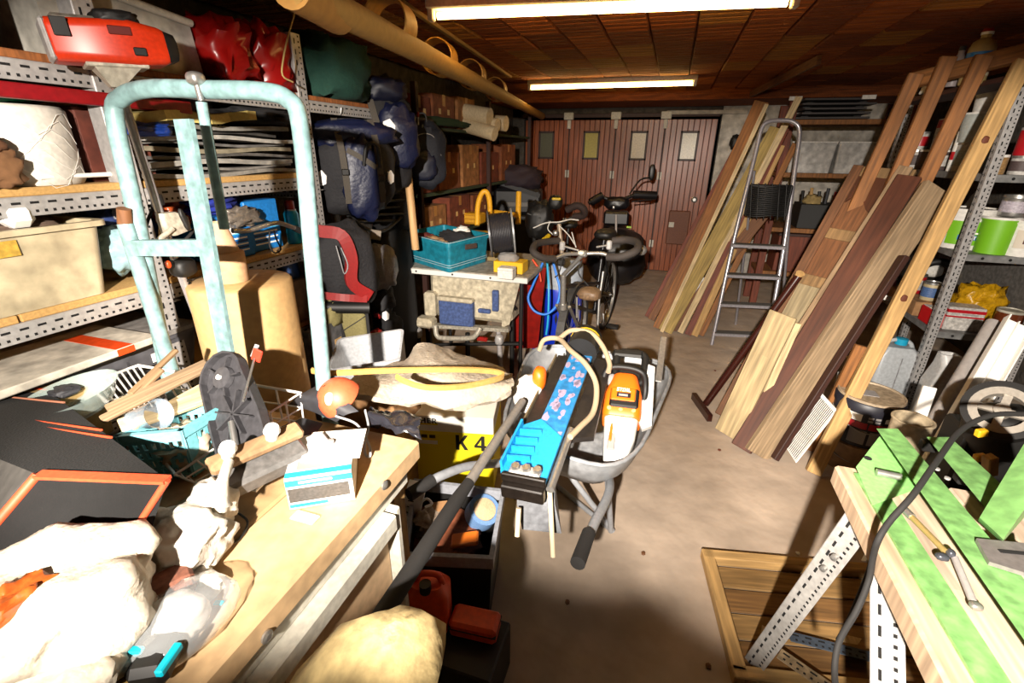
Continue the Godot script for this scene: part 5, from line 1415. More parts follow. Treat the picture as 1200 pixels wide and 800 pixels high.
	# second saw, white and orange, half hidden
	t = thing("motor_tool", "white and orange motor tool lying left of the blue splitter", "tool", Vector3(-0.444, 0.638, -1.657))
	objw("housing", G.new().blob(Vector3(-0.455, 0.664, -1.665), Vector3(0.06, 0.08, 0.07), 0.1, 3), M.paper, t)
	objw("orange_cap", G.new().blob(Vector3(-0.416, 0.740, -1.676), Vector3(0.028, 0.05, 0.04), 0.05, 4, -1e9, 1.0, tf(Vector3.ZERO)), mt("saw_orange", "ee6a12", 0.4, 0, ""), t)
	# long bar with a rubber grip, resting on the barrow's edge
	t = thing("long_pole", "long grey pole with a white label and thick black lower half, slanting across the crate", "pole", Vector3(-0.473, 0.681, -0.568))
	objw("shaft", G.new().tube([Vector3(-0.441, 0.711, -1.520), Vector3(-0.473, 0.667, -1.037)], [0.0155, 0.0165], 14), mt("pole_grey", "8d8780", 0.45, 0.2, "fine", 4.0), t)
	objw("rubber_half", G.new().tube([Vector3(-0.470, 0.671, -1.063), Vector3(-0.479, 0.661, -0.988), Vector3(-0.473, 0.681, -0.568)], [0.017, 0.021, 0.022], 14), M.black_rubber, t)
	objw("label", G.new().tube([Vector3(-0.462, 0.677, -1.311), Vector3(-0.471, 0.664, -1.173)], 0.0175, 14), M.paper, t)
	for k in 3: objw("label_print", G.new().tube([Vector3(-0.463, 0.674, -1.298).lerp(Vector3(-0.472, 0.663, -1.189), k * 0.36), Vector3(-0.463, 0.674, -1.298).lerp(Vector3(-0.472, 0.663, -1.189), k * 0.36 + 0.2)], 0.0178, 14), mt("label_blue", "8fa3c8", 0.7, 0, ""), t)

func chainsaw() -> void:
	var o := Vector3(-0.068, 0.466, -1.557)
	var e := Vector3(-0.092, 0.754, -2.012)
	var xf := along(o, e, Vector3(0, 0.75, 0.6))
	var l := o.distance_to(e)
	var t := thing("chainsaw", "orange, white and black chainsaw lying in the right side of the wheelbarrow", "chainsaw", xf)
	var white := mt("saw_white", "dcdad4", 0.45, 0, "fine", 4.0)
	var orange := mt("saw_orange", "ee6a12", 0.4, 0, "")
	var ring := func(y: float, w: float, d: float, r: float, off := Vector3.ZERO) -> Array: return ring_xz(w, d, y, r, off)
	obj("body", G.new().loft([ring.call(0.0, 0.055, 0.05, 0.012, Vector3(-0.02, 0, 0)), ring.call(0.02, 0.085, 0.07, 0.02, Vector3(-0.01, 0, 0)), ring.call(l * 0.2, 0.12, 0.1, 0.025), ring.call(l * 0.36, 0.135, 0.11, 0.03), ring.call(l * 0.5, 0.13, 0.1, 0.03)]), white, t)
	obj("exhaust_strip", G.new().box(Vector3(-0.028, l * 0.2, 0.055), Vector3(0.03, l * 0.24, 0.012), 0.004, tf(Vector3.ZERO, 0, -5, 0)), M.print_grey, t)
	obj("orange_strip", G.new().box(Vector3(-0.033, l * 0.23, 0.06), Vector3(0.011, l * 0.17, 0.014), 0.003, tf(Vector3.ZERO, 0, -5, 0)), orange, t)
	obj("emboss", G.new().box(Vector3(0.03, l * 0.25, 0.055), Vector3(0.045, 0.035, 0.006), 0.003, tf(Vector3.ZERO, 0, -5, 0)), white, t)
	obj("cowl", G.new().loft([ring.call(l * 0.36, 0.15, 0.13, 0.03), ring.call(l * 0.4, 0.155, 0.15, 0.035), ring.call(l * 0.55, 0.15, 0.16, 0.035), ring.call(l * 0.72, 0.105, 0.14, 0.03), ring.call(l * 0.74, 0.09, 0.12, 0.025)]), orange, t)
	var bd := obj("filter_lid", G.new().box(Vector3(0.005, l * 0.5, 0.075), Vector3(0.115, 0.09, 0.02), 0.008), M.black, t)
	obj("lid_face", G.new().box(Vector3(0.0, l * 0.52, 0.083), Vector3(0.098, 0.06, 0.012), 0.005), orange, bd)
	letter("STIHL", 0.016, M.paper, bd, tf(Vector3(0.0, l * 0.555, 0.09)), 0.055)
	obj("badge", G.new().box(Vector3(0.002, l * 0.51, 0.0895), Vector3(0.055, 0.022, 0.002), 0), M.black, bd)
	obj("badge_print", G.new().box(Vector3(0.0, l * 0.508, 0.091), Vector3(0.036, 0.01, 0.001), 0), M.print_grey, bd)
	for s in [-0.05, -0.005, 0.045]: obj("screw", G.new().lathe([Vector2(0.009, 0), Vector2(0.009, 0.003), Vector2(0, 0.004)], 10, tf(Vector3(s, l * 0.405, 0.072), 0, 90)), mt("screw_pale", "f0b070", 0.4, 0, ""), t)
	obj("front_handle", G.new().tube(smooth([Vector3(-0.075, l * 0.48, 0.0), Vector3(-0.09, l * 0.62, 0.04), Vector3(-0.075, l * 0.75, 0.07), Vector3(0.0, l * 0.77, 0.08), Vector3(0.07, l * 0.74, 0.07), Vector3(0.085, l * 0.62, 0.05), Vector3(0.08, l * 0.52, 0.0)], 5), 0.0125, 10), M.black, t)
	# rear grip: a D-shaped opening
	var out2 := []
	for q in rect2(0.125, l * 0.3, 0.035, 5): out2.append(Vector3(q.x + 0.015, q.y + l * 0.87, 0.0))
	obj("rear_handle", G.new().tube(out2, 0.017, 10, true), M.black, t)
	obj("rear_plate", G.new().box(Vector3(0.015, l * 0.8, -0.005), Vector3(0.1, l * 0.12, 0.03), 0.008), M.black, t)
	obj("hand_guard", G.new().box(Vector3(0.0, l * 0.99, 0.012), Vector3(0.13, 0.035, 0.02), 0.008), M.black, t)
	obj("silver_knob", G.new().blob(Vector3(-0.055, l * 0.68, 0.045), Vector3(0.018, 0.03, 0.014), 0.05, 2), M.galv, t)
	# bar in its white scabbard
	obj("scabbard", G.new().prism([Vector2(0.085, l * 0.3), Vector2(0.12, l * 0.34), Vector2(0.118, l * 0.86), Vector2(0.09, l * 0.88), Vector2(0.07, l * 0.36)], 0.022, tf(Vector3(0, 0, 0.02))), white, t)
	obj("guide_bar", G.new().box(Vector3(0.115, l * 1.0, 0.0), Vector3(0.028, l * 0.45, 0.005), 0.002, tf(Vector3.ZERO, 0, 0, -3)), M.steel, t)

# ------------------------------------------------------------------ bags, table, cartons and cycles at the far left
func pannier(called: String, label: String, cat: String, c: Vector3, w: float, h: float, d: float, m: Material, yaw: float, sd: int) -> Node3D:
	# hanging bag: a soft body narrowing upwards, roll top, straps
	var t := thing(called, label, cat, tf(c, yaw))
	obj("body", G.new().blob(Vector3.ZERO, Vector3(w / 2, h / 2, d / 2), 0.16, sd, -1e9, 1.3, Transform3D.IDENTITY, 26, 18), m, t)
	return t

func reflector(p: Vector3, s: float, t: Node3D, yaw := 0.0) -> void:
	var poly := []
	for k in 6: poly.append(Vector2(cos(TAU * k / 6.0 + 0.3) * s * 0.75, sin(TAU * k / 6.0 + 0.3) * s))
	var m := mt("reflector", "ffffff", 0.15, 0, "")
	m.metallic_specular = 1.0
	obj("reflector", G.new().prism(poly, 0.008, tf(p, yaw)), m, t)

func far_left() -> void:
	var navy := mt("navy", "0f1738", 0.45, 0, "fine", 5.0, "bump", 0.25)
	var dark := mt("dark_canvas", "19181c", 0.8, 0, "fine", 6.0, "bump", 0.6)
	var greyc := mt("grey_leather", "77757a", 0.5, 0, "fine", 6.0, "bump", 0.8)
	var strap := mt("strap_grey", "4a443c", 0.8, 0, "fine", 8.0)
	# steel rack the bags hang from
	var rack := thing("bag_rack", "dark steel rail along the shelving end from which the bags hang", "rack", Vector3(-1.72, 0, -2.5))
	objw("rail", G.new().tube([Vector3(-1.66, 1.79, -1.98), Vector3(-1.66, 1.79, -3.3)], 0.012, 8), M.black, rack)
	objw("post", G.new().tube([Vector3(-1.74, 0, -2.95), Vector3(-1.68, 1.79, -2.95)], 0.02, 8).tube([Vector3(-1.66, 1.0, -1.99), Vector3(-1.66, 1.79, -1.99)], 0.012, 8), M.black, rack)
	for p in [Vector3(-1.620, 1.817, -2.187), Vector3(-1.620, 1.780, -3.021)]:
		objw("hook", G.new().tube(smooth([p + Vector3(0, 0.02, 0), p + Vector3(0, -0.04, 0), p + Vector3(0.02, -0.06, 0), p + Vector3(0.03, -0.03, 0)], 3), 0.006, 8), M.steel, rack)
		objw("hook_cap", G.new().tube([p + Vector3(0, 0.015, 0), p + Vector3(0, 0.045, 0)], 0.009, 8), M.red, rack)
	# blue roll-top pannier with straps
	var c := Vector3(-1.580, 1.495, -2.206)
	var t := pannier("blue_pannier", "large blue and black roll-top pannier bag nearest the hand truck", "bag", c, 0.42, 0.44, 0.24, dark, 45, 2)
	obj("front_panel", G.new().blob(Vector3(0.03, -0.03, 0.1), Vector3(0.1, 0.2, 0.05), 0.2, 5), navy, t)
	obj("roll_top", G.new().blob(Vector3(0, 0.17, 0.02), Vector3(0.22, 0.07, 0.1), 0.2, 6), navy, t)
	for s in [[-0.07, 3.0], [0.1, -8.0]]:
		obj("strap", G.new().bar(smooth([Vector3(s[0], 0.24, 0.06), Vector3(s[0] + 0.005, 0.12, 0.14), Vector3(s[0] + 0.01, 0.0, 0.15), Vector3(s[0] + 0.015, -0.15, 0.13)], 4), 0.03, 0.005, Vector3.BACK), strap, t)
	obj("strap", G.new().bar(smooth([Vector3(-0.04, 0.1, 0.15), Vector3(0.03, 0.06, 0.165), Vector3(0.09, 0.02, 0.155)], 4), 0.025, 0.005, Vector3.BACK), strap, t)
	obj("handle", G.new().tube(smooth([Vector3(0.03, 0.03, 0.16), Vector3(0.05, 0.12, 0.18), Vector3(0.1, 0.12, 0.17), Vector3(0.11, 0.02, 0.15)], 4), 0.009, 8), M.black, t)
	for b in [[-0.06, 0.0], [0.11, -0.03]]: obj("buckle", G.new().box(Vector3(b[0], b[1], 0.16), Vector3(0.035, 0.03, 0.012), 0.004), M.black, t)
	reflector(Vector3(-0.165, -0.03, 0.09), 0.038, t, -30)
	reflector(Vector3(-0.2, -0.06, 0.05), 0.03, t, -50)
	reflector(Vector3(0.175, -0.03, 0.08), 0.035, t, 40)
	# navy rucksack
	c = Vector3(-1.600, 1.644, -2.579)
	t = pannier("navy_rucksack", "navy rucksack with a bright reflector hanging behind the blue pannier", "rucksack", c, 0.3, 0.62, 0.22, dark, 40, 3)
	obj("front_pocket", G.new().blob(Vector3(0.06, 0.02, 0.08), Vector3(0.11, 0.17, 0.06), 0.2, 8), navy, t)
	obj("top_lid", G.new().blob(Vector3(0.0, 0.25, 0.02), Vector3(0.13, 0.07, 0.12), 0.2, 9), mt("navy_dark", "0a0f26", 0.5, 0, "fine", 5.0), t)
	obj("strap", G.new().bar(smooth([Vector3(-0.08, 0.2, 0.1), Vector3(-0.05, 0.05, 0.13), Vector3(0.0, -0.15, 0.12)], 4), 0.035, 0.006, Vector3.BACK), strap, t)
	reflector(Vector3(0.0, 0.06, 0.155), 0.05, t)
	# small navy backpack
	c = Vector3(-1.620, 1.563, -3.075)
	t = pannier("small_backpack", "small black and navy backpack hanging on a red-tipped hook by the wooden post", "backpack", c, 0.3, 0.42, 0.18, mt("navy_black", "141722", 0.75, 0, "fine", 6.0, "bump", 0.5), 30, 4)
	obj("pocket", G.new().blob(Vector3(-0.02, -0.06, 0.07), Vector3(0.1, 0.1, 0.04), 0.15, 8), mt("navy_dark", "0a0f26"), t)
	obj("loop", G.new().tube(smooth([Vector3(-0.03, 0.19, 0.02), Vector3(-0.02, 0.25, 0.02), Vector3(0.02, 0.25, 0.02), Vector3(0.03, 0.19, 0.02)], 4), 0.006, 8), M.black, t)
	obj("zip", G.new().tube(smooth([Vector3(-0.1, 0.02, 0.07), Vector3(-0.04, 0.12, 0.09), Vector3(0.06, 0.12, 0.085), Vector3(0.11, 0.0, 0.06)], 5), 0.003, 6), M.print_grey, t)
	reflector(Vector3(-0.085, -0.06, 0.095), 0.035, t, -15)
	# child seat frame: dark bars with a small pale square fitting
	t = thing("bicycle_rack", "dark tangle of bicycle rack frame between the pannier and the red rucksack", "frame", Vector3(-1.600, 1.201, -2.396))
	var g := G.new()
	for k in 5: g.tube([Vector3(-1.620, 1.360, -2.177) + Vector3(0, -0.03 * k, 0.0), Vector3(-1.640, 1.341, -2.860) + Vector3(0.02 * (k % 2), -0.045 * k, 0)], 0.008, 6)
	g.tube(smooth([Vector3(-1.600, 1.395, -2.121), Vector3(-1.580, 1.227, -2.207), Vector3(-1.600, 1.150, -2.478), Vector3(-1.640, 1.232, -2.866)], 4), 0.01, 8)
	objw("frame_bars", g, M.black, t)
	objw("side_bag", G.new().blob(Vector3(-1.700, 1.235, -2.805), Vector3(0.09, 0.14, 0.14), 0.2, 4), M.black_cloth, t)
	objw("square_fitting", G.new().box(Vector3.ZERO, Vector3(0.06, 0.055, 0.012), 0.003, tf(Vector3(-1.550, 1.153, -2.311), 45, 0, -12)), mt("fitting", "8e8274", 0.6, 0), t)
	# red and black rucksack with an olive pocket
	c = Vector3(-1.500, 1.060, -1.932)
	t = pannier("red_rucksack", "black rucksack with curved red panels and an olive lower pocket", "rucksack", c, 0.34, 0.42, 0.24, dark, 42, 12)
	var rm := mt("rucksack_red", "8c1414", 0.55, 0, "fine", 6.0)
	obj("red_panel", G.new().bar(smooth([Vector3(-0.09, 0.19, 0.08), Vector3(0.0, 0.17, 0.12), Vector3(0.03, 0.07, 0.14), Vector3(0.02, -0.05, 0.145), Vector3(0.1, -0.13, 0.12)], 5), 0.055, 0.02, Vector3(0.2, 0, 1)), rm, t)
	obj("red_panel", G.new().bar(smooth([Vector3(-0.11, -0.11, 0.1), Vector3(-0.02, -0.12, 0.14), Vector3(0.08, -0.14, 0.13)], 5), 0.035, 0.02, Vector3(0, 0.2, 1)), rm, t)
	obj("cord", G.new().tube(smooth([Vector3(-0.01, 0.12, 0.15), Vector3(0.01, 0.04, 0.16), Vector3(-0.01, 0.0, 0.16), Vector3(-0.02, 0.06, 0.16), Vector3(-0.03, 0.13, 0.15)], 4), 0.003, 6), M.grey_plastic, t)
	obj("hip_belt", G.new().tube([Vector3(-0.13, -0.17, 0.09), Vector3(0.09, -0.19, 0.12)], 0.03, 10), M.black, t)
	reflector(Vector3(-0.15, 0.0, 0.09), 0.035, t, -30)
	c = Vector3(-1.480, 0.814, -1.926)
	t = thing("olive_pouch", "olive net pouch hanging below the red and black rucksack", "pouch", tf(c, 42, 0, 4))
	obj("body", G.new().loft([ring_xz(0.1, 0.07, -0.13, 0.025), ring_xz(0.13, 0.1, -0.1, 0.03), ring_xz(0.15, 0.1, 0.05, 0.03), ring_xz(0.15, 0.09, 0.12, 0.03)]), mt("olive", "8c8355", 0.85, 0, "fine", 6.0), t)
	for s in [-0.078, 0.078]: obj("edge_band", G.new().bar([Vector3(s * 0.75, -0.13, 0.05), Vector3(s, 0.12, 0.05)], 0.014, 0.01, Vector3.BACK), M.black, t)
	obj("bottom_band", G.new().bar([Vector3(-0.065, -0.11, 0.052), Vector3(0.065, -0.11, 0.052)], 0.014, 0.01, Vector3.BACK), M.black, t)
	obj("net_cord", G.new().tube(smooth([Vector3(-0.06, -0.06, 0.054), Vector3(0.05, -0.01, 0.054), Vector3(0.055, 0.01, 0.054), Vector3(-0.05, 0.08, 0.054)], 4), 0.0025, 5), M.black, t)
	bag("olive_side_pouch", "smaller olive pouch partly hidden by the hand truck's right leg", "pouch", Vector3(-1.520, 0.849, -1.816), Vector3(0.05, 0.07, 0.06), mt("olive", "8c8355"), 15, -1e9, 0.2)
	bag("grey_hood", "dark grey leather saddle cover beside the red rucksack", "cover", Vector3(-1.500, 0.989, -2.256), Vector3(0.09, 0.12, 0.13), greyc, 16, -1e9, 0.22, 30)
	bag("grey_pouch", "dark crumpled pouch with a pale patch under the grey saddle cover", "pouch", Vector3(-1.560, 0.779, -2.305), Vector3(0.08, 0.09, 0.12), dark, 17, -1e9, 0.3, 30)
	t = thing("red_cycle_bag", "small red and black cycle bag with a bright reflector low by the floor", "bag", Vector3(-1.560, 0.632, -2.345))
	objw("body", G.new().blob(Vector3(-1.580, 0.557, -2.394), Vector3(0.07, 0.1, 0.1), 0.25, 4), M.black_cloth, t)
	objw("red_flap", G.new().blob(Vector3(-1.540, 0.736, -2.248), Vector3(0.03, 0.05, 0.04), 0.3, 5), rm, t)
	objw("red_flap", G.new().blob(Vector3(-1.520, 0.604, -2.176), Vector3(0.03, 0.03, 0.04), 0.3, 6), rm, t)
	reflector(t.global_transform.affine_inverse() * Vector3(-1.480, 0.707, -2.229), 0.03, t, 40)
	bag("floor_bundle", "black bundle of straps and bags on the floor under the rucksacks", "bundle", Vector3(-1.62, 0.32, -2.1), Vector3(0.14, 0.33, 0.22), M.black_cloth, 21, 0.0, 0.25)
	bag("black_drape", "black cloth draped from the rail beside the table", "cloth", Vector3(-1.72, 0.62, -2.72), Vector3(0.1, 0.62, 0.22), mt("drape", "0f0e10", 0.95, 0, ""), 22, 0.0, 0.12)
	var post := objw("wooden_post", G.new().tube([Vector3(-1.520, 1.646, -2.652), Vector3(-1.520, 1.004, -2.697)], 0.024, 12), mt("post_pine", "d9ad78", 0.6, 0, "grain_v", 2.0))
	tag(post, "round pale wooden post beside the small backpack", "post")
	# --- cartons on the far shelves
	t = thing("carton_shelving", "green-edged wooden shelves full of cartons at the far left wall", "shelving", Vector3(-2.0, 0, -4.9))
	for y in [0.9, 1.27, 1.75]:
		objw("shelf_board", G.new().box(Vector3(-2.02, y, -4.8), Vector3(0.46, 0.025, 3.0), 0.003), mt("green_edge", "32402a", 0.7, 0, "fine", 3.0), t)
	for z in [-3.32, -4.8, -6.28]:
		for x in [-2.22, -1.8]: objw("upright", G.new().box(Vector3(x, 1.02, z), Vector3(0.04, 2.04, 0.04), 0.003), M.wood_dark, t)
	var cb := [mt("box_red", "7e3a20", 0.85), mt("box_brown", "8f4f2a", 0.85), mt("box_tan", "a8703e", 0.85)]
	var n := 0
	for q in [[1.763, -3.42, 0.36, 0.2], [1.763, -3.84, 0.4, 0.24], [1.763, -4.3, 0.38, 0.26], [1.283, -3.5, 0.3, 0.2], [1.283, -3.9, 0.42, 0.3], [1.283, -4.38, 0.4, 0.36], [1.283, -4.9, 0.5, 0.3], [1.283, -5.5, 0.5, 0.38], [0.913, -3.6, 0.4, 0.26], [0.913, -4.1, 0.46, 0.3], [0.913, -4.65, 0.5, 0.28]]:
		var where: String = ["on the top far shelf", "on the middle far shelf", "on the low far shelf"][0 if q[0] > 1.7 else (1 if q[0] > 1.2 else 2)]
		var nth: String = ["nearest", "second", "third", "nearest", "second", "third", "fourth", "farthest", "nearest", "second", "farthest"][n]
		t = carton("carton", "reddish brown cardboard carton %s, the %s one there" % [where, nth], "box", q[1] + q[2] / 2, q[1] - q[2] / 2, q[0], q[3], 0.36, cb[n % 3], -1.82, "cartons on the far shelves")
		obj("tape", G.new().box(Vector3(0.0, q[3] + 0.0008, 0.0), Vector3(0.36, 0.001, 0.05)).box(Vector3(0.1805, q[3] - 0.04, 0), Vector3(0.001, 0.08, 0.05)), mt("tape_tan", "a8743c", 0.5, 0, ""), t)
		for k in 2: obj("label", G.new().box(Vector3(0.1805, q[3] * 0.5, -0.08 + 0.16 * k), Vector3(0.001, 0.04, 0.04)), mt("label_tan", "c9a66a", 0.8, 0, ""), t)
		n += 1
	bag("green_net", "dark green rolled net lying along the top far shelf's edge", "net", Vector3(-1.750, 1.800, -3.676), Vector3(0.03, 0.03, 0.5), mt("green_net", "1f3a1c", 0.9, 0, "fine", 6.0), 7, -1e9, 0.3)
	# dark radio and bags beside the door
	t = thing("dark_trolley", "dark stack of electronics and bags standing before the door's left end", "stack", tf(Vector3(-1.72, 0.0, -5.6), 12))
	obj("base", G.new().box(Vector3(0, 0.45, 0), Vector3(0.5, 0.9, 0.5), 0.01), M.black, t)
	obj("radio", G.new().box(Vector3(0.0, 1.05, 0.0), Vector3(0.55, 0.28, 0.4), 0.03), mt("radio_black", "1b1b1f", 0.5, 0, "fine", 4.0), t)
	obj("display", G.new().box(Vector3(0, 1.02, 0.201), Vector3(0.26, 0.05, 0.006), 0.002), mt("radio_grey", "4f4a44", 0.4, 0, ""), t)
	obj("bundle", G.new().blob(Vector3(0.0, 1.3, 0.0), Vector3(0.28, 0.14, 0.22), 0.2, 7), mt("plum", "2c1f29", 0.8, 0, "fine", 5.0), t)
	obj("belt", G.new().bar([Vector3(-0.25, 1.27, 0.2), Vector3(0.26, 1.12, 0.21)], 0.05, 0.01, Vector3.BACK), mt("belt_grey", "37393c", 0.7, 0, ""), t)
	# --- folding table
	var ty := 0.85
	var tl := Vector3(-1.706, 0.850, -2.822)
	var tr := Vector3(-0.808, 0.850, -2.824)
	tl = Vector3(tr.x - 0.92, 0.85, tr.z + 0.02)
	t = thing("folding_table", "white folding table carrying the turquoise crate and the cable drum", "table", Vector3((tl.x + tr.x) / 2, 0, tr.z - 0.35))
	objw("table_top", G.new().box(Vector3((tl.x + tr.x) / 2, ty - 0.02, tr.z - 0.36), Vector3(0.94, 0.04, 0.74), 0.008), mt("table_grey", "b3aca0", 0.6, 0, "dirt", 3.0), t)
	objw("edge_trim", G.new().box(Vector3((tl.x + tr.x) / 2, ty - 0.022, tr.z + 0.012), Vector3(0.94, 0.034, 0.012), 0.003), mt("edge_white", "d4d2cc", 0.4, 0, ""), t)
	for k in 3: objw("screw", G.new().lathe([Vector2(0.007, 0), Vector2(0.007, 0.003), Vector2(0, 0.003)], 8, tf(Vector3(tl.x + 0.14 + 0.27 * k, ty - 0.02, tr.z + 0.018), 0, 90)), M.dark_plastic, t)
	for x in [tl.x + 0.05, tr.x - 0.05]:
		for z in [-0.06, -0.66]: objw("table_leg", G.new().tube([Vector3(x, 0, tr.z + z), Vector3(x, ty - 0.04, tr.z + z)], 0.014, 10), M.black, t)
	# turquoise crate
	var k0 := Vector3(-1.301, 0.852, -2.729)
	var k1 := Vector3(-1.834, 0.852, -3.030)
	var k2 := Vector3(-1.190, 0.852, -3.178)
	k1 = k0 + (k1 - k0) * 0.92
	var k3 := k1 + k2 - k0
	t = thing("turquoise_crate", "turquoise plastic crate full of rags on the folding table", "crate", (k1 + k2) / 2)
	var cm := mt("crate_turq", "1c8da6", 0.5, 0, "dirt", 3.0)
	var rc := [k0, k2, k3, k1]
	var mid := (k1 + k2) / 2
	var up := Vector3(0, 0.2, 0)
	var outer := []
	var qs := [[0.93, 0.0, 0], [0.98, 0.17, 0], [1.02, 0.172, 0], [1.02, 0.2, 0], [0.95, 0.2, 0], [0.9, 0.012, 0]]
	for q in qs:
		var cs := []
		for p in rc: cs.append(mid.lerp(p, q[0]) + Vector3(0, q[1], 0))
		outer.append(rquad(cs, 0.06, 3))
	objw("body", G.new().loft(outer, true, true, 0.8), cm, t)
	var hm := (k0 + k2) / 2 + Vector3(0, 0.145, 0) + (k0 + k2 - k1 - k3) * 0.006
	objw("hand_hole", G.new().box(Vector3.ZERO, Vector3(0.1, 0.035, 0.012), 0.004, along(hm, hm + Vector3.UP, (k0 - k1)).translated(Vector3.ZERO)), mt("hole_brown", "3a2a22", 0.9, 0, ""), t)
	var lines := G.new()
	for q in [[0.2, 1.024], [0.035, 0.965], [0.05, 0.965]]:
		var cs := []
		for p in rc: cs.append(mid.lerp(p, q[1]) + Vector3(0, q[0] - 0.002, 0))
		lines.tube(rquad(cs, 0.06, 3), 0.0025, 5, true)
	objw("rim_line", lines, mt("rim_pale", "9fb8c0", 0.6, 0, ""), t)
	for k in 4:
		tag(objw("crate_rag", G.new().blob(mid + [Vector3(-0.18, 0.14, 0.02), Vector3(-0.03, 0.13, 0.06), Vector3(0.08, 0.17, 0.02), Vector3(0.1, 0.2, -0.06)][k], [Vector3(0.1, 0.05, 0.06), Vector3(0.1, 0.05, 0.05), Vector3(0.13, 0.05, 0.07), Vector3(0.06, 0.04, 0.04)][k], 0.35, 50 + k), [mt("rag_red", "6a2418", 0.9), mt("rag_tan", "b58d62", 0.9), M.black_cloth, M.white][k])
			, ["dark red rag in the turquoise crate's left corner", "tan rag in the middle of the turquoise crate", "black cloth heaped in the turquoise crate", "white rag on top of the black cloth in the crate"][k], "rag")
	# yellow step and frame
	t = thing("yellow_carrier", "yellow plastic carrier with an upright hoop behind the turquoise crate", "carrier", Vector3(-1.35, 0.852, -3.25))
	var ym := mt("carrier_yellow", "d9a020", 0.5, 0, "fine", 4.0)
	objw("tray", G.new().box(Vector3(-1.624, 0.930, -3.741), Vector3(0.36, 0.06, 0.2), 0.012), ym, t)
	objw("step", G.new().box(Vector3(-1.804, 1.000, -4.268), Vector3(0.28, 0.1, 0.16), 0.012), ym, t)
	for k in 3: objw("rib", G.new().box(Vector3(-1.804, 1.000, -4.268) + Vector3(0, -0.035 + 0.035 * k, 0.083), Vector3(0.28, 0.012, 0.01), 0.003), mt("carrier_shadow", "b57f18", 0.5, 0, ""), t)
	objw("hoop", G.new().tube(smooth([Vector3(-1.245, 1.118, -3.079), Vector3(-1.257, 1.249, -3.131), Vector3(-1.240, 1.326, -3.170), Vector3(-1.206, 1.326, -3.181), Vector3(-1.179, 1.250, -3.157), Vector3(-1.163, 1.130, -3.111)], 4), 0.018, 10), ym, t)
	# cable drum
	t = thing("cable_drum", "drum of black cable with pale flanges on the folding table", "drum", Vector3(-1.016, 0.975, -2.922))
	var da := Vector3(-1.101, 1.089, -2.943)
	var db := Vector3(-0.958, 1.106, -2.996)
	var dx := along(da, db, Vector3.UP)
	var dl := da.distance_to(db)
	var cw := G.new()
	var hel := []
	for k in 150: hel.append(dx * Vector3(cos(k * TAU / 10.0) * 0.125, dl * (0.1 + 0.8 * k / 150.0), sin(k * TAU / 10.0) * 0.125))
	cw.tube(hel, 0.006, 6)
	objw("cable_turns", cw, mt("cable_black", "26252a", 0.45, 0, ""), t)
	objw("core", G.new().tube([dx * Vector3(0, dl * 0.02, 0), dx * Vector3(0, dl * 0.98, 0)], 0.12, 24), M.black_rubber, t)
	objw("flange", G.new().tube([dx * Vector3(0, dl * -0.03, 0), dx * Vector3(0, dl * 0.04, 0)], 0.15, 26), mt("flange_grey", "5f6064", 0.4, 0.2, "fine", 4.0), t)
	objw("flange", G.new().tube([dx * Vector3(0, dl * 0.96, 0), dx * Vector3(0, dl * 1.03, 0)], 0.15, 26), mt("flange_pale", "9a9c9e", 0.4, 0.2, "fine", 4.0), t)
	objw("stand", G.new().box(Vector3(-1.111, 0.868, -3.252), Vector3(0.2, 0.03, 0.16), 0.006), mt("stand_tan", "a08a5c", 0.7), t)
	t = carton("yellow_box", "small yellow box beside the cable drum at the table's right end", "box", -2.87, -3.0, 0.853, 0.075, 0.2, mt("yellow_box", "e0b01a", 0.6, 0, ""), -0.85)
	obj("grey_lid", G.new().blob(Vector3(-0.02, 0.09, 0.0), Vector3(0.07, 0.035, 0.05), 0.15, 4), M.print_grey, t)
	t = carton("white_box", "small white box in front of the cable drum", "box", -2.72, -2.8, 0.853, 0.07, 0.1, M.white, -0.87)
	obj("lid_seam", G.new().box(Vector3(0, 0.055, 0.0), Vector3(0.101, 0.002, 0.081)), M.print_grey, t)
	var lever := objw("yellow_lever", G.new().tube([Vector3(-1.107, 1.305, -3.600), Vector3(-1.083, 1.081, -3.512)], 0.022, 8).tube([Vector3(-1.233, 1.188, -3.283), Vector3(-1.082, 1.148, -3.484)], 0.02, 8), ym)
	tag(lever, "yellow plastic post standing behind the cable drum", "post")
	saw_bench(tr)
	# red box, blue drum, hoses
	t = thing("red_tank", "tall red steel cabinet standing right of the folding table", "cabinet", Vector3(-0.98, 0, -3.4))
	objw("body", G.new().hexa([Vector3(-1.063, 0.139, -3.286), Vector3(-0.855, 0.141, -3.354), Vector3(-0.919, 0.092, -3.652), Vector3(-1.143, 0.090, -3.580), Vector3(-0.947, 0.836, -3.168), Vector3(-0.777, 0.826, -3.218), Vector3(-0.848, 0.812, -3.529), Vector3(-1.032, 0.817, -3.472)]), M.red, t)
	objw("handle", G.new().tube(smooth([Vector3(-0.951, 0.775, -3.083), Vector3(-0.974, 0.732, -3.001), Vector3(-0.962, 0.639, -2.966), Vector3(-0.935, 0.570, -3.001)], 4), 0.015, 8), M.black, t)
	objw("orange_latch", G.new().box(Vector3.ZERO, Vector3(0.06, 0.04, 0.03), 0.008, tf(Vector3(-0.939, 0.716, -3.006))), M.orange, t)
	t = thing("blue_drum", "blue plastic drum with a milky white upper half behind the bicycle", "drum", Vector3(-0.775, 0, -3.72))
	obj("body", G.new().lathe([Vector2(0.17, 0), Vector2(0.19, 0.02), Vector2(0.19, 0.56), Vector2(0.185, 0.58)], 28), mt("drum_blue", "0f2fb8", 0.4, 0, ""), t)
	obj("upper", G.new().lathe([Vector2(0.183, 0.58), Vector2(0.18, 0.75), Vector2(0.15, 0.78), Vector2(0.06, 0.8)], 28), mt("drum_milky", "a9b3c0", 0.4, 0, "fine", 2.0), t)
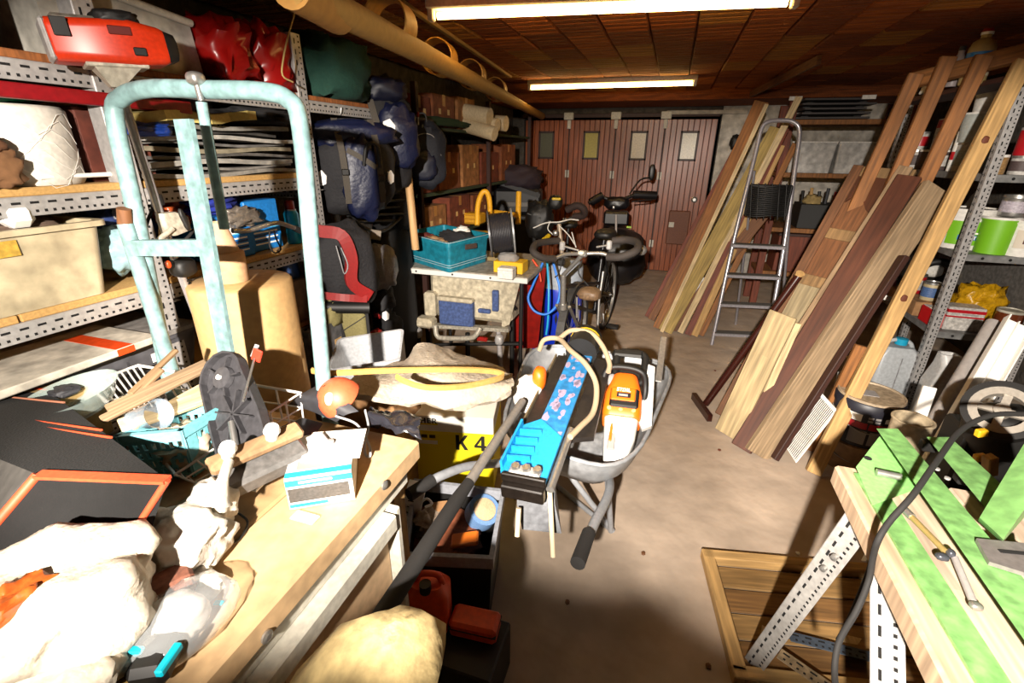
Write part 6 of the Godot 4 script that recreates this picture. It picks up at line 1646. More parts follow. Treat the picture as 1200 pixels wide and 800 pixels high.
	obj("back_strip", G.new().box(Vector3(-0.17, 0.36, 0.1), Vector3(0.05, 0.7, 0.03), 0.008), mt("strip_blue", "1d4fc0", 0.4, 0, ""), t)
	g = G.new().tube(smooth([Vector3(-0.793, 0.871, -3.175), Vector3(-0.841, 0.721, -3.095), Vector3(-0.859, 0.637, -3.054), Vector3(-0.808, 0.560, -3.037), Vector3(-0.726, 0.538, -3.055), Vector3(-0.665, 0.595, -3.098), Vector3(-0.655, 0.695, -3.144), Vector3(-0.691, 0.794, -3.175), Vector3(-0.726, 0.883, -3.201)], 6), 0.009, 8)
	tag(objw("blue_hose", g, mt("hose_blue", "2c78d8", 0.35, 0, "")), "bright blue air hose hanging in a loop before the blue drum", "hose")
	g = G.new().tube(smooth([Vector3(-0.778, 0.877, -3.239), Vector3(-0.740, 0.680, -3.167), Vector3(-0.730, 0.466, -3.136), Vector3(-0.740, 0.351, -3.140)], 5), 0.008, 8)
	tag(objw("cyan_hose", g, mt("hose_cyan", "28a0d0", 0.35, 0, "")), "straight turquoise hose hanging inside the blue hose loop", "hose")
	g = G.new().tube(smooth([Vector3(-0.864, 0.893, -3.161), Vector3(-0.816, 0.832, -3.151), Vector3(-0.793, 0.744, -3.143)], 4), 0.008, 8)
	tag(objw("orange_hose", g, M.orange), "short orange hose at the top of the red cabinet", "hose")

func saw_bench(tr: Vector3) -> void:
	var body := mt("saw_dusty", "d2c6ab", 0.8, 0, "dirt", 3.0)
	var bl := mt("saw_blue", "4a5f94", 0.6, 0, "dirt", 6.0)
	var t := thing("table_saw", "dusty beige and blue bench saw with a steel stand under the folding table", "saw", Vector3(-1.35, 0, -2.95))
	var z := -2.92
	objw("housing", G.new().box((Vector3(-1.571, 0.778, -2.920) + Vector3(-0.933, 0.496, -2.920)) / 2 + Vector3(0, 0, -0.16), Vector3(0.62, 0.33, 0.3), 0.03), body, t)
	var c := (Vector3(-1.473, 0.625, -2.920) + Vector3(-1.208, 0.437, -2.920)) / 2
	objw("blue_panel", G.new().box(c + Vector3(0, 0, 0.02), Vector3(0.26, 0.19, 0.06), 0.012), bl, t)
	objw("panel_lip", G.new().box(c + Vector3(0, 0.1, 0.03), Vector3(0.27, 0.03, 0.06), 0.008), body, t)
	objw("side_block", G.new().box(Vector3(-1.542, 0.592, -2.920) + Vector3(0, -0.02, 0.01), Vector3(0.09, 0.18, 0.08), 0.015), body, t)
	objw("side_foot", G.new().box(Vector3(-1.585, 0.457, -2.920) + Vector3(0, -0.02, 0.03), Vector3(0.14, 0.07, 0.12), 0.02), body, t)
	objw("slot_panel", G.new().box(Vector3(-1.052, 0.643, -2.920) + Vector3(0, 0.0, 0.005), Vector3(0.045, 0.15, 0.03), 0.006), bl, t)
	objw("slot_panel", G.new().box(Vector3(-1.135, 0.560, -2.920) + Vector3(0, 0.0, 0.005), Vector3(0.09, 0.03, 0.03), 0.006), bl, t)
	objw("right_wing", G.new().hexa([Vector3(-1.008, 0.448, -2.920), Vector3(-0.952, 0.481, -2.920), Vector3(-1.017, 0.404, -3.120), Vector3(-1.077, 0.370, -3.120), Vector3(-1.009, 0.780, -2.920), Vector3(-0.882, 0.780, -2.920), Vector3(-0.943, 0.723, -3.120), Vector3(-1.078, 0.724, -3.120)]), body, t)
	objw("table_rail", G.new().bar([Vector3(-1.677, 0.400, -2.900), Vector3(-0.945, 0.451, -2.900)], 0.05, 0.025, Vector3.UP), mt("rail_alu", "b9b2a2", 0.5, 0.2, "dirt", 6.0), t)
	objw("bent_bar", G.new().tube(smooth([Vector3(-1.474, 0.439, -2.820), Vector3(-1.454, 0.377, -2.800), Vector3(-1.402, 0.364, -2.800), Vector3(-1.205, 0.390, -2.800), Vector3(-1.153, 0.422, -2.800), Vector3(-1.129, 0.469, -2.820)], 4), 0.018, 8), mt("rail_alu", "b9b2a2"), t)
	objw("lower_rail", G.new().tube([Vector3(-1.679, 0.227, -2.920), Vector3(-0.857, 0.353, -2.920)], 0.012, 8).tube([Vector3(-1.232, 0.307, -2.890), Vector3(-0.848, 0.359, -2.890)], 0.012, 8), M.black, t)
	for q in [[491, 385, 490, 412], [584, 388, 586, 424], [548, 396, 548, 424], [600, 340, 600, 412]]:
		var a := Vector3.ZERO
		var b := Vector3.ZERO
		match int(q[0]):
			491: a = Vector3(-1.661, 0.381, -2.920); b = Vector3(-1.699, 0.053, -2.920)
			584: a = Vector3(-1.034, 0.445, -2.920); b = Vector3(-1.008, 0.145, -2.920)
			548: a = Vector3(-1.282, 0.364, -2.950); b = Vector3(-1.290, 0.088, -2.950)
			600: a = Vector3(-0.991, 0.480, -3.100); b = Vector3(-0.988, 0.153, -3.100)
		b.y = 0.0
		objw("stand_leg", G.new().tube([a, b], 0.018, 8), M.black if q[0] != 584 else M.grey_metal, t)
	for q in [Vector3(-1.638, 0.351, -2.860), Vector3(-1.006, 0.381, -2.860)]: objw("joint", G.new().blob(q, Vector3(0.03, 0.04, 0.03), 0.1, 3), M.galv, t)
	objw("red_button", G.new().box(Vector3(-1.149, 0.354, -2.900), Vector3(0.08, 0.03, 0.03), 0.006), M.red, t)

# ------------------------------------------------------------------ bicycles and moped
func wheel(r: float, tyre: float, t: Node3D, xf: Transform3D, fat := 1.0) -> void:
	# the wheel turns about local X
	var b := Transform3D(Basis(Vector3.BACK, PI / 2), Vector3.ZERO)
	var pr := []
	for k in 9: pr.append(Vector2(r - tyre + cos(TAU * k / 8.0) * tyre, sin(TAU * k / 8.0) * tyre * fat))
	obj("tyre", G.new().lathe(pr, 36, xf * b, false), M.black_rubber, t)
	var hub := G.new().tube([xf * Vector3(-0.05, 0, 0), xf * Vector3(0.05, 0, 0)], 0.022, 10)
	for k in 16:
		var a := TAU * k / 16.0
		hub.tube([xf * Vector3(0.03 * (1 if k % 2 else -1), 0, 0), xf * Vector3(0, cos(a) * (r - tyre * 1.6), sin(a) * (r - tyre * 1.6))], 0.0016, 4)
	obj("spokes", hub, M.steel, t)
	obj("wheel_rim", G.new().lathe([Vector2(r - tyre * 2.0, -0.012), Vector2(r - tyre * 1.6, -0.014), Vector2(r - tyre * 1.6, 0.014), Vector2(r - tyre * 2.0, 0.012), Vector2(r - tyre * 2.0, -0.012)], 36, xf * b, false), M.steel, t)

func bikes() -> void:
	# city bicycle facing the camera
	var t := thing("bicycle", "black city bicycle with wide swept handlebars facing the wheelbarrow", "bicycle", tf(Vector3(-0.537, -0.000, -4.166) + Vector3(0, 0, 0.55), -6))
	var h := t.global_transform.affine_inverse() * Vector3(-0.472, 1.005, -2.938)
	var fm := mt("bike_black", "1b1b1e", 0.35, 0.2, "")
	var ax := Vector3(0, 0.34, 0.3)
	wheel(0.34, 0.022, t, tf(ax))
	wheel(0.34, 0.022, t, tf(Vector3(0, 0.34, -0.78)))
	obj("mudguard", G.new().bar(arc(ax, Vector3(0, 0, 0.37), Vector3(0, 0.37, 0), -5, 150, 14), 0.055, 0.004, Vector3(0, 0.5, 0.5)), mt("mudguard", "4c4a48", 0.4, 0.3, "fine", 5.0), t)
	for s in [-0.045, 0.045]:
		obj("fork_leg", G.new().tube([ax + Vector3(s, 0, 0), Vector3(s, h.y - 0.38, h.z - 0.06)], 0.012, 8), M.steel, t)
		obj("stay", G.new().tube([Vector3(s, 0.34, -0.78), Vector3(s * 0.4, 0.82, -0.42)], 0.009, 8).tube([Vector3(s, 0.34, -0.78), Vector3(s * 0.6, 0.3, -0.32)], 0.009, 8), fm, t)
	obj("head_tube", G.new().tube([Vector3(0, h.y - 0.4, h.z - 0.055), Vector3(0, h.y - 0.16, h.z - 0.03)], 0.02, 12).tube([Vector3(0, h.y - 0.4, h.z - 0.055), Vector3(0, h.y - 0.36, h.z - 0.052)], 0.03, 12), M.steel, t)
	obj("stem", G.new().tube([Vector3(0, h.y - 0.16, h.z - 0.03), h], 0.014, 10).box(h, Vector3(0.05, 0.04, 0.04), 0.008), M.steel, t)
	obj("frame_tube", G.new().tube([Vector3(0, h.y - 0.36, h.z - 0.06), Vector3(0, 0.3, -0.32)], 0.018, 10).tube([Vector3(0, h.y - 0.24, h.z - 0.05), Vector3(0, 0.55, -0.36)], 0.016, 10).tube([Vector3(0, 0.3, -0.32), Vector3(0, 0.9, -0.46)], 0.016, 10), fm, t)
	obj("saddle", G.new().blob(Vector3(0, 0.95, -0.5), Vector3(0.09, 0.04, 0.13), 0.05, 3), M.black, t)
	var iv := t.global_transform.affine_inverse()
	obj("handlebar", G.new().tube(smooth([iv * Vector3(-0.639, 0.980, -2.817), iv * Vector3(-0.577, 1.005, -2.871), h, iv * Vector3(-0.361, 1.013, -2.943), iv * Vector3(-0.290, 0.993, -2.934)], 5), 0.0125, 10), M.steel, t)
	obj("grip", G.new().tube(smooth([iv * Vector3(-0.630, 0.984, -2.822), iv * Vector3(-0.689, 0.999, -2.753), iv * Vector3(-0.745, 1.034, -2.739), iv * Vector3(-0.764, 1.057, -2.867), iv * Vector3(-0.719, 1.055, -2.994), iv * Vector3(-0.661, 1.052, -3.067)], 5), 0.022, 10), mt("grip_brown", "3a332f", 0.8, 0, "fine", 6.0), t)
	obj("grip", G.new().tube(smooth([iv * Vector3(-0.321, 0.997, -2.926), iv * Vector3(-0.242, 1.009, -2.900), iv * Vector3(-0.157, 1.045, -2.931), iv * Vector3(-0.159, 1.068, -3.065), iv * Vector3(-0.230, 1.070, -3.156), iv * Vector3(-0.324, 1.055, -3.176)], 5), 0.024, 10), mt("grip_brown", "3a332f"), t)
	for p in [iv * Vector3(-0.626, 1.030, -3.013), iv * Vector3(-0.337, 1.038, -3.109)]:
		obj("brake_lever", G.new().box(p, Vector3(0.035, 0.06, 0.03), 0.008), M.galv, t)
		obj("lever_bar", G.new().tube([p, Vector3(h.x + (p.x - h.x) * 0.3, p.y - 0.02, p.z)], 0.008, 8), M.steel, t)
	obj("bell", G.new().blob(iv * Vector3(-0.479, 1.020, -2.885), Vector3(0.02, 0.014, 0.02), 0.0, 1), M.white_metal, t)
	obj("lamp", G.new().box(Vector3(0, h.y - 0.06, h.z + 0.03), Vector3(0.05, 0.05, 0.04), 0.012), M.black, t)
	obj("horn_lamp", G.new().blob(iv * Vector3(-0.405, 0.773, -2.860), Vector3(0.075, 0.04, 0.07), 0.1, 3), mt("lamp_brown", "7c6248", 0.5, 0, "dirt", 8.0), t)
	obj("brake_cable", G.new().tube(smooth([iv * Vector3(-0.592, 0.989, -2.893), iv * Vector3(-0.604, 0.890, -2.847), iv * Vector3(-0.626, 0.865, -2.829)], 4), 0.004, 6).tube(smooth([iv * Vector3(-0.473, 0.970, -2.900), iv * Vector3(-0.484, 0.896, -2.865), iv * Vector3(-0.416, 0.817, -2.876)], 4), 0.004, 6), M.black, t)
	obj("pedal", G.new().box(Vector3(0.17, 0.2, -0.3), Vector3(0.1, 0.025, 0.08), 0.006), M.black_rubber, t)
	obj("pedal", G.new().box(Vector3(-0.15, 0.4, -0.34), Vector3(0.1, 0.025, 0.08), 0.006), M.black_rubber, t)
	obj("crank", G.new().tube([Vector3(0.08, 0.3, -0.32), Vector3(0.1, 0.2, -0.3)], 0.012, 8).lathe([Vector2(0.06, -0.004), Vector2(0.09, -0.004), Vector2(0.09, 0.004), Vector2(0.06, 0.004)], 20, tf(Vector3(0.06, 0.3, -0.32), 0, 0, 90)), M.steel, t)
	obj("stand_rod", G.new().tube([iv * Vector3(-0.335, 0.914, -2.886), iv * Vector3(-0.343, 0.734, -2.863), iv * Vector3(-0.335, 0.537, -2.839)], 0.008, 8), M.steel, t)
	obj("stand_rod", G.new().tube([iv * Vector3(-0.487, 0.738, -2.876), iv * Vector3(-0.478, 0.600, -2.877)], 0.008, 8), M.steel, t)
	t = thing("chrome_cap", "small round chromed cap beside the right handlebar grip", "cap", Vector3(-0.139, 0.980, -3.317))
	objw("cap", G.new().lathe([Vector2(0.035, 0), Vector2(0.035, 0.012), Vector2(0.015, 0.03), Vector2(0.0, 0.03)], 18, along(Vector3(-0.139, 0.980, -3.317), Vector3(-0.130, 1.019, -3.110), Vector3.UP)), M.steel, t)
	objw("stalk", G.new().tube([Vector3(-0.139, 0.978, -3.327), Vector3(-0.213, 0.860, -3.695)], 0.01, 8), M.black, t)
	# second bicycle, behind the table
	var s0 := Vector3(-0.871, 1.027, -4.009)
	t = thing("bicycle", "black bicycle with white brake cables and a front lamp behind the blue drum", "bicycle", tf(Vector3(s0.x, 0, s0.z - 0.35), 8))
	iv = t.global_transform.affine_inverse()
	h = iv * Vector3(-0.871, 1.027, -4.009)
	ax = Vector3(0, 0.34, 0.5)
	wheel(0.34, 0.022, t, tf(ax))
	wheel(0.34, 0.022, t, tf(Vector3(0, 0.34, -0.58)))
	obj("fork", G.new().tube([ax + Vector3(0.05, 0, 0), Vector3(0.05, 0.72, 0.38)], 0.012, 8).tube([ax + Vector3(-0.05, 0, 0), Vector3(-0.05, 0.72, 0.38)], 0.012, 8).tube([Vector3(0, 0.72, 0.38), h], 0.02, 10), mt("fork_pale", "b9a58e", 0.4, 0.2, "fine", 5.0), t)
	obj("frame_tube", G.new().tube([Vector3(0, 0.74, 0.37), Vector3(0, 0.3, -0.1)], 0.018, 10).tube([Vector3(0, 0.3, -0.1), Vector3(0, 0.9, -0.25)], 0.016, 10).tube([Vector3(0, 0.34, -0.58), Vector3(0, 0.3, -0.1)], 0.012, 8).tube([Vector3(0, 0.34, -0.58), Vector3(0, 0.8, -0.22)], 0.012, 8), fm, t)
	obj("saddle", G.new().blob(Vector3(0, 0.94, -0.28), Vector3(0.09, 0.04, 0.13), 0.05, 3), M.black, t)
	obj("handlebar", G.new().tube(smooth([iv * Vector3(-1.138, 1.105, -3.958), iv * Vector3(-0.979, 1.053, -3.986), h, iv * Vector3(-0.787, 1.068, -4.054), iv * Vector3(-0.658, 1.137, -4.124)], 4), 0.014, 8), M.black, t)
	obj("grip", G.new().tube(smooth([iv * Vector3(-0.813, 1.141, -4.020), iv * Vector3(-0.727, 1.181, -4.008), iv * Vector3(-0.669, 1.155, -4.015), iv * Vector3(-0.672, 1.103, -4.049), iv * Vector3(-0.761, 1.082, -4.068)], 5), 0.03, 10), mt("grip_dark", "2a1c18", 0.8, 0, ""), t)
	obj("basket", G.new().blob(iv * Vector3(-1.060, 1.039, -4.068), Vector3(0.12, 0.16, 0.12), 0.2, 4), M.black, t)
	obj("lamp_body", G.new().blob(iv * Vector3(-0.922, 1.195, -4.065), Vector3(0.06, 0.06, 0.05), 0.1, 4), M.black, t)
	obj("yellow_band", G.new().box(iv * Vector3(-0.902, 1.229, -4.006), Vector3(0.075, 0.02, 0.02), 0.006), mt("band_yel", "c8a818", 0.5, 0, ""), t)
	obj("white_cable", G.new().tube(smooth([iv * Vector3(-1.061, 0.999, -3.880), iv * Vector3(-0.952, 1.047, -3.879), iv * Vector3(-0.847, 1.057, -3.894), iv * Vector3(-0.767, 1.075, -3.950), iv * Vector3(-0.702, 1.067, -3.990)], 5), 0.006, 6).tube(smooth([iv * Vector3(-0.920, 1.060, -3.895), iv * Vector3(-0.932, 1.001, -3.866), iv * Vector3(-0.885, 0.956, -3.861)], 4), 0.005, 6).tube(smooth([iv * Vector3(-0.848, 1.028, -3.904), iv * Vector3(-0.764, 0.957, -3.900), iv * Vector3(-0.700, 0.879, -3.888)], 4), 0.005, 6).tube([iv * Vector3(-0.749, 0.969, -3.967), iv * Vector3(-0.699, 0.850, -3.932)], 0.005, 6), M.white, t)
	obj("chrome_lamp", G.new().blob(iv * Vector3(-0.856, 0.977, -3.823), Vector3(0.025, 0.025, 0.025), 0.0, 1), M.steel, t)
	obj("yellow_tape", G.new().tube([iv * Vector3(-0.905, 0.951, -3.626), iv * Vector3(-0.883, 0.974, -3.700)], 0.018, 8), mt("band_yel", "c8a818"), t)
	# moped against the door
	var m0 := Vector3(-0.562, 1.089, -5.494)
	t = thing("moped", "black moped with a round mirror parked against the wooden door", "moped", tf(Vector3(m0.x, 0, m0.z - 0.1), 6))
	iv = t.global_transform.affine_inverse()
	var bm := mt("moped_black", "121114", 0.4, 0, "")
	obj("handlebar", G.new().tube(smooth([iv * Vector3(-0.847, 1.068, -5.394), iv * Vector3(-0.729, 1.131, -5.458), iv * Vector3(-0.562, 1.089, -5.494), iv * Vector3(-0.391, 1.152, -5.576), iv * Vector3(-0.304, 1.179, -5.615)], 4), 0.022, 8), bm, t)
	obj("grip", G.new().tube([iv * Vector3(-0.830, 1.077, -5.404), iv * Vector3(-0.714, 1.148, -5.471)], 0.045, 10), bm, t)
	obj("grip", G.new().tube([iv * Vector3(-0.392, 1.161, -5.579), iv * Vector3(-0.148, 1.154, -5.654)], 0.045, 10), bm, t)
	obj("headset", G.new().blob(iv * Vector3(-0.551, 1.071, -5.490), Vector3(0.14, 0.07, 0.1), 0.1, 4), bm, t)
	obj("mirror", G.new().blob(iv * Vector3(-0.225, 1.390, -5.730), Vector3(0.035, 0.085, 0.02), 0.02, 4), bm, t)
	obj("mirror_stalk", G.new().tube(smooth([iv * Vector3(-0.429, 1.169, -5.571), iv * Vector3(-0.340, 1.310, -5.659), iv * Vector3(-0.236, 1.337, -5.704)], 4), 0.01, 8), bm, t)
	obj("brake_lever", G.new().tube([iv * Vector3(-0.396, 1.095, -5.493), iv * Vector3(-0.185, 1.115, -5.569)], 0.008, 6), bm, t)
	obj("indicator", G.new().blob(iv * Vector3(-0.569, 1.038, -5.357), Vector3(0.015, 0.02, 0.015), 0, 1), M.steel, t)
	obj("front_box", G.new().box(iv * Vector3(-0.540, 0.923, -5.430), Vector3(0.27, 0.14, 0.2), 0.02), bm, t)
	obj("box_strip", G.new().tube([iv * Vector3(-0.531, 0.964, -5.315), iv * Vector3(-0.498, 0.747, -5.199)], 0.012, 8), M.grey_metal, t)
	obj("fairing", G.new().blob(iv * Vector3(-0.496, 0.509, -5.381), Vector3(0.32, 0.3, 0.3), 0.1, 5), bm, t)
	obj("green_sticker", G.new().box(iv * Vector3(-0.375, 0.860, -5.207), Vector3(0.05, 0.02, 0.01), 0.003), mt("sticker", "8ab040", 0.6, 0, ""), t)
	obj("seat", G.new().blob(Vector3(0, 0.75, -0.45), Vector3(0.14, 0.08, 0.35), 0.05, 6), bm, t)
	wheel(0.29, 0.05, t, tf(Vector3(0, 0.29, 0.35)), 1.3)
	wheel(0.29, 0.05, t, tf(Vector3(0, 0.29, -0.7)), 1.3)
	obj("body", G.new().box(Vector3(0, 0.5, -0.25), Vector3(0.24, 0.35, 0.7), 0.06), bm, t)

# ------------------------------------------------------------------ leaning timber, ladder and old doors at right
func right_wood() -> void:
	var back := Vector3(-0.15, 0.3, 1.0)
	var n := 0
	var list := [
		[Vector3(-0.074, 0.000, -4.848), Vector3(0.531, 1.630, -5.200), 0.05, M.wood_red, "dark reddish plank at the left edge of the leaning timber"],
		[Vector3(-0.027, 0.000, -4.753), Vector3(0.587, 1.696, -5.150), 0.07, M.wood_brown, "brown plank second from the left in the leaning timber"],
		[Vector3(0.020, 0.000, -4.609), Vector3(0.633, 1.878, -5.100), 0.03, M.wood_dark, "thin dark strip between the brown plank and the tall orange one"],
		[Vector3(0.057, 0.000, -4.471), Vector3(0.662, 2.017, -5.050), 0.12, M.pine_orange, "tall orange-brown plank with a pale edge, highest at left of the timber"],
		[Vector3(0.083, -0.000, -4.384), Vector3(0.699, 1.993, -5.000), 0.035, M.pine_pale, "pale yellow edge lath in front of the tall orange plank"],
		[Vector3(0.114, 0.000, -4.395), Vector3(0.820, 1.803, -4.980), 0.13, mt("ply_olive", "b59a58", 0.75, 0, "grain_v", 2.0), "wide yellow-green plywood strip in the middle of the leaning timber"],
		[Vector3(0.106, 0.000, -4.392), Vector3(0.394, 0.516, -4.620), 0.035, M.white, "short white painted batten low in front of the timber"],
		[Vector3(0.167, 0.000, -4.461), Vector3(0.849, 1.186, -4.700), 0.1, M.wood_brown, "short brown board with a slanted top behind the ladder's left rail"],
		[Vector3(0.252, 0.000, -4.374), Vector3(0.944, 2.047, -5.000), 0.055, M.pine_pale, "longest pale batten reaching the ceiling through the ladder hoop"],
		[Vector3(0.319, 0.000, -4.329), Vector3(0.881, 1.801, -4.950), 0.06, M.wood_red, "red-brown batten right of the longest pale one"],
		[Vector3(0.377, 0.000, -4.305), Vector3(0.867, 1.665, -4.900), 0.06, M.pine, "yellow pine batten at the right side of the timber, by the ladder"],
		[Vector3(0.437, 0.000, -4.326), Vector3(0.976, 1.679, -4.900), 0.05, M.pine_orange, "orange batten standing inside the ladder's right rail"],
	]
	for q in list:
		var o := strip("leaning_plank", q[0] + Vector3(0, 0.01, -0.012 * n), q[1] + Vector3(0, 0, -0.005 * n), q[2], 0.022, back, q[3])
		tag(o, q[4], "plank")
		n += 1
	# step ladder
	var t := thing("step_ladder", "aluminium step ladder with a rounded top leaning on the timber", "ladder", Vector3(0.678, 0.000, -4.367))
	var alu := mt("ladder_alu", "b8b4ba", 0.3, 0.6, "fine", 3.0)
	var p := smooth([Vector3(0.512, 0.026, -4.200), Vector3(0.552, 0.858, -4.360), Vector3(0.614, 1.563, -4.520), Vector3(0.630, 1.774, -4.560), Vector3(0.670, 1.830, -4.570), Vector3(0.761, 1.842, -4.580), Vector3(0.855, 1.829, -4.580), Vector3(0.911, 1.755, -4.570), Vector3(0.924, 1.503, -4.520), Vector3(0.943, 0.895, -4.380), Vector3(0.946, 0.093, -4.220)], 5)
	objw("rail", G.new().tube(p, 0.017, 10), alu, t)
	for q in [[Vector3(0.548, 0.880, -4.360), Vector3(0.943, 0.883, -4.370)], [Vector3(0.539, 0.633, -4.310), Vector3(0.945, 0.644, -4.320)], [Vector3(0.528, 0.388, -4.260), Vector3(0.945, 0.407, -4.270)], [Vector3(0.518, 0.132, -4.220), Vector3(0.948, 0.160, -4.230)]]:
		objw("step", G.new().bar(q, 0.09, 0.022, Vector3.UP), alu, t)
		objw("tread", G.new().bar([q[0] + Vector3(0, 0.013, 0), q[1] + Vector3(0, 0.013, 0)], 0.08, 0.006, Vector3.UP), mt("tread", "4c4a48", 0.8, 0, ""), t)
	objw("rear_leg", G.new().tube([Vector3(0.643, 1.463, -4.600), Vector3(0.782, 0.010, -4.900)], 0.012, 8).tube([Vector3(0.935, 1.469, -4.600), Vector3(1.178, 0.059, -4.900)], 0.012, 8), alu, t)
	t = thing("wire_coil", "black coiled cable hung across the ladder's upper rails", "coil", Vector3(0.759, 1.238, -4.400))
	var g := G.new()
	for k in 16:
		var y := 0.11 - 0.015 * k
		g.tube(smooth([Vector3(0.610, 1.240, -4.380) + Vector3(0, y, 0), Vector3(0.684, 1.248, -4.330) + Vector3(0, y - 0.01, 0.0), Vector3(0.807, 1.246, -4.330) + Vector3(0, y + 0.008, 0), Vector3(0.896, 1.245, -4.380) + Vector3(0, y, 0)], 3), 0.007, 6)
	for k in 6: g.tube([Vector3(0.603, 1.381, -4.330) + Vector3(0.05 * k, 0, 0), Vector3(0.641, 1.106, -4.330) + Vector3(0.05 * k, 0, 0)], 0.005, 6)
	objw("strands", g, M.black, t)
	objw("backing", G.new().box(Vector3(0.761, 1.243, -4.420), Vector3(0.32, 0.25, 0.03), 0.01), M.black, t)
	# old wardrobe door with two sunk panels
	old_door()
	# dark brown rail with a T-shaped end
	t = thing("dark_rail", "glossy dark brown rail with a pale end and a T-shaped foot", "rail", Vector3(0.372, 0.000, -2.876))
	objw("bar", G.new().tube([Vector3(0.401, 0.000, -3.047) + Vector3(0, 0.03, 0), Vector3(0.777, 0.942, -3.083)], 0.022, 12), mt("rail_dark", "32140e", 0.25, 0, ""), t)
	objw("pale_end", G.new().tube([Vector3(0.775, 0.936, -3.088), Vector3(0.778, 0.954, -3.077)], 0.024, 12), M.pine, t)
	objw("foot", G.new().bar([Vector3(0.328, 0.000, -3.146) + Vector3(0, 0.03, 0), Vector3(0.417, 0.000, -2.859) + Vector3(0, 0.03, 0)], 0.03, 0.045, Vector3.UP), mt("rail_dark", "32140e"), t)
	var pb := strip("pale_board", Vector3(0.506, 0.000, -2.775) + Vector3(0.0, 0.012, 0.05), Vector3(0.682, 0.770, -2.832), 0.15, 0.022, Vector3(-0.5, 0.5, 0.75), mt("board_pale", "c2ab80", 0.8, 0, "grain_v", 1.6))
	tag(pb, "short pale board standing in front of the old cupboard door", "board")
	var pe := strip("pale_cleat", Vector3(0.588, 0.000, -2.813) + Vector3(0.03, 0.012, 0.07), Vector3(0.754, 0.733, -2.817), 0.04, 0.035, Vector3(0.2, 0.4, 0.9), M.pine_pale)
	tag(pe, "pale square batten along the right edge of the short pale board", "batten")
	# wide brown plank door
	var f0 := Vector3(0.574, 0.000, -2.599) + Vector3(0, 0.01, 0)
	var f1 := Vector3(1.248, 1.487, -3.300)
	t = thing("brown_board", "long wide reddish brown board with a worn grey edge leaning on the shelf", "board", f0)
	strip("face", f0, f1, 0.115, 0.03, Vector3(-0.5, 0.35, 0.8), mt("board_red", "5e3422", 0.55, 0, "grain_v", 1.6), t)
	strip("grey_edge", Vector3(0.653, -0.000, -2.582) + Vector3(0.0, 0.01, 0.02), Vector3(1.347, 1.438, -3.200), 0.15, 0.04, Vector3(0.35, 0.35, 0.9), mt("board_grey", "a58c6c", 0.8, 0, "grain_v", 2.0), t)
	strip("side_lath", Vector3(0.670, 0.000, -2.580) + Vector3(0.07, 0.01, 0.03), Vector3(1.201, 1.110, -2.950), 0.03, 0.05, Vector3(0.3, 0.3, 0.9), M.wood_dark, t)
	var pl := Vector3(1.355, 0.771, -3.421)
	objw("white_plate", G.new().prism([Vector2(-0.035, -0.015), Vector2(0.035, -0.015), Vector2(0.035, 0.015), Vector2(-0.035, 0.015)], 0.006, tf(pl, -20, 0, -10)).lathe([Vector2(0.005, 0), Vector2(0.005, 0.004), Vector2(0, 0.004)], 8, tf(pl + Vector3(0.015, 0, 0.004), 0, 90)), M.white, t)
	# second board between door and brown board
	var o := strip("weathered_board", Vector3(0.532, 0.000, -2.696) + Vector3(0.02, 0.01, -0.03), Vector3(1.263, 1.533, -3.420), 0.07, 0.03, Vector3(-0.4, 0.35, 0.8), M.wood_grey)
	tag(o, "weathered brown board squeezed between the old door and the wide brown board", "board")
	# pine lattice
	t = thing("pine_lattice", "pine lattice of four long rails and a cross bar leaning on the right shelving", "lattice", Vector3(0.914, 0.000, -2.476))
	var ra := Vector3(0.914, 0.000, -2.476) + Vector3(0, 0.012, 0)
	var rails := [[Vector3(1.523, 2.016, -3.200), ra], [Vector3(1.403, 2.065, -3.300), Vector3(1.329, 1.284, -3.380)], [Vector3(1.295, 2.078, -3.400), Vector3(1.240, 1.489, -3.450)], [Vector3(1.208, 2.015, -3.500), Vector3(1.134, 1.503, -3.530)]]
	for q in rails:
		if q != rails[0]: q[1] = q[0] + (q[1] - q[0]) * (q[0].y - 0.6) / (q[0].y - q[1].y)
		strip("rail", q[1], q[0], 0.07, 0.045, Vector3(-0.1, 0.3, 1.0), [M.pine, M.pine_orange][0 if q == rails[0] else 1], t)
	strip("cross_bar", Vector3(1.208, 1.982, -3.540), Vector3(1.570, 2.068, -3.230), 0.08, 0.04, Vector3(-0.1, 0.3, 1.0), M.pine_orange, t)
	for q in [0.35, 0.72]: objw("knot", G.new().blob(ra.lerp(Vector3(1.523, 2.016, -3.200), q + 0.1) + Vector3(0, 0.012, 0.02), Vector3(0.014, 0.02, 0.006), 0.1, 3), mt("knot", "5a2a14", 0.7, 0, ""), t)
	o = strip("orange_lath", Vector3(0.933, 0.000, -2.712) + Vector3(0.02, 0.01, 0), Vector3(1.060, 0.664, -2.750), 0.06, 0.03, Vector3(0, 0.3, 1.0), M.pine_orange)
	tag(o, "short orange slat behind the white wire rack", "slat")
	# white wire grille
	t = thing("wire_grille", "white wire oven rack leaning at the foot of the pine lattice", "rack", Vector3(0.851, 0.010, -2.559))
	var wa := Vector3(0.911, 0.380, -2.739)
	var wb := Vector3(0.982, 0.331, -2.605)
	var wc := Vector3(0.851, 0.010, -2.559)
	var wd := Vector3(0.813, 0.010, -2.804)
	g = G.new()
	g.tube([wa, wb, wc, wd, wa], 0.0055, 8)
	for k in range(1, 16): g.tube([wa.lerp(wb, k / 16.0), wd.lerp(wc, k / 16.0)], 0.0022, 6)
	objw("wires", g, mt("wire_white", "e8e6e0"), t)
	objw("top_bar", G.new().tube([wa, wb], 0.011, 8), mt("wire_white", "e8e6e0"), t)
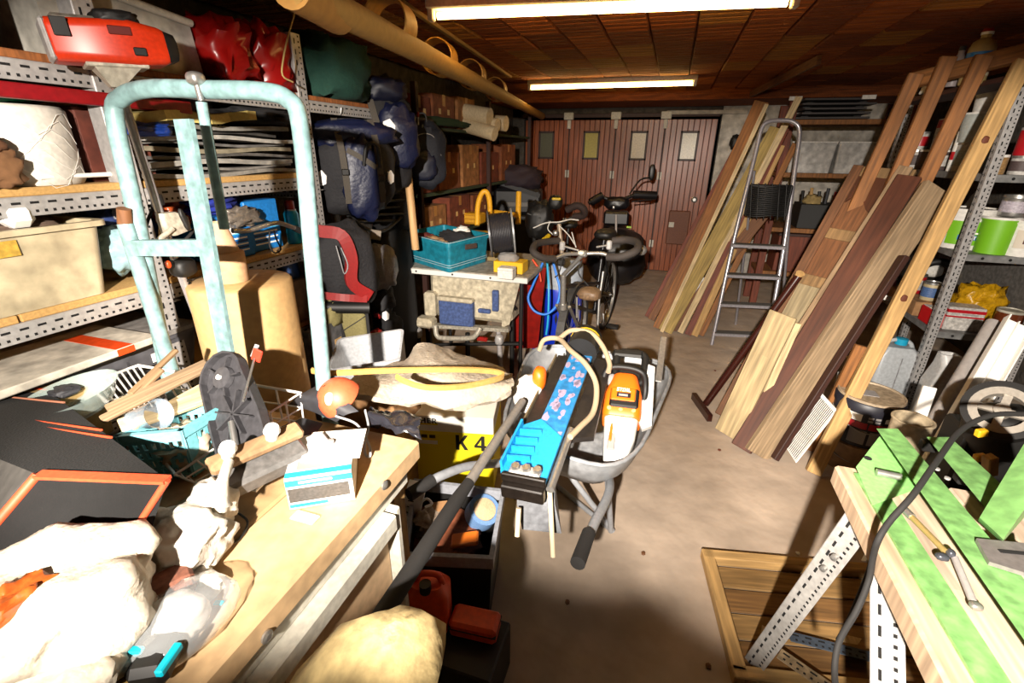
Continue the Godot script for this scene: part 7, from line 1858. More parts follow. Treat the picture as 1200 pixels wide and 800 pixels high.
	# shelf of wood in the back right corner
	t = thing("wooden_rack", "rough wooden shelf rack in the back right corner", "shelving", Vector3(1.45, 0, -5.85))
	for y in [1.88, 1.4, 0.86, 0.4]: objw("shelf_board", G.new().box(Vector3(1.5, y, -5.85), Vector3(1.0, 0.045, 0.5), 0.004), M.pine_orange, t)
	for x in [1.02, 1.98]:
		for z in [-5.62, -6.08]: objw("upright", G.new().box(Vector3(x, 1.03, z), Vector3(0.07, 2.06, 0.05), 0.004), M.wood_red, t)
	for k in 2:
		var b := thing("white_tub", ["white foam box on the wooden rack, left one", "white foam box on the wooden rack, right one"][k], "box", Vector3(1.26 + 0.4 * k, 1.424, -5.72), "white boxes on the wooden rack")
		obj("body", tub(G.new(), 0.36, 0.3, 0.385, 0.34, 0.27, 0.01, 0.02, 0.012), mt("tub_white", "d3d0cb", 0.7, 0, "dirt", 2.0), b)
		obj("lid", G.new().box(Vector3(0, 0.278, 0), Vector3(0.39, 0.014, 0.35), 0.004), M.white, b)
	for k in 5:
		var s := objw("dark_board", G.new().box(Vector3.ZERO, Vector3(0.62 - 0.05 * (k % 3), 0.018, 0.4), 0.004, tf(Vector3(1.36 + 0.02 * (k % 2), 1.915 + 0.04 * k, -5.8), k * 1.5)), mt("panel_dark", "4a4646", 0.6, 0, "fine", 3.0))
		tag(s, "dark flat panel on top of the wooden rack, %s" % ["lowest of the stack", "second from the bottom", "middle of the stack", "second from the top", "topmost of the stack"][k], "panel", "dark panels stacked on the wooden rack")
		for x in [-0.22, 0.22]: 
			if k < 4: obj("spacer", G.new().box(Vector3(x, 0.019, 0), Vector3(0.06, 0.02, 0.3)), M.black, s)
	for k in 2: tag(objw("white_card", G.new().box(Vector3([1.02, 1.62][k], 2.085, -5.6), Vector3(0.11, 0.035, 0.02), 0.002), M.white), ["small white card at the left end of the dark panel stack", "small white card at the right end of the dark panel stack"][k], "card")
	t = carton("black_tool_box", "black plastic box with tools sticking out on the wooden rack", "box", -5.62, -5.95, 0.884, 0.24, 0.44, M.black, 1.72)
	obj("label", G.new().box(Vector3(0.12, 0.15, 0.1655), Vector3(0.06, 0.04, 0.001)), M.paper, t)
	for k in 6: obj("tool_handle", G.new().tube([Vector3(-0.18 + 0.07 * k, 0.2, 0.02 * (k % 3)), Vector3(-0.2 + 0.075 * k, 0.36 + 0.03 * (k % 2), 0.02)], 0.016, 8), [M.black, M.pine, M.black, M.dark_plastic, M.red, M.black][k], t)
	obj("cloth", G.new().blob(Vector3(-0.1, 0.27, 0.02), Vector3(0.08, 0.06, 0.08), 0.3, 3), mt("cloth_tan", "a58c58", 0.9), t)
	t = carton("brown_chest", "dark reddish wooden chest under the wooden rack", "chest", -5.64, -6.02, 0.424, 0.38, 0.78, M.wood_red, 1.93)
	obj("lid", G.new().box(Vector3(0, 0.385, 0), Vector3(0.8, 0.03, 0.4), 0.005), M.wood_dark, t)
	tag(objw("dark_hat", G.new().blob(Vector3(0.72, 1.72, -6.97), Vector3(0.09, 0.09, 0.05), 0.2, 4), M.black), "dark cap hanging on the white wall behind the leaning timber", "cap")

func old_door() -> void:
	var a := Vector3(0.593, 0.000, -2.866) + Vector3(0, 0.012, 0)
	var b := Vector3(1.225, 1.522, -3.620)
	var l := a.distance_to(b)
	var xf := along(a, b, Vector3(-0.5, 0.4, 0.75))
	var t := thing("old_door", "old wooden cupboard door with sunk panels leaning among the boards", "door panel", xf)
	var w := 0.33
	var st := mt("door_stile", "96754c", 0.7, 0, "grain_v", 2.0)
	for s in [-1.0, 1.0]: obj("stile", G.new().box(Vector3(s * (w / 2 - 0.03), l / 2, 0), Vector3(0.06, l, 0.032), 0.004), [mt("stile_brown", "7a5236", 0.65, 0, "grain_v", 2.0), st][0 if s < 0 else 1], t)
	for y in [0.03, l * 0.56, l * 0.74, l - 0.04]: obj("rail", G.new().box(Vector3(0, y, 0), Vector3(w - 0.12, 0.07, 0.03), 0.004), st, t)
	obj("panel", G.new().box(Vector3(0, l * 0.29, -0.002), Vector3(w - 0.11, l * 0.52, 0.016), 0.002), mt("panel_pale", "a59472", 0.75, 0, "grain_v", 1.5), t)
	obj("panel", G.new().box(Vector3(0, l * 0.65, -0.006), Vector3(w - 0.11, l * 0.17, 0.014), 0.002), M.wood_brown, t)
	obj("panel", G.new().box(Vector3(0, l * 0.87, -0.006), Vector3(w - 0.11, l * 0.25, 0.014), 0.002), M.wood_brown, t)
	var sh := []
	for k in 9: sh.append(Vector2(-0.1 + 0.025 * k, l * 0.86 + 0.05 * sin(k * 0.75)))
	sh.append(Vector2(0.105, l * 0.97)); sh.append(Vector2(-0.105, l * 0.97))
	obj("carved_top", G.new().prism(sh, 0.026), mt("carved", "5c3219", 0.6, 0, "grain_v", 2.0), t)
	obj("cleat", G.new().box(Vector3(w * 0.2, l * 0.24, 0.03), Vector3(0.03, 0.2, 0.03), 0.004, tf(Vector3.ZERO, 0, 0, 0)), M.pine_pale, t)
	obj("caster", G.new().lathe([Vector2(0.0, -0.012), Vector2(0.025, -0.012), Vector2(0.025, 0.012), Vector2(0.0, 0.012)], 14, tf(Vector3(w * 0.3, l * 0.2, 0.05), 0, 0, 90)), M.black, t)

# ------------------------------------------------------------------ steel shelving at right with tins and buckets
func tin(label: String, p: Vector3, r: float, h: float, m: Material, band: Material = null, group := "", lid: Material = null, cat := "tin") -> Node3D:
	var t := thing("tin", label, cat, p, group)
	obj("body", G.new().lathe([Vector2(r * 0.96, 0), Vector2(r, 0.006), Vector2(r, h - 0.012), Vector2(r * 0.97, h - 0.01)], 24), m, t)
	if band:
		obj("label", G.new().lathe([Vector2(r + 0.001, h * 0.2), Vector2(r + 0.001, h * 0.75)], 24, Transform3D.IDENTITY, false), band, t)
	obj("lid", G.new().lathe([Vector2(r * 1.02, h - 0.01), Vector2(r * 1.02, h + 0.004), Vector2(r * 0.88, h + 0.004), Vector2(r * 0.86, h - 0.002), Vector2(0.0, h - 0.002)], 24), lid if lid else M.steel, t)
	return t

func bucket(label: String, p: Vector3, r: float, h: float, m: Material, lid: Material) -> Node3D:
	var t := thing("bucket", label, "bucket", p)
	obj("body", G.new().lathe([Vector2(r * 0.88, 0), Vector2(r * 0.97, h * 0.9), Vector2(r * 1.03, h * 0.9), Vector2(r * 1.03, h * 0.94)], 28), m, t)
	obj("lid", G.new().lathe([Vector2(r * 1.05, h * 0.94), Vector2(r * 1.05, h), Vector2(r * 0.95, h), Vector2(r * 0.93, h - 0.008), Vector2(0.0, h - 0.008)], 28), lid, t)
	return t

func patch_on(called: String, r0: float, r1: float, y0: float, y1: float, a0: float, a1: float, m: Material, t: Node3D) -> void:
	# printed patch wrapped on a round body, r0 at y0 and r1 at y1; angles in degrees, 90 faces +z
	var rows := []
	for k in 9:
		var a := deg_to_rad(lerpf(a0, a1, k / 8.0))
		rows.append([Vector3(cos(a) * (r0 + 0.0012), y0, sin(a) * (r0 + 0.0012)), Vector3(cos(a) * (r1 + 0.0012), y1, sin(a) * (r1 + 0.0012))])
	obj(called, G.new().sheet(rows, 0.0008), m, t)

func right_shelf() -> void:
	var x0 := 1.68
	var x1 := 2.14
	var z0 := -3.44
	var z1 := -4.8
	var u := thing("steel_shelving", "grey slotted steel shelving full of paint tins and buckets at right", "shelving", Vector3(1.9, 0, -4.1))
	for q in [[x0, z0], [x1, z0], [x0, z1], [x1, z1]]:
		slotted("upright", Vector3(q[0], 0, q[1]), Vector3(q[0], 2.08, q[1]), 0.045, Vector3.BACK, M.galv, u, true)
	var m := mt("shelf_grey", "8d8d8c", 0.55, 0.2, "dirt", 2.0)
	for y in [1.99, 1.49, 1.05, 0.565]:
		objw("shelf", G.new().box(Vector3((x0 + x1) / 2, y, (z0 + z1) / 2), Vector3(x1 - x0 - 0.01, 0.02, z0 - z1), 0.003), m, u)
		objw("shelf_lip", G.new().box(Vector3((x0 + x1) / 2, y - 0.008, z0 - 0.004), Vector3(x1 - x0 - 0.03, 0.04, 0.006), 0.001).box(Vector3(x0 + 0.005, y - 0.008, (z0 + z1) / 2), Vector3(0.006, 0.04, z0 - z1 - 0.08), 0.001), m, u)
		for k in 3: objw("bolt_hole", G.new().lathe([Vector2(0.008, 0), Vector2(0.008, 0.002), Vector2(0, 0.002)], 8, tf(Vector3(x0 + 0.1 + 0.13 * k, y - 0.008, z0), 0, 90)), M.hole, u)
	objw("back_panel", G.new().box(Vector3(x1 + 0.03, 0.8, -4.1), Vector3(0.01, 0.5, 1.3), 0.002), mt("panel_grey", "77736e", 0.7, 0.1, "dirt", 4.0), u)
	# --- top shelf
	var y := 2.002
	var t := thing("bottle", "yellowish translucent bottle with a blue band and red cap on the top right shelf", "bottle", Vector3(1.445, 1.944, -3.440))
	obj("body", G.new().lathe([Vector2(0.052, 0), Vector2(0.056, 0.008), Vector2(0.056, 0.17), Vector2(0.045, 0.2), Vector2(0.022, 0.215), Vector2(0.022, 0.23)], 24), mt("bottle_tan", "b9a06a", 0.3, 0, "fine", 3.0), t)
	obj("label", G.new().lathe([Vector2(0.057, 0.04), Vector2(0.057, 0.11)], 24, Transform3D.IDENTITY, false), mt("label_cream", "d0c6a8", 0.6, 0, ""), t)
	obj("blue_band", G.new().lathe([Vector2(0.0572, 0.115), Vector2(0.0572, 0.15)], 24, Transform3D.IDENTITY, false), mt("band_blue", "1e6ea8", 0.5, 0, ""), t)
	obj("neck_ring", G.new().lathe([Vector2(0.026, 0.23), Vector2(0.026, 0.242)], 18), M.paper, t)
	obj("cap", G.new().lathe([Vector2(0.024, 0.242), Vector2(0.022, 0.256), Vector2(0.0, 0.26)], 18), M.red, t)
	# the bottle's foot: a plank laid on top of the lattice and shelving carries it
	var pk := strip("dark_plank", Vector3(1.359, 1.928, -3.859) + Vector3(0, -0.03, 0), Vector3(1.628, 1.997, -3.295) + Vector3(0, -0.035, 0), 0.2, 0.025, Vector3.UP, M.wood_dark)
	tag(pk, "dark plank carrying the yellowish bottle at the top of the right shelving", "plank")
	t = thing("white_bottle", "slim milky bottle left of the yellowish bottle on the top right shelf", "bottle", Vector3(1.411, 1.951, -3.568))
	obj("body", G.new().lathe([Vector2(0.028, 0), Vector2(0.03, 0.006), Vector2(0.03, 0.13), Vector2(0.014, 0.16), Vector2(0.014, 0.175)], 18), mt("bottle_milky", "9a8f8f", 0.4, 0, ""), t)
	obj("cap", G.new().lathe([Vector2(0.015, 0.175), Vector2(0.015, 0.195), Vector2(0.0, 0.195)], 14), M.dark_plastic, t)
	t = thing("sign_box", "small white and green box tilted on the top right shelf", "box", tf(Vector3(1.392, 1.941, -3.807), 10, 0, -12))
	obj("body", G.new().box(Vector3(0, 0.07, 0), Vector3(0.05, 0.15, 0.06), 0.004), M.white, t)
	obj("green_end", G.new().box(Vector3(0, 0.125, 0), Vector3(0.052, 0.04, 0.062), 0.004), mt("sign_green", "3c6a3c", 0.6, 0, ""), t)
	t = thing("grey_file", "dark grey flat case standing behind the lattice's leftmost rail", "case", tf(Vector3(1.989, 1.948, -5.994), 0, 0, -18))
	obj("body", G.new().box(Vector3(0, 0.13, 0), Vector3(0.09, 0.28, 0.2), 0.01), mt("file_grey", "50505c", 0.6, 0, "fine", 4.0), t)
	# --- shelf at eye height, seen from its side
	y = 1.501
	var wr := mt("tin_white", "d9d5cf", 0.4, 0, "dirt", 6.0)
	var rd := mt("tin_red", "a3121e", 0.4, 0, "")
	var fl := mt("tin_print", "5a4a48", 0.6, 0, "dirt", 22.0)
	tin("white tin with dark print at the far end of the eye-level shelf", Vector3(1.76, y, -4.66), 0.055, 0.13, wr, fl)
	tin("white and red tin stacked on the dark printed tin", Vector3(1.76, y + 0.136, -4.66), 0.05, 0.12, wr, rd)
	tin("red glass jar beside the stacked tins on the eye-level shelf", Vector3(1.76, y, -4.46), 0.055, 0.13, fl, null, "", M.white, "jar")
	t = carton("printed_carton", "white and red upright carton above the jars on the eye-level shelf", "box", -4.3, -4.42, y + 0.135, 0.2, 0.09, wr, 1.83)
	obj("red_print", G.new().box(Vector3(-0.0455, 0.165, 0), Vector3(0.001, 0.05, 0.1)).box(Vector3(0, 0.15, 0.0605), Vector3(0.06, 0.05, 0.001)), rd, t)
	obj("print_lines", G.new().box(Vector3(0, 0.09, 0.0605), Vector3(0.05, 0.012, 0.001)).box(Vector3(0, 0.05, 0.0605), Vector3(0.05, 0.02, 0.001)), M.print_grey, t)
	tin("squat jar under the white and red upright carton", Vector3(1.78, y, -4.32), 0.06, 0.128, fl, wr, "", M.white, "jar")
	t = thing("sealant_tube", "slim white sealant tube with a red band on the eye-level shelf", "tube", Vector3(1.75, y, -4.06))
	obj("body", G.new().lathe([Vector2(0.025, 0), Vector2(0.025, 0.24), Vector2(0.01, 0.25), Vector2(0.006, 0.28)], 16), M.white, t)
	obj("red_band", G.new().lathe([Vector2(0.0256, 0.07), Vector2(0.0256, 0.12)], 16, Transform3D.IDENTITY, false), rd, t)
	tin("large white tin with a turquoise spot under the upturned bucket", Vector3(1.83, y, -4.03), 0.095, 0.17, wr, mt("tin_spot", "b8c4c0", 0.5, 0, "dirt", 18.0))
	t = bucket("pale grey bucket stacked on the large white tin at eye level", Vector3(1.83, y + 0.176, -4.02), 0.12, 0.17, mt("bucket_pale", "b4b9b4", 0.5, 0, "fine", 3.0), M.white)
	t = bucket("small white bucket with an orange stain on top of the pale grey one", Vector3(1.84, y + 0.348, -4.02), 0.1, 0.12, M.white, M.white)
	patch_on("orange_stain", 0.085, 0.088, 0.03, 0.08, 110, 150, M.orange, t)
	tin("red tin at the front right of the eye-level shelf", Vector3(1.86, y + 0.1, -3.56), 0.06, 0.14, rd, null, "", M.galv)
	tin("low tin under the red tin at the front right of the eye-level shelf", Vector3(1.86, y, -3.56), 0.055, 0.096, wr, fl)
	tin("white tin with a purple rim beside the low tin on the eye-level shelf", Vector3(1.98, y, -3.56), 0.05, 0.12, wr, null, "", mt("lid_purple", "6c4a80", 0.4, 0, ""))
	tin("tan jar beside the post on the eye-level shelf", Vector3(1.745, y, -3.56), 0.04, 0.1, mt("jar_tan", "b08a5a", 0.4, 0, "dirt", 9.0), null, "", M.white, "jar")
	# --- big buckets
	y = 1.061
	var gr := mt("bucket_green", "6fae1e", 0.45, 0, "")
	t = bucket("white bucket with a green label reading YL left of the slotted post", Vector3(1.78, y, -3.72), 0.135, 0.24, M.white, M.white)
	patch_on("green_label", 0.127, 0.131, 0.03, 0.17, 55, 150, gr, t)
	letter("YL", 0.055, M.paper, t, tf(Vector3(-0.035, 0.125, 0.136), -12))
	patch_on("blue_label", 0.1285, 0.1295, 0.06, 0.09, 75, 125, mt("banner_blue", "1763a0", 0.5, 0, ""), t)
	letter("MAT", 0.02, M.paper, t, tf(Vector3(-0.025, 0.075, 0.136), -10))
	t = bucket("green bucket with a white lid between the post and the picture bucket", Vector3(1.865, y, -3.56), 0.09, 0.21, gr, M.white)
	t = bucket("white bucket with a brown leaf picture at the right edge", Vector3(1.985, y, -3.53), 0.1, 0.2, M.white, M.white)
	patch_on("picture", 0.1, 0.104, 0.05, 0.15, 70, 140, mt("picture", "c9bfae", 0.6, 0, ""), t)
	patch_on("leaf_print", 0.1012, 0.1048, 0.075, 0.135, 90, 120, mt("leaf_print", "5a2420", 0.6, 0, "dirt", 20.0), t)
	tin("silver paint tin with a purple and white label on the green bucket", Vector3(1.9, y + 0.216, -3.56), 0.065, 0.11, M.steel, mt("label_pw", "c9c0cc", 0.5, 0, "dirt", 12.0))
	tin("orange tin standing on the picture bucket at the right edge", Vector3(2.0, y + 0.206, -3.53), 0.05, 0.1, mt("tin_orange", "b86a20", 0.5, 0, "dirt", 8.0))
	var pc := objw("white_card", G.new().hexa([Vector3(1.981, 1.198, -4.313), Vector3(2.099, 1.199, -4.351), Vector3(2.108, 1.198, -4.370), Vector3(1.990, 1.196, -4.332), Vector3(2.107, 1.358, -4.444), Vector3(2.133, 1.347, -4.447), Vector3(2.142, 1.346, -4.467), Vector3(2.117, 1.357, -4.464)]), M.white)
	tag(pc, "white triangular card leaning on the post above the green-label bucket", "card")
	# --- lower shelf
	y = 0.576
	t = carton("plaster_carton", "white and crimson plaster carton on the lower right shelf", "box", -3.5, -3.62, y, 0.15, 0.19, wr, 1.935)
	obj("crimson_band", G.new().box(Vector3(0, 0.125, 0), Vector3(0.192, 0.02, 0.122)).box(Vector3(0, 0.09, 0), Vector3(0.192, 0.01, 0.122)), rd, t)
	obj("print_line", G.new().box(Vector3(0.02, 0.107, 0.0605), Vector3(0.08, 0.008, 0.001)), M.print_grey, t)
	bag("yellow_bag", "crumpled yellow plastic bag behind the white and crimson carton", "bag", Vector3(1.99, y + 0.12, -3.72), Vector3(0.13, 0.13, 0.09), mt("bag_yellow", "d9a417", 0.35, 0, "dirt", 6.0, "bump", 0.8), 61, y, 0.45)
	t = tin("brown glass jar with a pale lid at the right end of the lower shelf", Vector3(2.07, y, -3.54), 0.065, 0.15, mt("jar_brown", "5a2a14", 0.2, 0, ""), null, "", mt("lid_pale", "c4bfae", 0.5, 0), "jar")
	tin("red and white striped tin on the lower shelf left of the post", Vector3(1.76, y + 0.1, -4.05), 0.06, 0.13, rd, wr)
	tin("small cream tin with a blue label on the lower shelf left of the post", Vector3(1.78, y + 0.1, -3.85), 0.05, 0.12, mt("tin_cream", "c9b890", 0.5, 0), mt("label_blue2", "5a7ab0", 0.5, 0, "dirt", 16.0))
	t = carton("red_box", "bright red and white carton low left of the post", "box", -3.52, -3.7, y, 0.1, 0.16, mt("box_scarlet", "c8121a", 0.45, 0, ""), 1.85)
	obj("white_top", G.new().box(Vector3(-0.02, 0.102, 0), Vector3(0.1, 0.004, 0.18), 0.001), M.white, t)
	t = carton("brown_carton", "brown carton under the striped tins on the lower shelf", "box", -3.76, -4.2, y, 0.099, 0.2, M.cardboard, 1.88)
	tin("dark red tin at the far left of the lower shelf", Vector3(1.73, y, -4.4), 0.06, 0.12, mt("tin_maroon", "8a1028", 0.4, 0, ""))
	t = thing("black_coil", "black and white reel lying under the middle shelf, left of the post", "reel", Vector3(2.086, 0.739, -4.547))
	obj("ring", G.new().tube(arc(Vector3.ZERO, Vector3(0.1, 0, 0), Vector3(0, 0.085, 0.03), 0, 345, 20), 0.028, 10), M.black, t)
	obj("hub", G.new().blob(Vector3(0.0, 0, -0.02), Vector3(0.06, 0.05, 0.03), 0.05, 3), M.white, t)
	# --- floor in front of the shelving
	t = thing("jerrycan", "translucent white jerrycan with a turquoise cap on the floor by the post", "jerrycan", Vector3(1.585, 0, -3.56))
	var jc := mt("jerry_milky", "b9bec2", 0.4, 0, "fine", 3.0)
	obj("body", G.new().loft([ring_xz(0.24, 0.16, 0.0, 0.03), ring_xz(0.25, 0.17, 0.02, 0.03), ring_xz(0.25, 0.17, 0.36, 0.03), ring_xz(0.16, 0.12, 0.42, 0.03, Vector3(-0.01, 0, 0))]), jc, t)
	obj("handle", G.new().tube(smooth([Vector3(-0.09, 0.38, 0), Vector3(-0.06, 0.45, 0), Vector3(0.04, 0.45, 0), Vector3(0.08, 0.39, 0)], 4), 0.014, 8), jc, t)
	obj("cap", G.new().lathe([Vector2(0.035, 0.43), Vector2(0.035, 0.47), Vector2(0.0, 0.475)], 16), mt("cap_turq", "1aa0c8", 0.4, 0, ""), t)
	obj("seam", G.new().box(Vector3(0, 0.2, 0.087), Vector3(0.006, 0.32, 0.004), 0.001), M.grey_plastic, t)
	t = thing("cut_container", "white plastic container with its top cut open, right of the post", "container", Vector3(1.745, 0, -3.26))
	obj("body", G.new().loft([ring_xz(0.2, 0.16, 0.0, 0.03), ring_xz(0.21, 0.17, 0.3, 0.03), ring_xz(0.2, 0.16, 0.42, 0.04, Vector3(0.02, 0, 0)), ring_xz(0.1, 0.08, 0.5, 0.03, Vector3(-0.04, 0, 0)), ring_xz(0.08, 0.06, 0.5, 0.02, Vector3(-0.04, 0, 0)), ring_xz(0.06, 0.05, 0.44, 0.02, Vector3(-0.04, 0, 0))]), mt("white_hdpe", "d8d8d6", 0.4, 0, "fine", 3.0), t)
	obj("dusty_dent", G.new().blob(Vector3(0.03, 0.4, 0.085), Vector3(0.06, 0.04, 0.01), 0.1, 3), mt("dust_tan", "b5a184", 0.9), t)
	# paint bucket on a tan bucket
	var c := Vector3(1.142, 0.434, -2.700)
	var hh := c.y
	t = thing("tan_bucket", "dusty tan ribbed bucket on the floor under the black paint bucket", "bucket", Vector3(c.x, 0, c.z + 0.02))
	obj("body", G.new().lathe([Vector2(0.14, 0), Vector2(0.15, 0.05), Vector2(0.155, 0.055), Vector2(0.152, 0.1), Vector2(0.157, 0.105), Vector2(0.156, hh - 0.265)], 30), mt("tan_plastic", "b08d66", 0.7, 0, "dirt", 4.0), t)
	obj("wire_bail", G.new().tube(arc(Vector3(0, hh - 0.3, 0), Vector3(0.16, 0, 0), Vector3(0, -0.06, 0.15), 0, 180, 14), 0.003, 6), M.steel, t)
	t = thing("paint_bucket", "black paint bucket with red label band and cream lid, on a tan bucket", "bucket", Vector3(c.x, hh - 0.26, c.z + 0.02))
	obj("body", G.new().lathe([Vector2(0.142, 0), Vector2(0.15, 0.2), Vector2(0.156, 0.2), Vector2(0.158, 0.245), Vector2(0.152, 0.25)], 32), mt("paint_black", "24242e", 0.45, 0, "fine", 4.0), t)
	obj("lid", G.new().lathe([Vector2(0.152, 0.25), Vector2(0.15, 0.262), Vector2(0.143, 0.262), Vector2(0.14, 0.254), Vector2(0.0, 0.254)], 32), mt("lid_cream", "c4ae90", 0.6, 0, "dirt", 5.0), t)
	obj("lid_label", G.new().box(Vector3(-0.03, 0.256, 0.0), Vector3(0.11, 0.003, 0.07)), M.grey_metal, t)
	patch_on("red_band", 0.1464, 0.1476, 0.11, 0.145, 20, 165, mt("band_red", "9e1a24", 0.5, 0, ""), t)
	patch_on("text_panel", 0.1432, 0.146, 0.02, 0.1, 60, 95, M.print_grey, t)
	patch_on("text_panel", 0.1432, 0.146, 0.02, 0.1, 100, 130, M.print_grey, t)
	patch_on("barcode", 0.1482, 0.1496, 0.15, 0.19, 115, 140, M.paper, t)
	patch_on("white_badge", 0.1482, 0.1496, 0.16, 0.185, 62, 76, M.paper, t)
	for q in 4: patch_on("icon", 0.148, 0.1492, 0.155 + 0.018 * (q / 2), 0.167 + 0.018 * (q / 2), 84 + 12 * (q % 2), 93 + 12 * (q % 2), M.print_grey, t)
	obj("wire_bail", G.new().tube(arc(Vector3(0, 0.17, 0), Vector3(0.158, 0, 0), Vector3(0, -0.08, 0.15), 0, 180, 16), 0.003, 6), M.steel, t)
	t = thing("white_canister", "slim white canister with a yellow base behind the pine lattice", "canister", Vector3(Vector3(1.111, 0.330, -2.929).x, 0, Vector3(1.111, 0.330, -2.929).z))
	var ch := Vector3(1.100, 0.418, -2.963).y
	obj("body", G.new().lathe([Vector2(0.05, 0), Vector2(0.052, 0.01), Vector2(0.055, ch), Vector2(0.05, ch), Vector2(0.047, 0.04)], 20), M.white, t)
	obj("yellow_base", G.new().lathe([Vector2(0.0535, ch - 0.16), Vector2(0.0545, ch - 0.12)], 20, Transform3D.IDENTITY, false), mt("base_yellow", "d8b020", 0.5, 0, ""), t)
	# pipes and a channel leaning
	var n := 0
	for q in [[Vector3(1.298, 0.429, -2.407), Vector3(1.581, 0.843, -2.787), 0.03], [Vector3(1.311, 0.480, -2.275), Vector3(1.581, 0.893, -2.639), 0.0]]:
		var a: Vector3 = q[0]
		var b: Vector3 = q[1]
		a = b + (a - b) * (b.y / (b.y - a.y))
		a.y = 0.004
		var o: MeshInstance3D
		if n == 0: o = objw("grey_pipe", G.new().tube([a, b], 0.03, 16), mt("pipe_grey", "aaa4a0", 0.4, 0, "fine", 3.0))
		else:
			var xf := along(a, b, Vector3(-0.2, 0.3, 1))
			var l := a.distance_to(b)
			o = objw("white_channel", G.new().box(Vector3(0, l / 2, 0), Vector3(0.1, l, 0.006), 0.002, xf).box(Vector3(-0.048, l / 2, 0.02), Vector3(0.006, l, 0.045), 0.002, xf).box(Vector3(0.048, l / 2, 0.02), Vector3(0.006, l, 0.045), 0.002, xf).box(Vector3(0.0, l / 2, 0.01), Vector3(0.004, l, 0.02), 0.001, xf), M.paper)
		tag(o, ["grey plastic pipe leaning behind the green machine", "wide white plastic channel leaning right of the grey pipe"][n], ["pipe", "channel"][n])
		n += 1
	var wp := strip("white_batten", Vector3(1.170, 0.404, -2.242) + Vector3(0, -0.4, 0), Vector3(1.239, 0.618, -2.413), 0.05, 0.02, Vector3(-0.2, 0.2, 1), M.paper)
	tag(wp, "short white batten standing left of the grey pipe", "batten")
	var cb := Vector3(1.074, 0.581, -2.117)
	t = thing("cream_bin", "tall cream plastic bin behind the green machine's far end", "bin", Vector3(cb.x, 0, cb.z))
	obj("body", G.new().lathe([Vector2(0.06, 0), Vector2(0.07, cb.y), Vector2(0.073, cb.y), Vector2(0.073, cb.y + 0.006), Vector2(0.065, cb.y + 0.006), Vector2(0.06, 0.3), Vector2(0.0, 0.3)], 28), mt("bin_cream", "cbb898", 0.6, 0, "dirt", 4.0), t)
	obj("rolled_rim", G.new().tube(arc(Vector3(0, cb.y + 0.002, 0), Vector3(0.07, 0, 0), Vector3(0, 0, 0.07), 0, 350, 26), 0.006, 6), mt("bin_cream", "cbb898"), t)

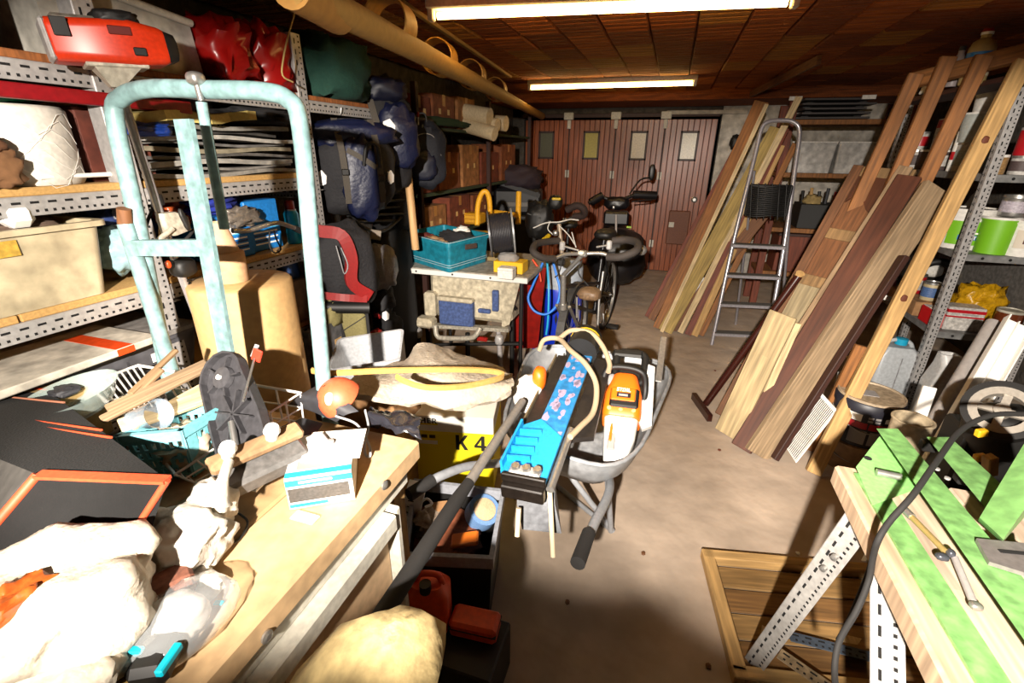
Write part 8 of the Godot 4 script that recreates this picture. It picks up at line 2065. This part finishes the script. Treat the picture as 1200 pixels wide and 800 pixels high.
# ------------------------------------------------------------------ bench at right with a green steel machine
func right_bench() -> void:
	var wood := mt("bench_pink", "d6bca4", 0.8, 0, "grain_v", 1.8)
	var t := thing("workbench", "wooden workbench at right on slotted steel A-frame legs", "workbench", Vector3(0.9, 0, -0.5))
	objw("edge_board", G.new().box(Vector3(0.521, 0.822, -0.44), Vector3(0.05, 0.056, 1.58), 0.006), mt("bench_edge", "d0b292", 0.8, 0, "grain_v", 1.8), t)
	for k in 4: objw("top_board", G.new().box(Vector3(0.64 + 0.19 * k, 0.826, -0.44), Vector3(0.186, 0.044, 1.56), 0.004), wood, t)
	var m := mt("leg_galv", "b9b6b2", 0.5, 0.3, "fine", 3.0)
	slotted("leg", Vector3(0.455, 0.0, -1.25), Vector3(0.523, 0.79, -1.09), 0.062, Vector3(-0.8, 0.1, 0.7), m, t, true)
	slotted("leg", Vector3(0.53, 0.0, -0.3), Vector3(0.53, 0.8, -0.95), 0.062, Vector3(-0.75, 0.15, 0.7), m, t, true)
	slotted("leg", Vector3(1.3, 0.0, -1.2), Vector3(1.24, 0.8, -1.0), 0.06, Vector3(-0.8, 0, 0.6), m, t)
	slotted("leg", Vector3(1.3, 0.0, 0.2), Vector3(1.24, 0.8, 0.0), 0.06, Vector3(-0.8, 0, 0.6), m, t)
	slotted("cross_brace", Vector3(0.6, 0.1, -1.0), Vector3(1.28, 0.12, -0.9), 0.05, Vector3(0, 0.3, 1), mt("brace_blue", "4d5866", 0.5, 0.3, "fine", 4.0), t)
	objw("gusset", G.new().box(Vector3(0.56, 0.77, -1.05), Vector3(0.05, 0.06, 0.1), 0.004), M.galv, t)
	for p in [Vector3(0.505, 0.66, -1.1), Vector3(0.5, 0.6, -1.12)]: objw("bolt", G.new().lathe([Vector2(0.008, -0.006), Vector2(0.008, 0.006), Vector2(0.0, 0.008)], 8, tf(p, -40, 90)), M.steel, t)
	# machine frame
	var g1 := mt("machine_green", "86bd70", 0.5, 0, "dirt", 4.0)
	t = thing("green_machine", "light green steel machine frame bolted on the right-hand workbench", "machine", Vector3(0.8, 0.85, -1.1))
	objw("front_strip", G.new().bar([Vector3(0.553, 0.853, -1.195), Vector3(0.575, 0.853, 0.1)], 0.05, 0.008, Vector3.UP), g1, t)
	objw("corner_plate", G.new().hexa([Vector3(0.543, 0.852, -1.229), Vector3(0.667, 0.852, -1.434), Vector3(0.663, 0.852, -1.183), Vector3(0.530, 0.852, -1.076), Vector3(0.536, 0.862, -1.213), Vector3(0.658, 0.862, -1.415), Vector3(0.654, 0.862, -1.167), Vector3(0.523, 0.862, -1.061)]), mt("plate_green", "93d07c", 0.5, 0, "fine", 4.0), t)
	objw("plate_hole", G.new().lathe([Vector2(0.009, 0), Vector2(0.009, 0.002), Vector2(0, 0.002)], 12, tf(Vector3(0.578, 0.862, -1.265))), M.hole, t)
	objw("main_bar", G.new().hexa([Vector3(0.660, 0.855, -1.456), Vector3(0.720, 0.855, -1.476), Vector3(0.734, 0.855, -0.751), Vector3(0.651, 0.855, -0.724), Vector3(0.616, 0.905, -1.358), Vector3(0.672, 0.905, -1.377), Vector3(0.685, 0.905, -0.701), Vector3(0.607, 0.905, -0.675)]), g1, t)
	objw("side_bar", G.new().hexa([Vector3(0.755, 0.880, -1.401), Vector3(0.816, 0.880, -1.422), Vector3(0.830, 0.880, -1.222), Vector3(0.747, 0.880, -1.106), Vector3(0.723, 0.910, -1.343), Vector3(0.782, 0.910, -1.363), Vector3(0.795, 0.910, -1.171), Vector3(0.716, 0.910, -1.060)]), g1, t)
	for p in [Vector3(0.755, 0.865, -1.382), Vector3(0.774, 0.865, -1.243), Vector3(0.789, 0.865, -1.168)]: objw("side_foot", G.new().box(p, Vector3(0.035, 0.028, 0.03), 0.004), M.black, t)
	objw("upright_plate", G.new().hexa([Vector3(0.689, 0.900, -1.023), Vector3(0.700, 0.900, -0.964), Vector3(0.949, 0.900, -1.255), Vector3(0.996, 0.900, -1.418), Vector3(0.668, 0.930, -0.992), Vector3(0.678, 0.930, -0.935), Vector3(0.826, 1.020, -1.111), Vector3(0.867, 1.020, -1.261)]), g1, t)
	objw("bar_bolt", G.new().lathe([Vector2(0.006, 0), Vector2(0.006, 0.004), Vector2(0, 0.005)], 8, tf(Vector3(0.686, 0.905, -1.193))).lathe([Vector2(0.006, 0), Vector2(0.006, 0.004), Vector2(0, 0.005)], 8, tf(Vector3(0.692, 0.905, -1.159))), M.galv, t)
	objw("steel_pin", G.new().cyl(Vector3(0.570, 0.872, -1.189), Vector3(0.620, 0.872, -1.185), 0.009, 12), M.steel, t)
	# loose things
	t = thing("slotted_plate", "flat steel plate with a slot lying on the green machine bar", "plate", Vector3(0.670, 0.906, -0.918))
	var pa := Vector3(0.645, 0.907, -0.943)
	var pb := Vector3(0.636, 0.907, -0.881)
	var pc := Vector3(0.699, 0.907, -0.867)
	var pd := Vector3(0.736, 0.907, -0.960)
	var up := Vector3(0, 0.008, 0)
	objw("plate", G.new().hexa([pa, pb, pc, pd, pa + up, pb + up, pc + up, pd + up]), mt("plate_steel", "8d8784", 0.4, 0.4, "fine", 4.0), t)
	objw("slot", G.new().bar([(pa + pb) / 2 + (pd - pa) * 0.3 + up * 1.06, (pa + pb) / 2 + (pd - pa) * 0.95 + up * 1.06], 0.008, 0.002, Vector3.UP), M.hole, t)
	t = thing("brass_rod", "brass coloured rod with a dark clamp at its end on the right bench", "rod", Vector3(0.610, 0.856, -1.000))
	objw("rod", G.new().cyl(Vector3(0.583, 0.868, -1.060), Vector3(0.610, 0.868, -0.945), 0.006, 10), mt("brass", "c9b070", 0.35, 0.6, "fine", 5.0), t)
	objw("ferrule", G.new().cyl(Vector3(0.584, 0.868, -1.055), Vector3(0.589, 0.868, -1.037), 0.0085, 10), M.steel, t)
	objw("clamp", G.new().blob(Vector3(0.599, 0.866, -0.929), Vector3(0.011, 0.007, 0.008), 0.1, 3).blob(Vector3(0.618, 0.868, -0.943), Vector3(0.007, 0.008, 0.008), 0.1, 3), mt("clamp_dark", "4a4c54", 0.3, 0.5, ""), t)
	t = thing("eye_bolt", "grey steel rod with a rounded head, nearest the camera on the right bench", "bolt", Vector3(0.619, 0.856, -0.879))
	objw("rod", G.new().cyl(Vector3(0.625, 0.862, -0.940), Vector3(0.604, 0.862, -0.827), 0.0065, 10), M.grey_metal, t)
	objw("head", G.new().blob(Vector3(0.603, 0.864, -0.818), Vector3(0.01, 0.007, 0.008), 0.03, 3), M.steel, t)
	# black cable over the bench and down to the floor
	var g := G.new().tube(smooth([Vector3(0.948, 1.020, -1.328), Vector3(0.867, 1.030, -1.303), Vector3(0.784, 1.030, -1.267), Vector3(0.704, 1.010, -1.203), Vector3(0.617, 0.990, -1.083), Vector3(0.544, 0.960, -0.982), Vector3(0.500, 0.920, -0.937), Vector3(0.479, 0.890, -0.910), Vector3(0.485, 0.840, -0.917), Vector3(0.490, 0.782, -0.911), Vector3(0.470, 0.733, -0.874), Vector3(0.450, 0.658, -0.852), Vector3(0.440, 0.617, -0.807), Vector3(0.430, 0.622, -0.735)], 6), 0.006, 8)
	tag(objw("black_cable", g, M.black_rubber), "thick black cable running over the green machine and down to the floor", "cable")
	g = G.new().tube(smooth([Vector3(0.496, 0.830, -0.936), Vector3(0.500, 0.729, -0.940), Vector3(0.480, 0.665, -0.905), Vector3(0.470, 0.615, -0.895)], 5), 0.005, 8)
	tag(objw("thin_cable", g, M.black_rubber), "thinner dark cable hanging beside the thick black one", "cable")
	# motor and pulley
	t = thing("belt_pulley", "spoked aluminium pulley wheel on a black motor behind the green machine", "pulley", Vector3(1.158, 0.799, -1.841))
	var c := Vector3(1.165, 0.794, -1.841)
	var n := (Vector3(0, 1.6, 0) - c).normalized() + Vector3(-0.1, 0.5, 0)
	var xf := along(c, c + n, Vector3.RIGHT)
	objw("rim", G.new().lathe([Vector2(0.085, -0.02), Vector2(0.105, -0.02), Vector2(0.098, 0.0), Vector2(0.105, 0.02), Vector2(0.085, 0.02), Vector2(0.085, -0.02)], 32, xf, false), M.black, t)
	objw("inner_ring", G.new().lathe([Vector2(0.06, -0.012), Vector2(0.086, -0.012), Vector2(0.086, 0.014), Vector2(0.06, 0.014), Vector2(0.06, -0.012)], 28, xf, false), mt("pulley_alu", "b4aca0", 0.4, 0.3, "fine", 5.0), t)
	for k in 4:
		var a := TAU * k / 4.0 + 0.4
		objw("spoke", G.new().bar([xf * Vector3(cos(a) * 0.015, 0, sin(a) * 0.015), xf * Vector3(cos(a) * 0.065, 0, sin(a) * 0.065)], 0.022, 0.014, xf.basis.y), mt("pulley_alu", "b4aca0"), t)
	objw("hub", G.new().lathe([Vector2(0.022, -0.02), Vector2(0.022, 0.022), Vector2(0.01, 0.022), Vector2(0.01, 0.026), Vector2(0.0, 0.026)], 18, xf), mt("pulley_alu", "b4aca0"), t)
	objw("motor", G.new().blob(c - n.normalized() * 0.1 + Vector3(0.03, -0.04, 0), Vector3(0.12, 0.1, 0.1), 0.05, 5), M.black, t)
	objw("motor_stand", G.new().box(Vector3(c.x + 0.06, (c.y - 0.12) / 2, c.z - 0.12), Vector3(0.2, c.y - 0.12, 0.16), 0.01), M.black, t)
	for p in [Vector3(1.038, 0.780, -1.681), Vector3(1.043, 0.707, -1.652)]: objw("yellow_lug", G.new().box(Vector3.ZERO, Vector3(0.033, 0.026, 0.02), 0.004, tf(p, 20, 0, 6)), mt("lug_yellow", "d9a91c", 0.5, 0, ""), t)
	tag(objw("wood_chock", G.new().box(Vector3.ZERO, Vector3(0.03, 0.07, 0.03), 0.003, tf(Vector3(1.041, 0.715, -1.598), 20, 0, 20)), M.pine), "small pale wooden chock under the pulley", "chock")
	# wooden tray on the floor
	t = thing("wooden_tray", "shallow wooden tray with a pine frame lying on the floor", "tray", Vector3(0.65, 0, -1.5))
	var a0 := Vector3(0.338, 0.045, -1.677)
	var a1 := Vector3(0.929, 0.045, -1.801)
	var a2 := Vector3(0.408, 0.045, -1.191)
	a1 = a0 + (a1 - a0) * 1.3
	var a3 := a1 + a2 - a0
	var q := [a0, a1, a3, a2]
	for k in 4:
		var u: Vector3 = q[k]
		var v: Vector3 = q[(k + 1) % 4]
		var d := (v - u).normalized() * 0.022
		strip("frame_bar", u - d - Vector3(0, 0.02, 0), v + d - Vector3(0, 0.02, 0), 0.045, 0.045, Vector3.UP, M.pine, t)
	for k in 4:
		var u: Vector3 = q[0].lerp(q[3], 0.06 + (k + 0.5) * 0.22) - Vector3(0, 0.036, 0)
		var v: Vector3 = q[1].lerp(q[2], 0.06 + (k + 0.5) * 0.22) - Vector3(0, 0.036, 0)
		strip("base_board", u.lerp(v, 0.03), u.lerp(v, 0.97), 0.1, 0.01, Vector3.UP, [mt("tray_ply", "a37f4c", 0.8, 0, "grain_v", 2.0), mt("tray_ply2", "8d6638", 0.8, 0, "grain_v", 2.0)][k % 2], t)
	t = thing("loose_angle", "blue-grey slotted steel bar lying in the wooden tray", "bar", Vector3(0.6, 0.03, -1.35))
	slotted("bar", Vector3(0.583, 0.050, -1.373), Vector3(0.849, 0.050, -1.377), 0.04, Vector3.UP, mt("brace_blue", "4d5866"), t)
	t = thing("pale_angle", "pale dusty slotted bar lying across the tray's near corner", "bar", Vector3(0.55, 0.03, -1.25))
	slotted("bar", Vector3(0.528, 0.075, -1.274), Vector3(0.681, 0.075, -1.186), 0.045, Vector3.UP, mt("bar_dusty", "a08a6a", 0.7, 0.1, "dirt", 5.0), t)
	for k in 2: tag(objw("wood_chip", G.new().hexa([Vector3(0.758, 0.045, -1.444), Vector3(0.823, 0.045, -1.446), Vector3(0.801, 0.045, -1.417), Vector3(0.757, 0.045, -1.411), Vector3(0.753, 0.055, -1.435), Vector3(0.817, 0.055, -1.437), Vector3(0.796, 0.055, -1.407), Vector3(0.752, 0.055, -1.402)] if k == 0 else [Vector3(0.509, 0.020, -1.415), Vector3(0.535, 0.020, -1.407), Vector3(0.513, 0.020, -1.372), Vector3(0.501, 0.020, -1.385), Vector3(0.502, 0.040, -1.397), Vector3(0.528, 0.040, -1.389), Vector3(0.507, 0.040, -1.355), Vector3(0.495, 0.040, -1.368)]), M.pine_pale), ["pale splinter of wood under the black cable in the tray", "small pale chip of wood at the tray's left end"][k], "wood chip")
	# bits on the floor
	for k in 6:
		var p: Vector3 = [Vector3(0.454, 0.004, -2.553), Vector3(0.509, 0.004, -3.695), Vector3(0.715, 0.004, -1.844), Vector3(0.081, 0.004, -1.633), Vector3(-0.181, 0.004, -1.298), Vector3(0.318, 0.004, -1.209)][k]
		var o := objw("leaf_scrap", G.new().blob(p, Vector3(0.008, 0.003, 0.01), 0.4, 70 + k, 0.001), [M.wood_red, M.wood_red, M.paper, M.wood_brown, M.wood_brown, M.wood_brown][k])
		tag(o, ["dry brown leaf on the floor below the old boards", "dry leaf on the floor in front of the step ladder", "white scrap on the floor beside the wooden tray", "small brown crumb on the floor right of the barrow grip", "brown crumb on the floor below the barrow", "brown crumb left of the tray's near corner"][k], "scrap")
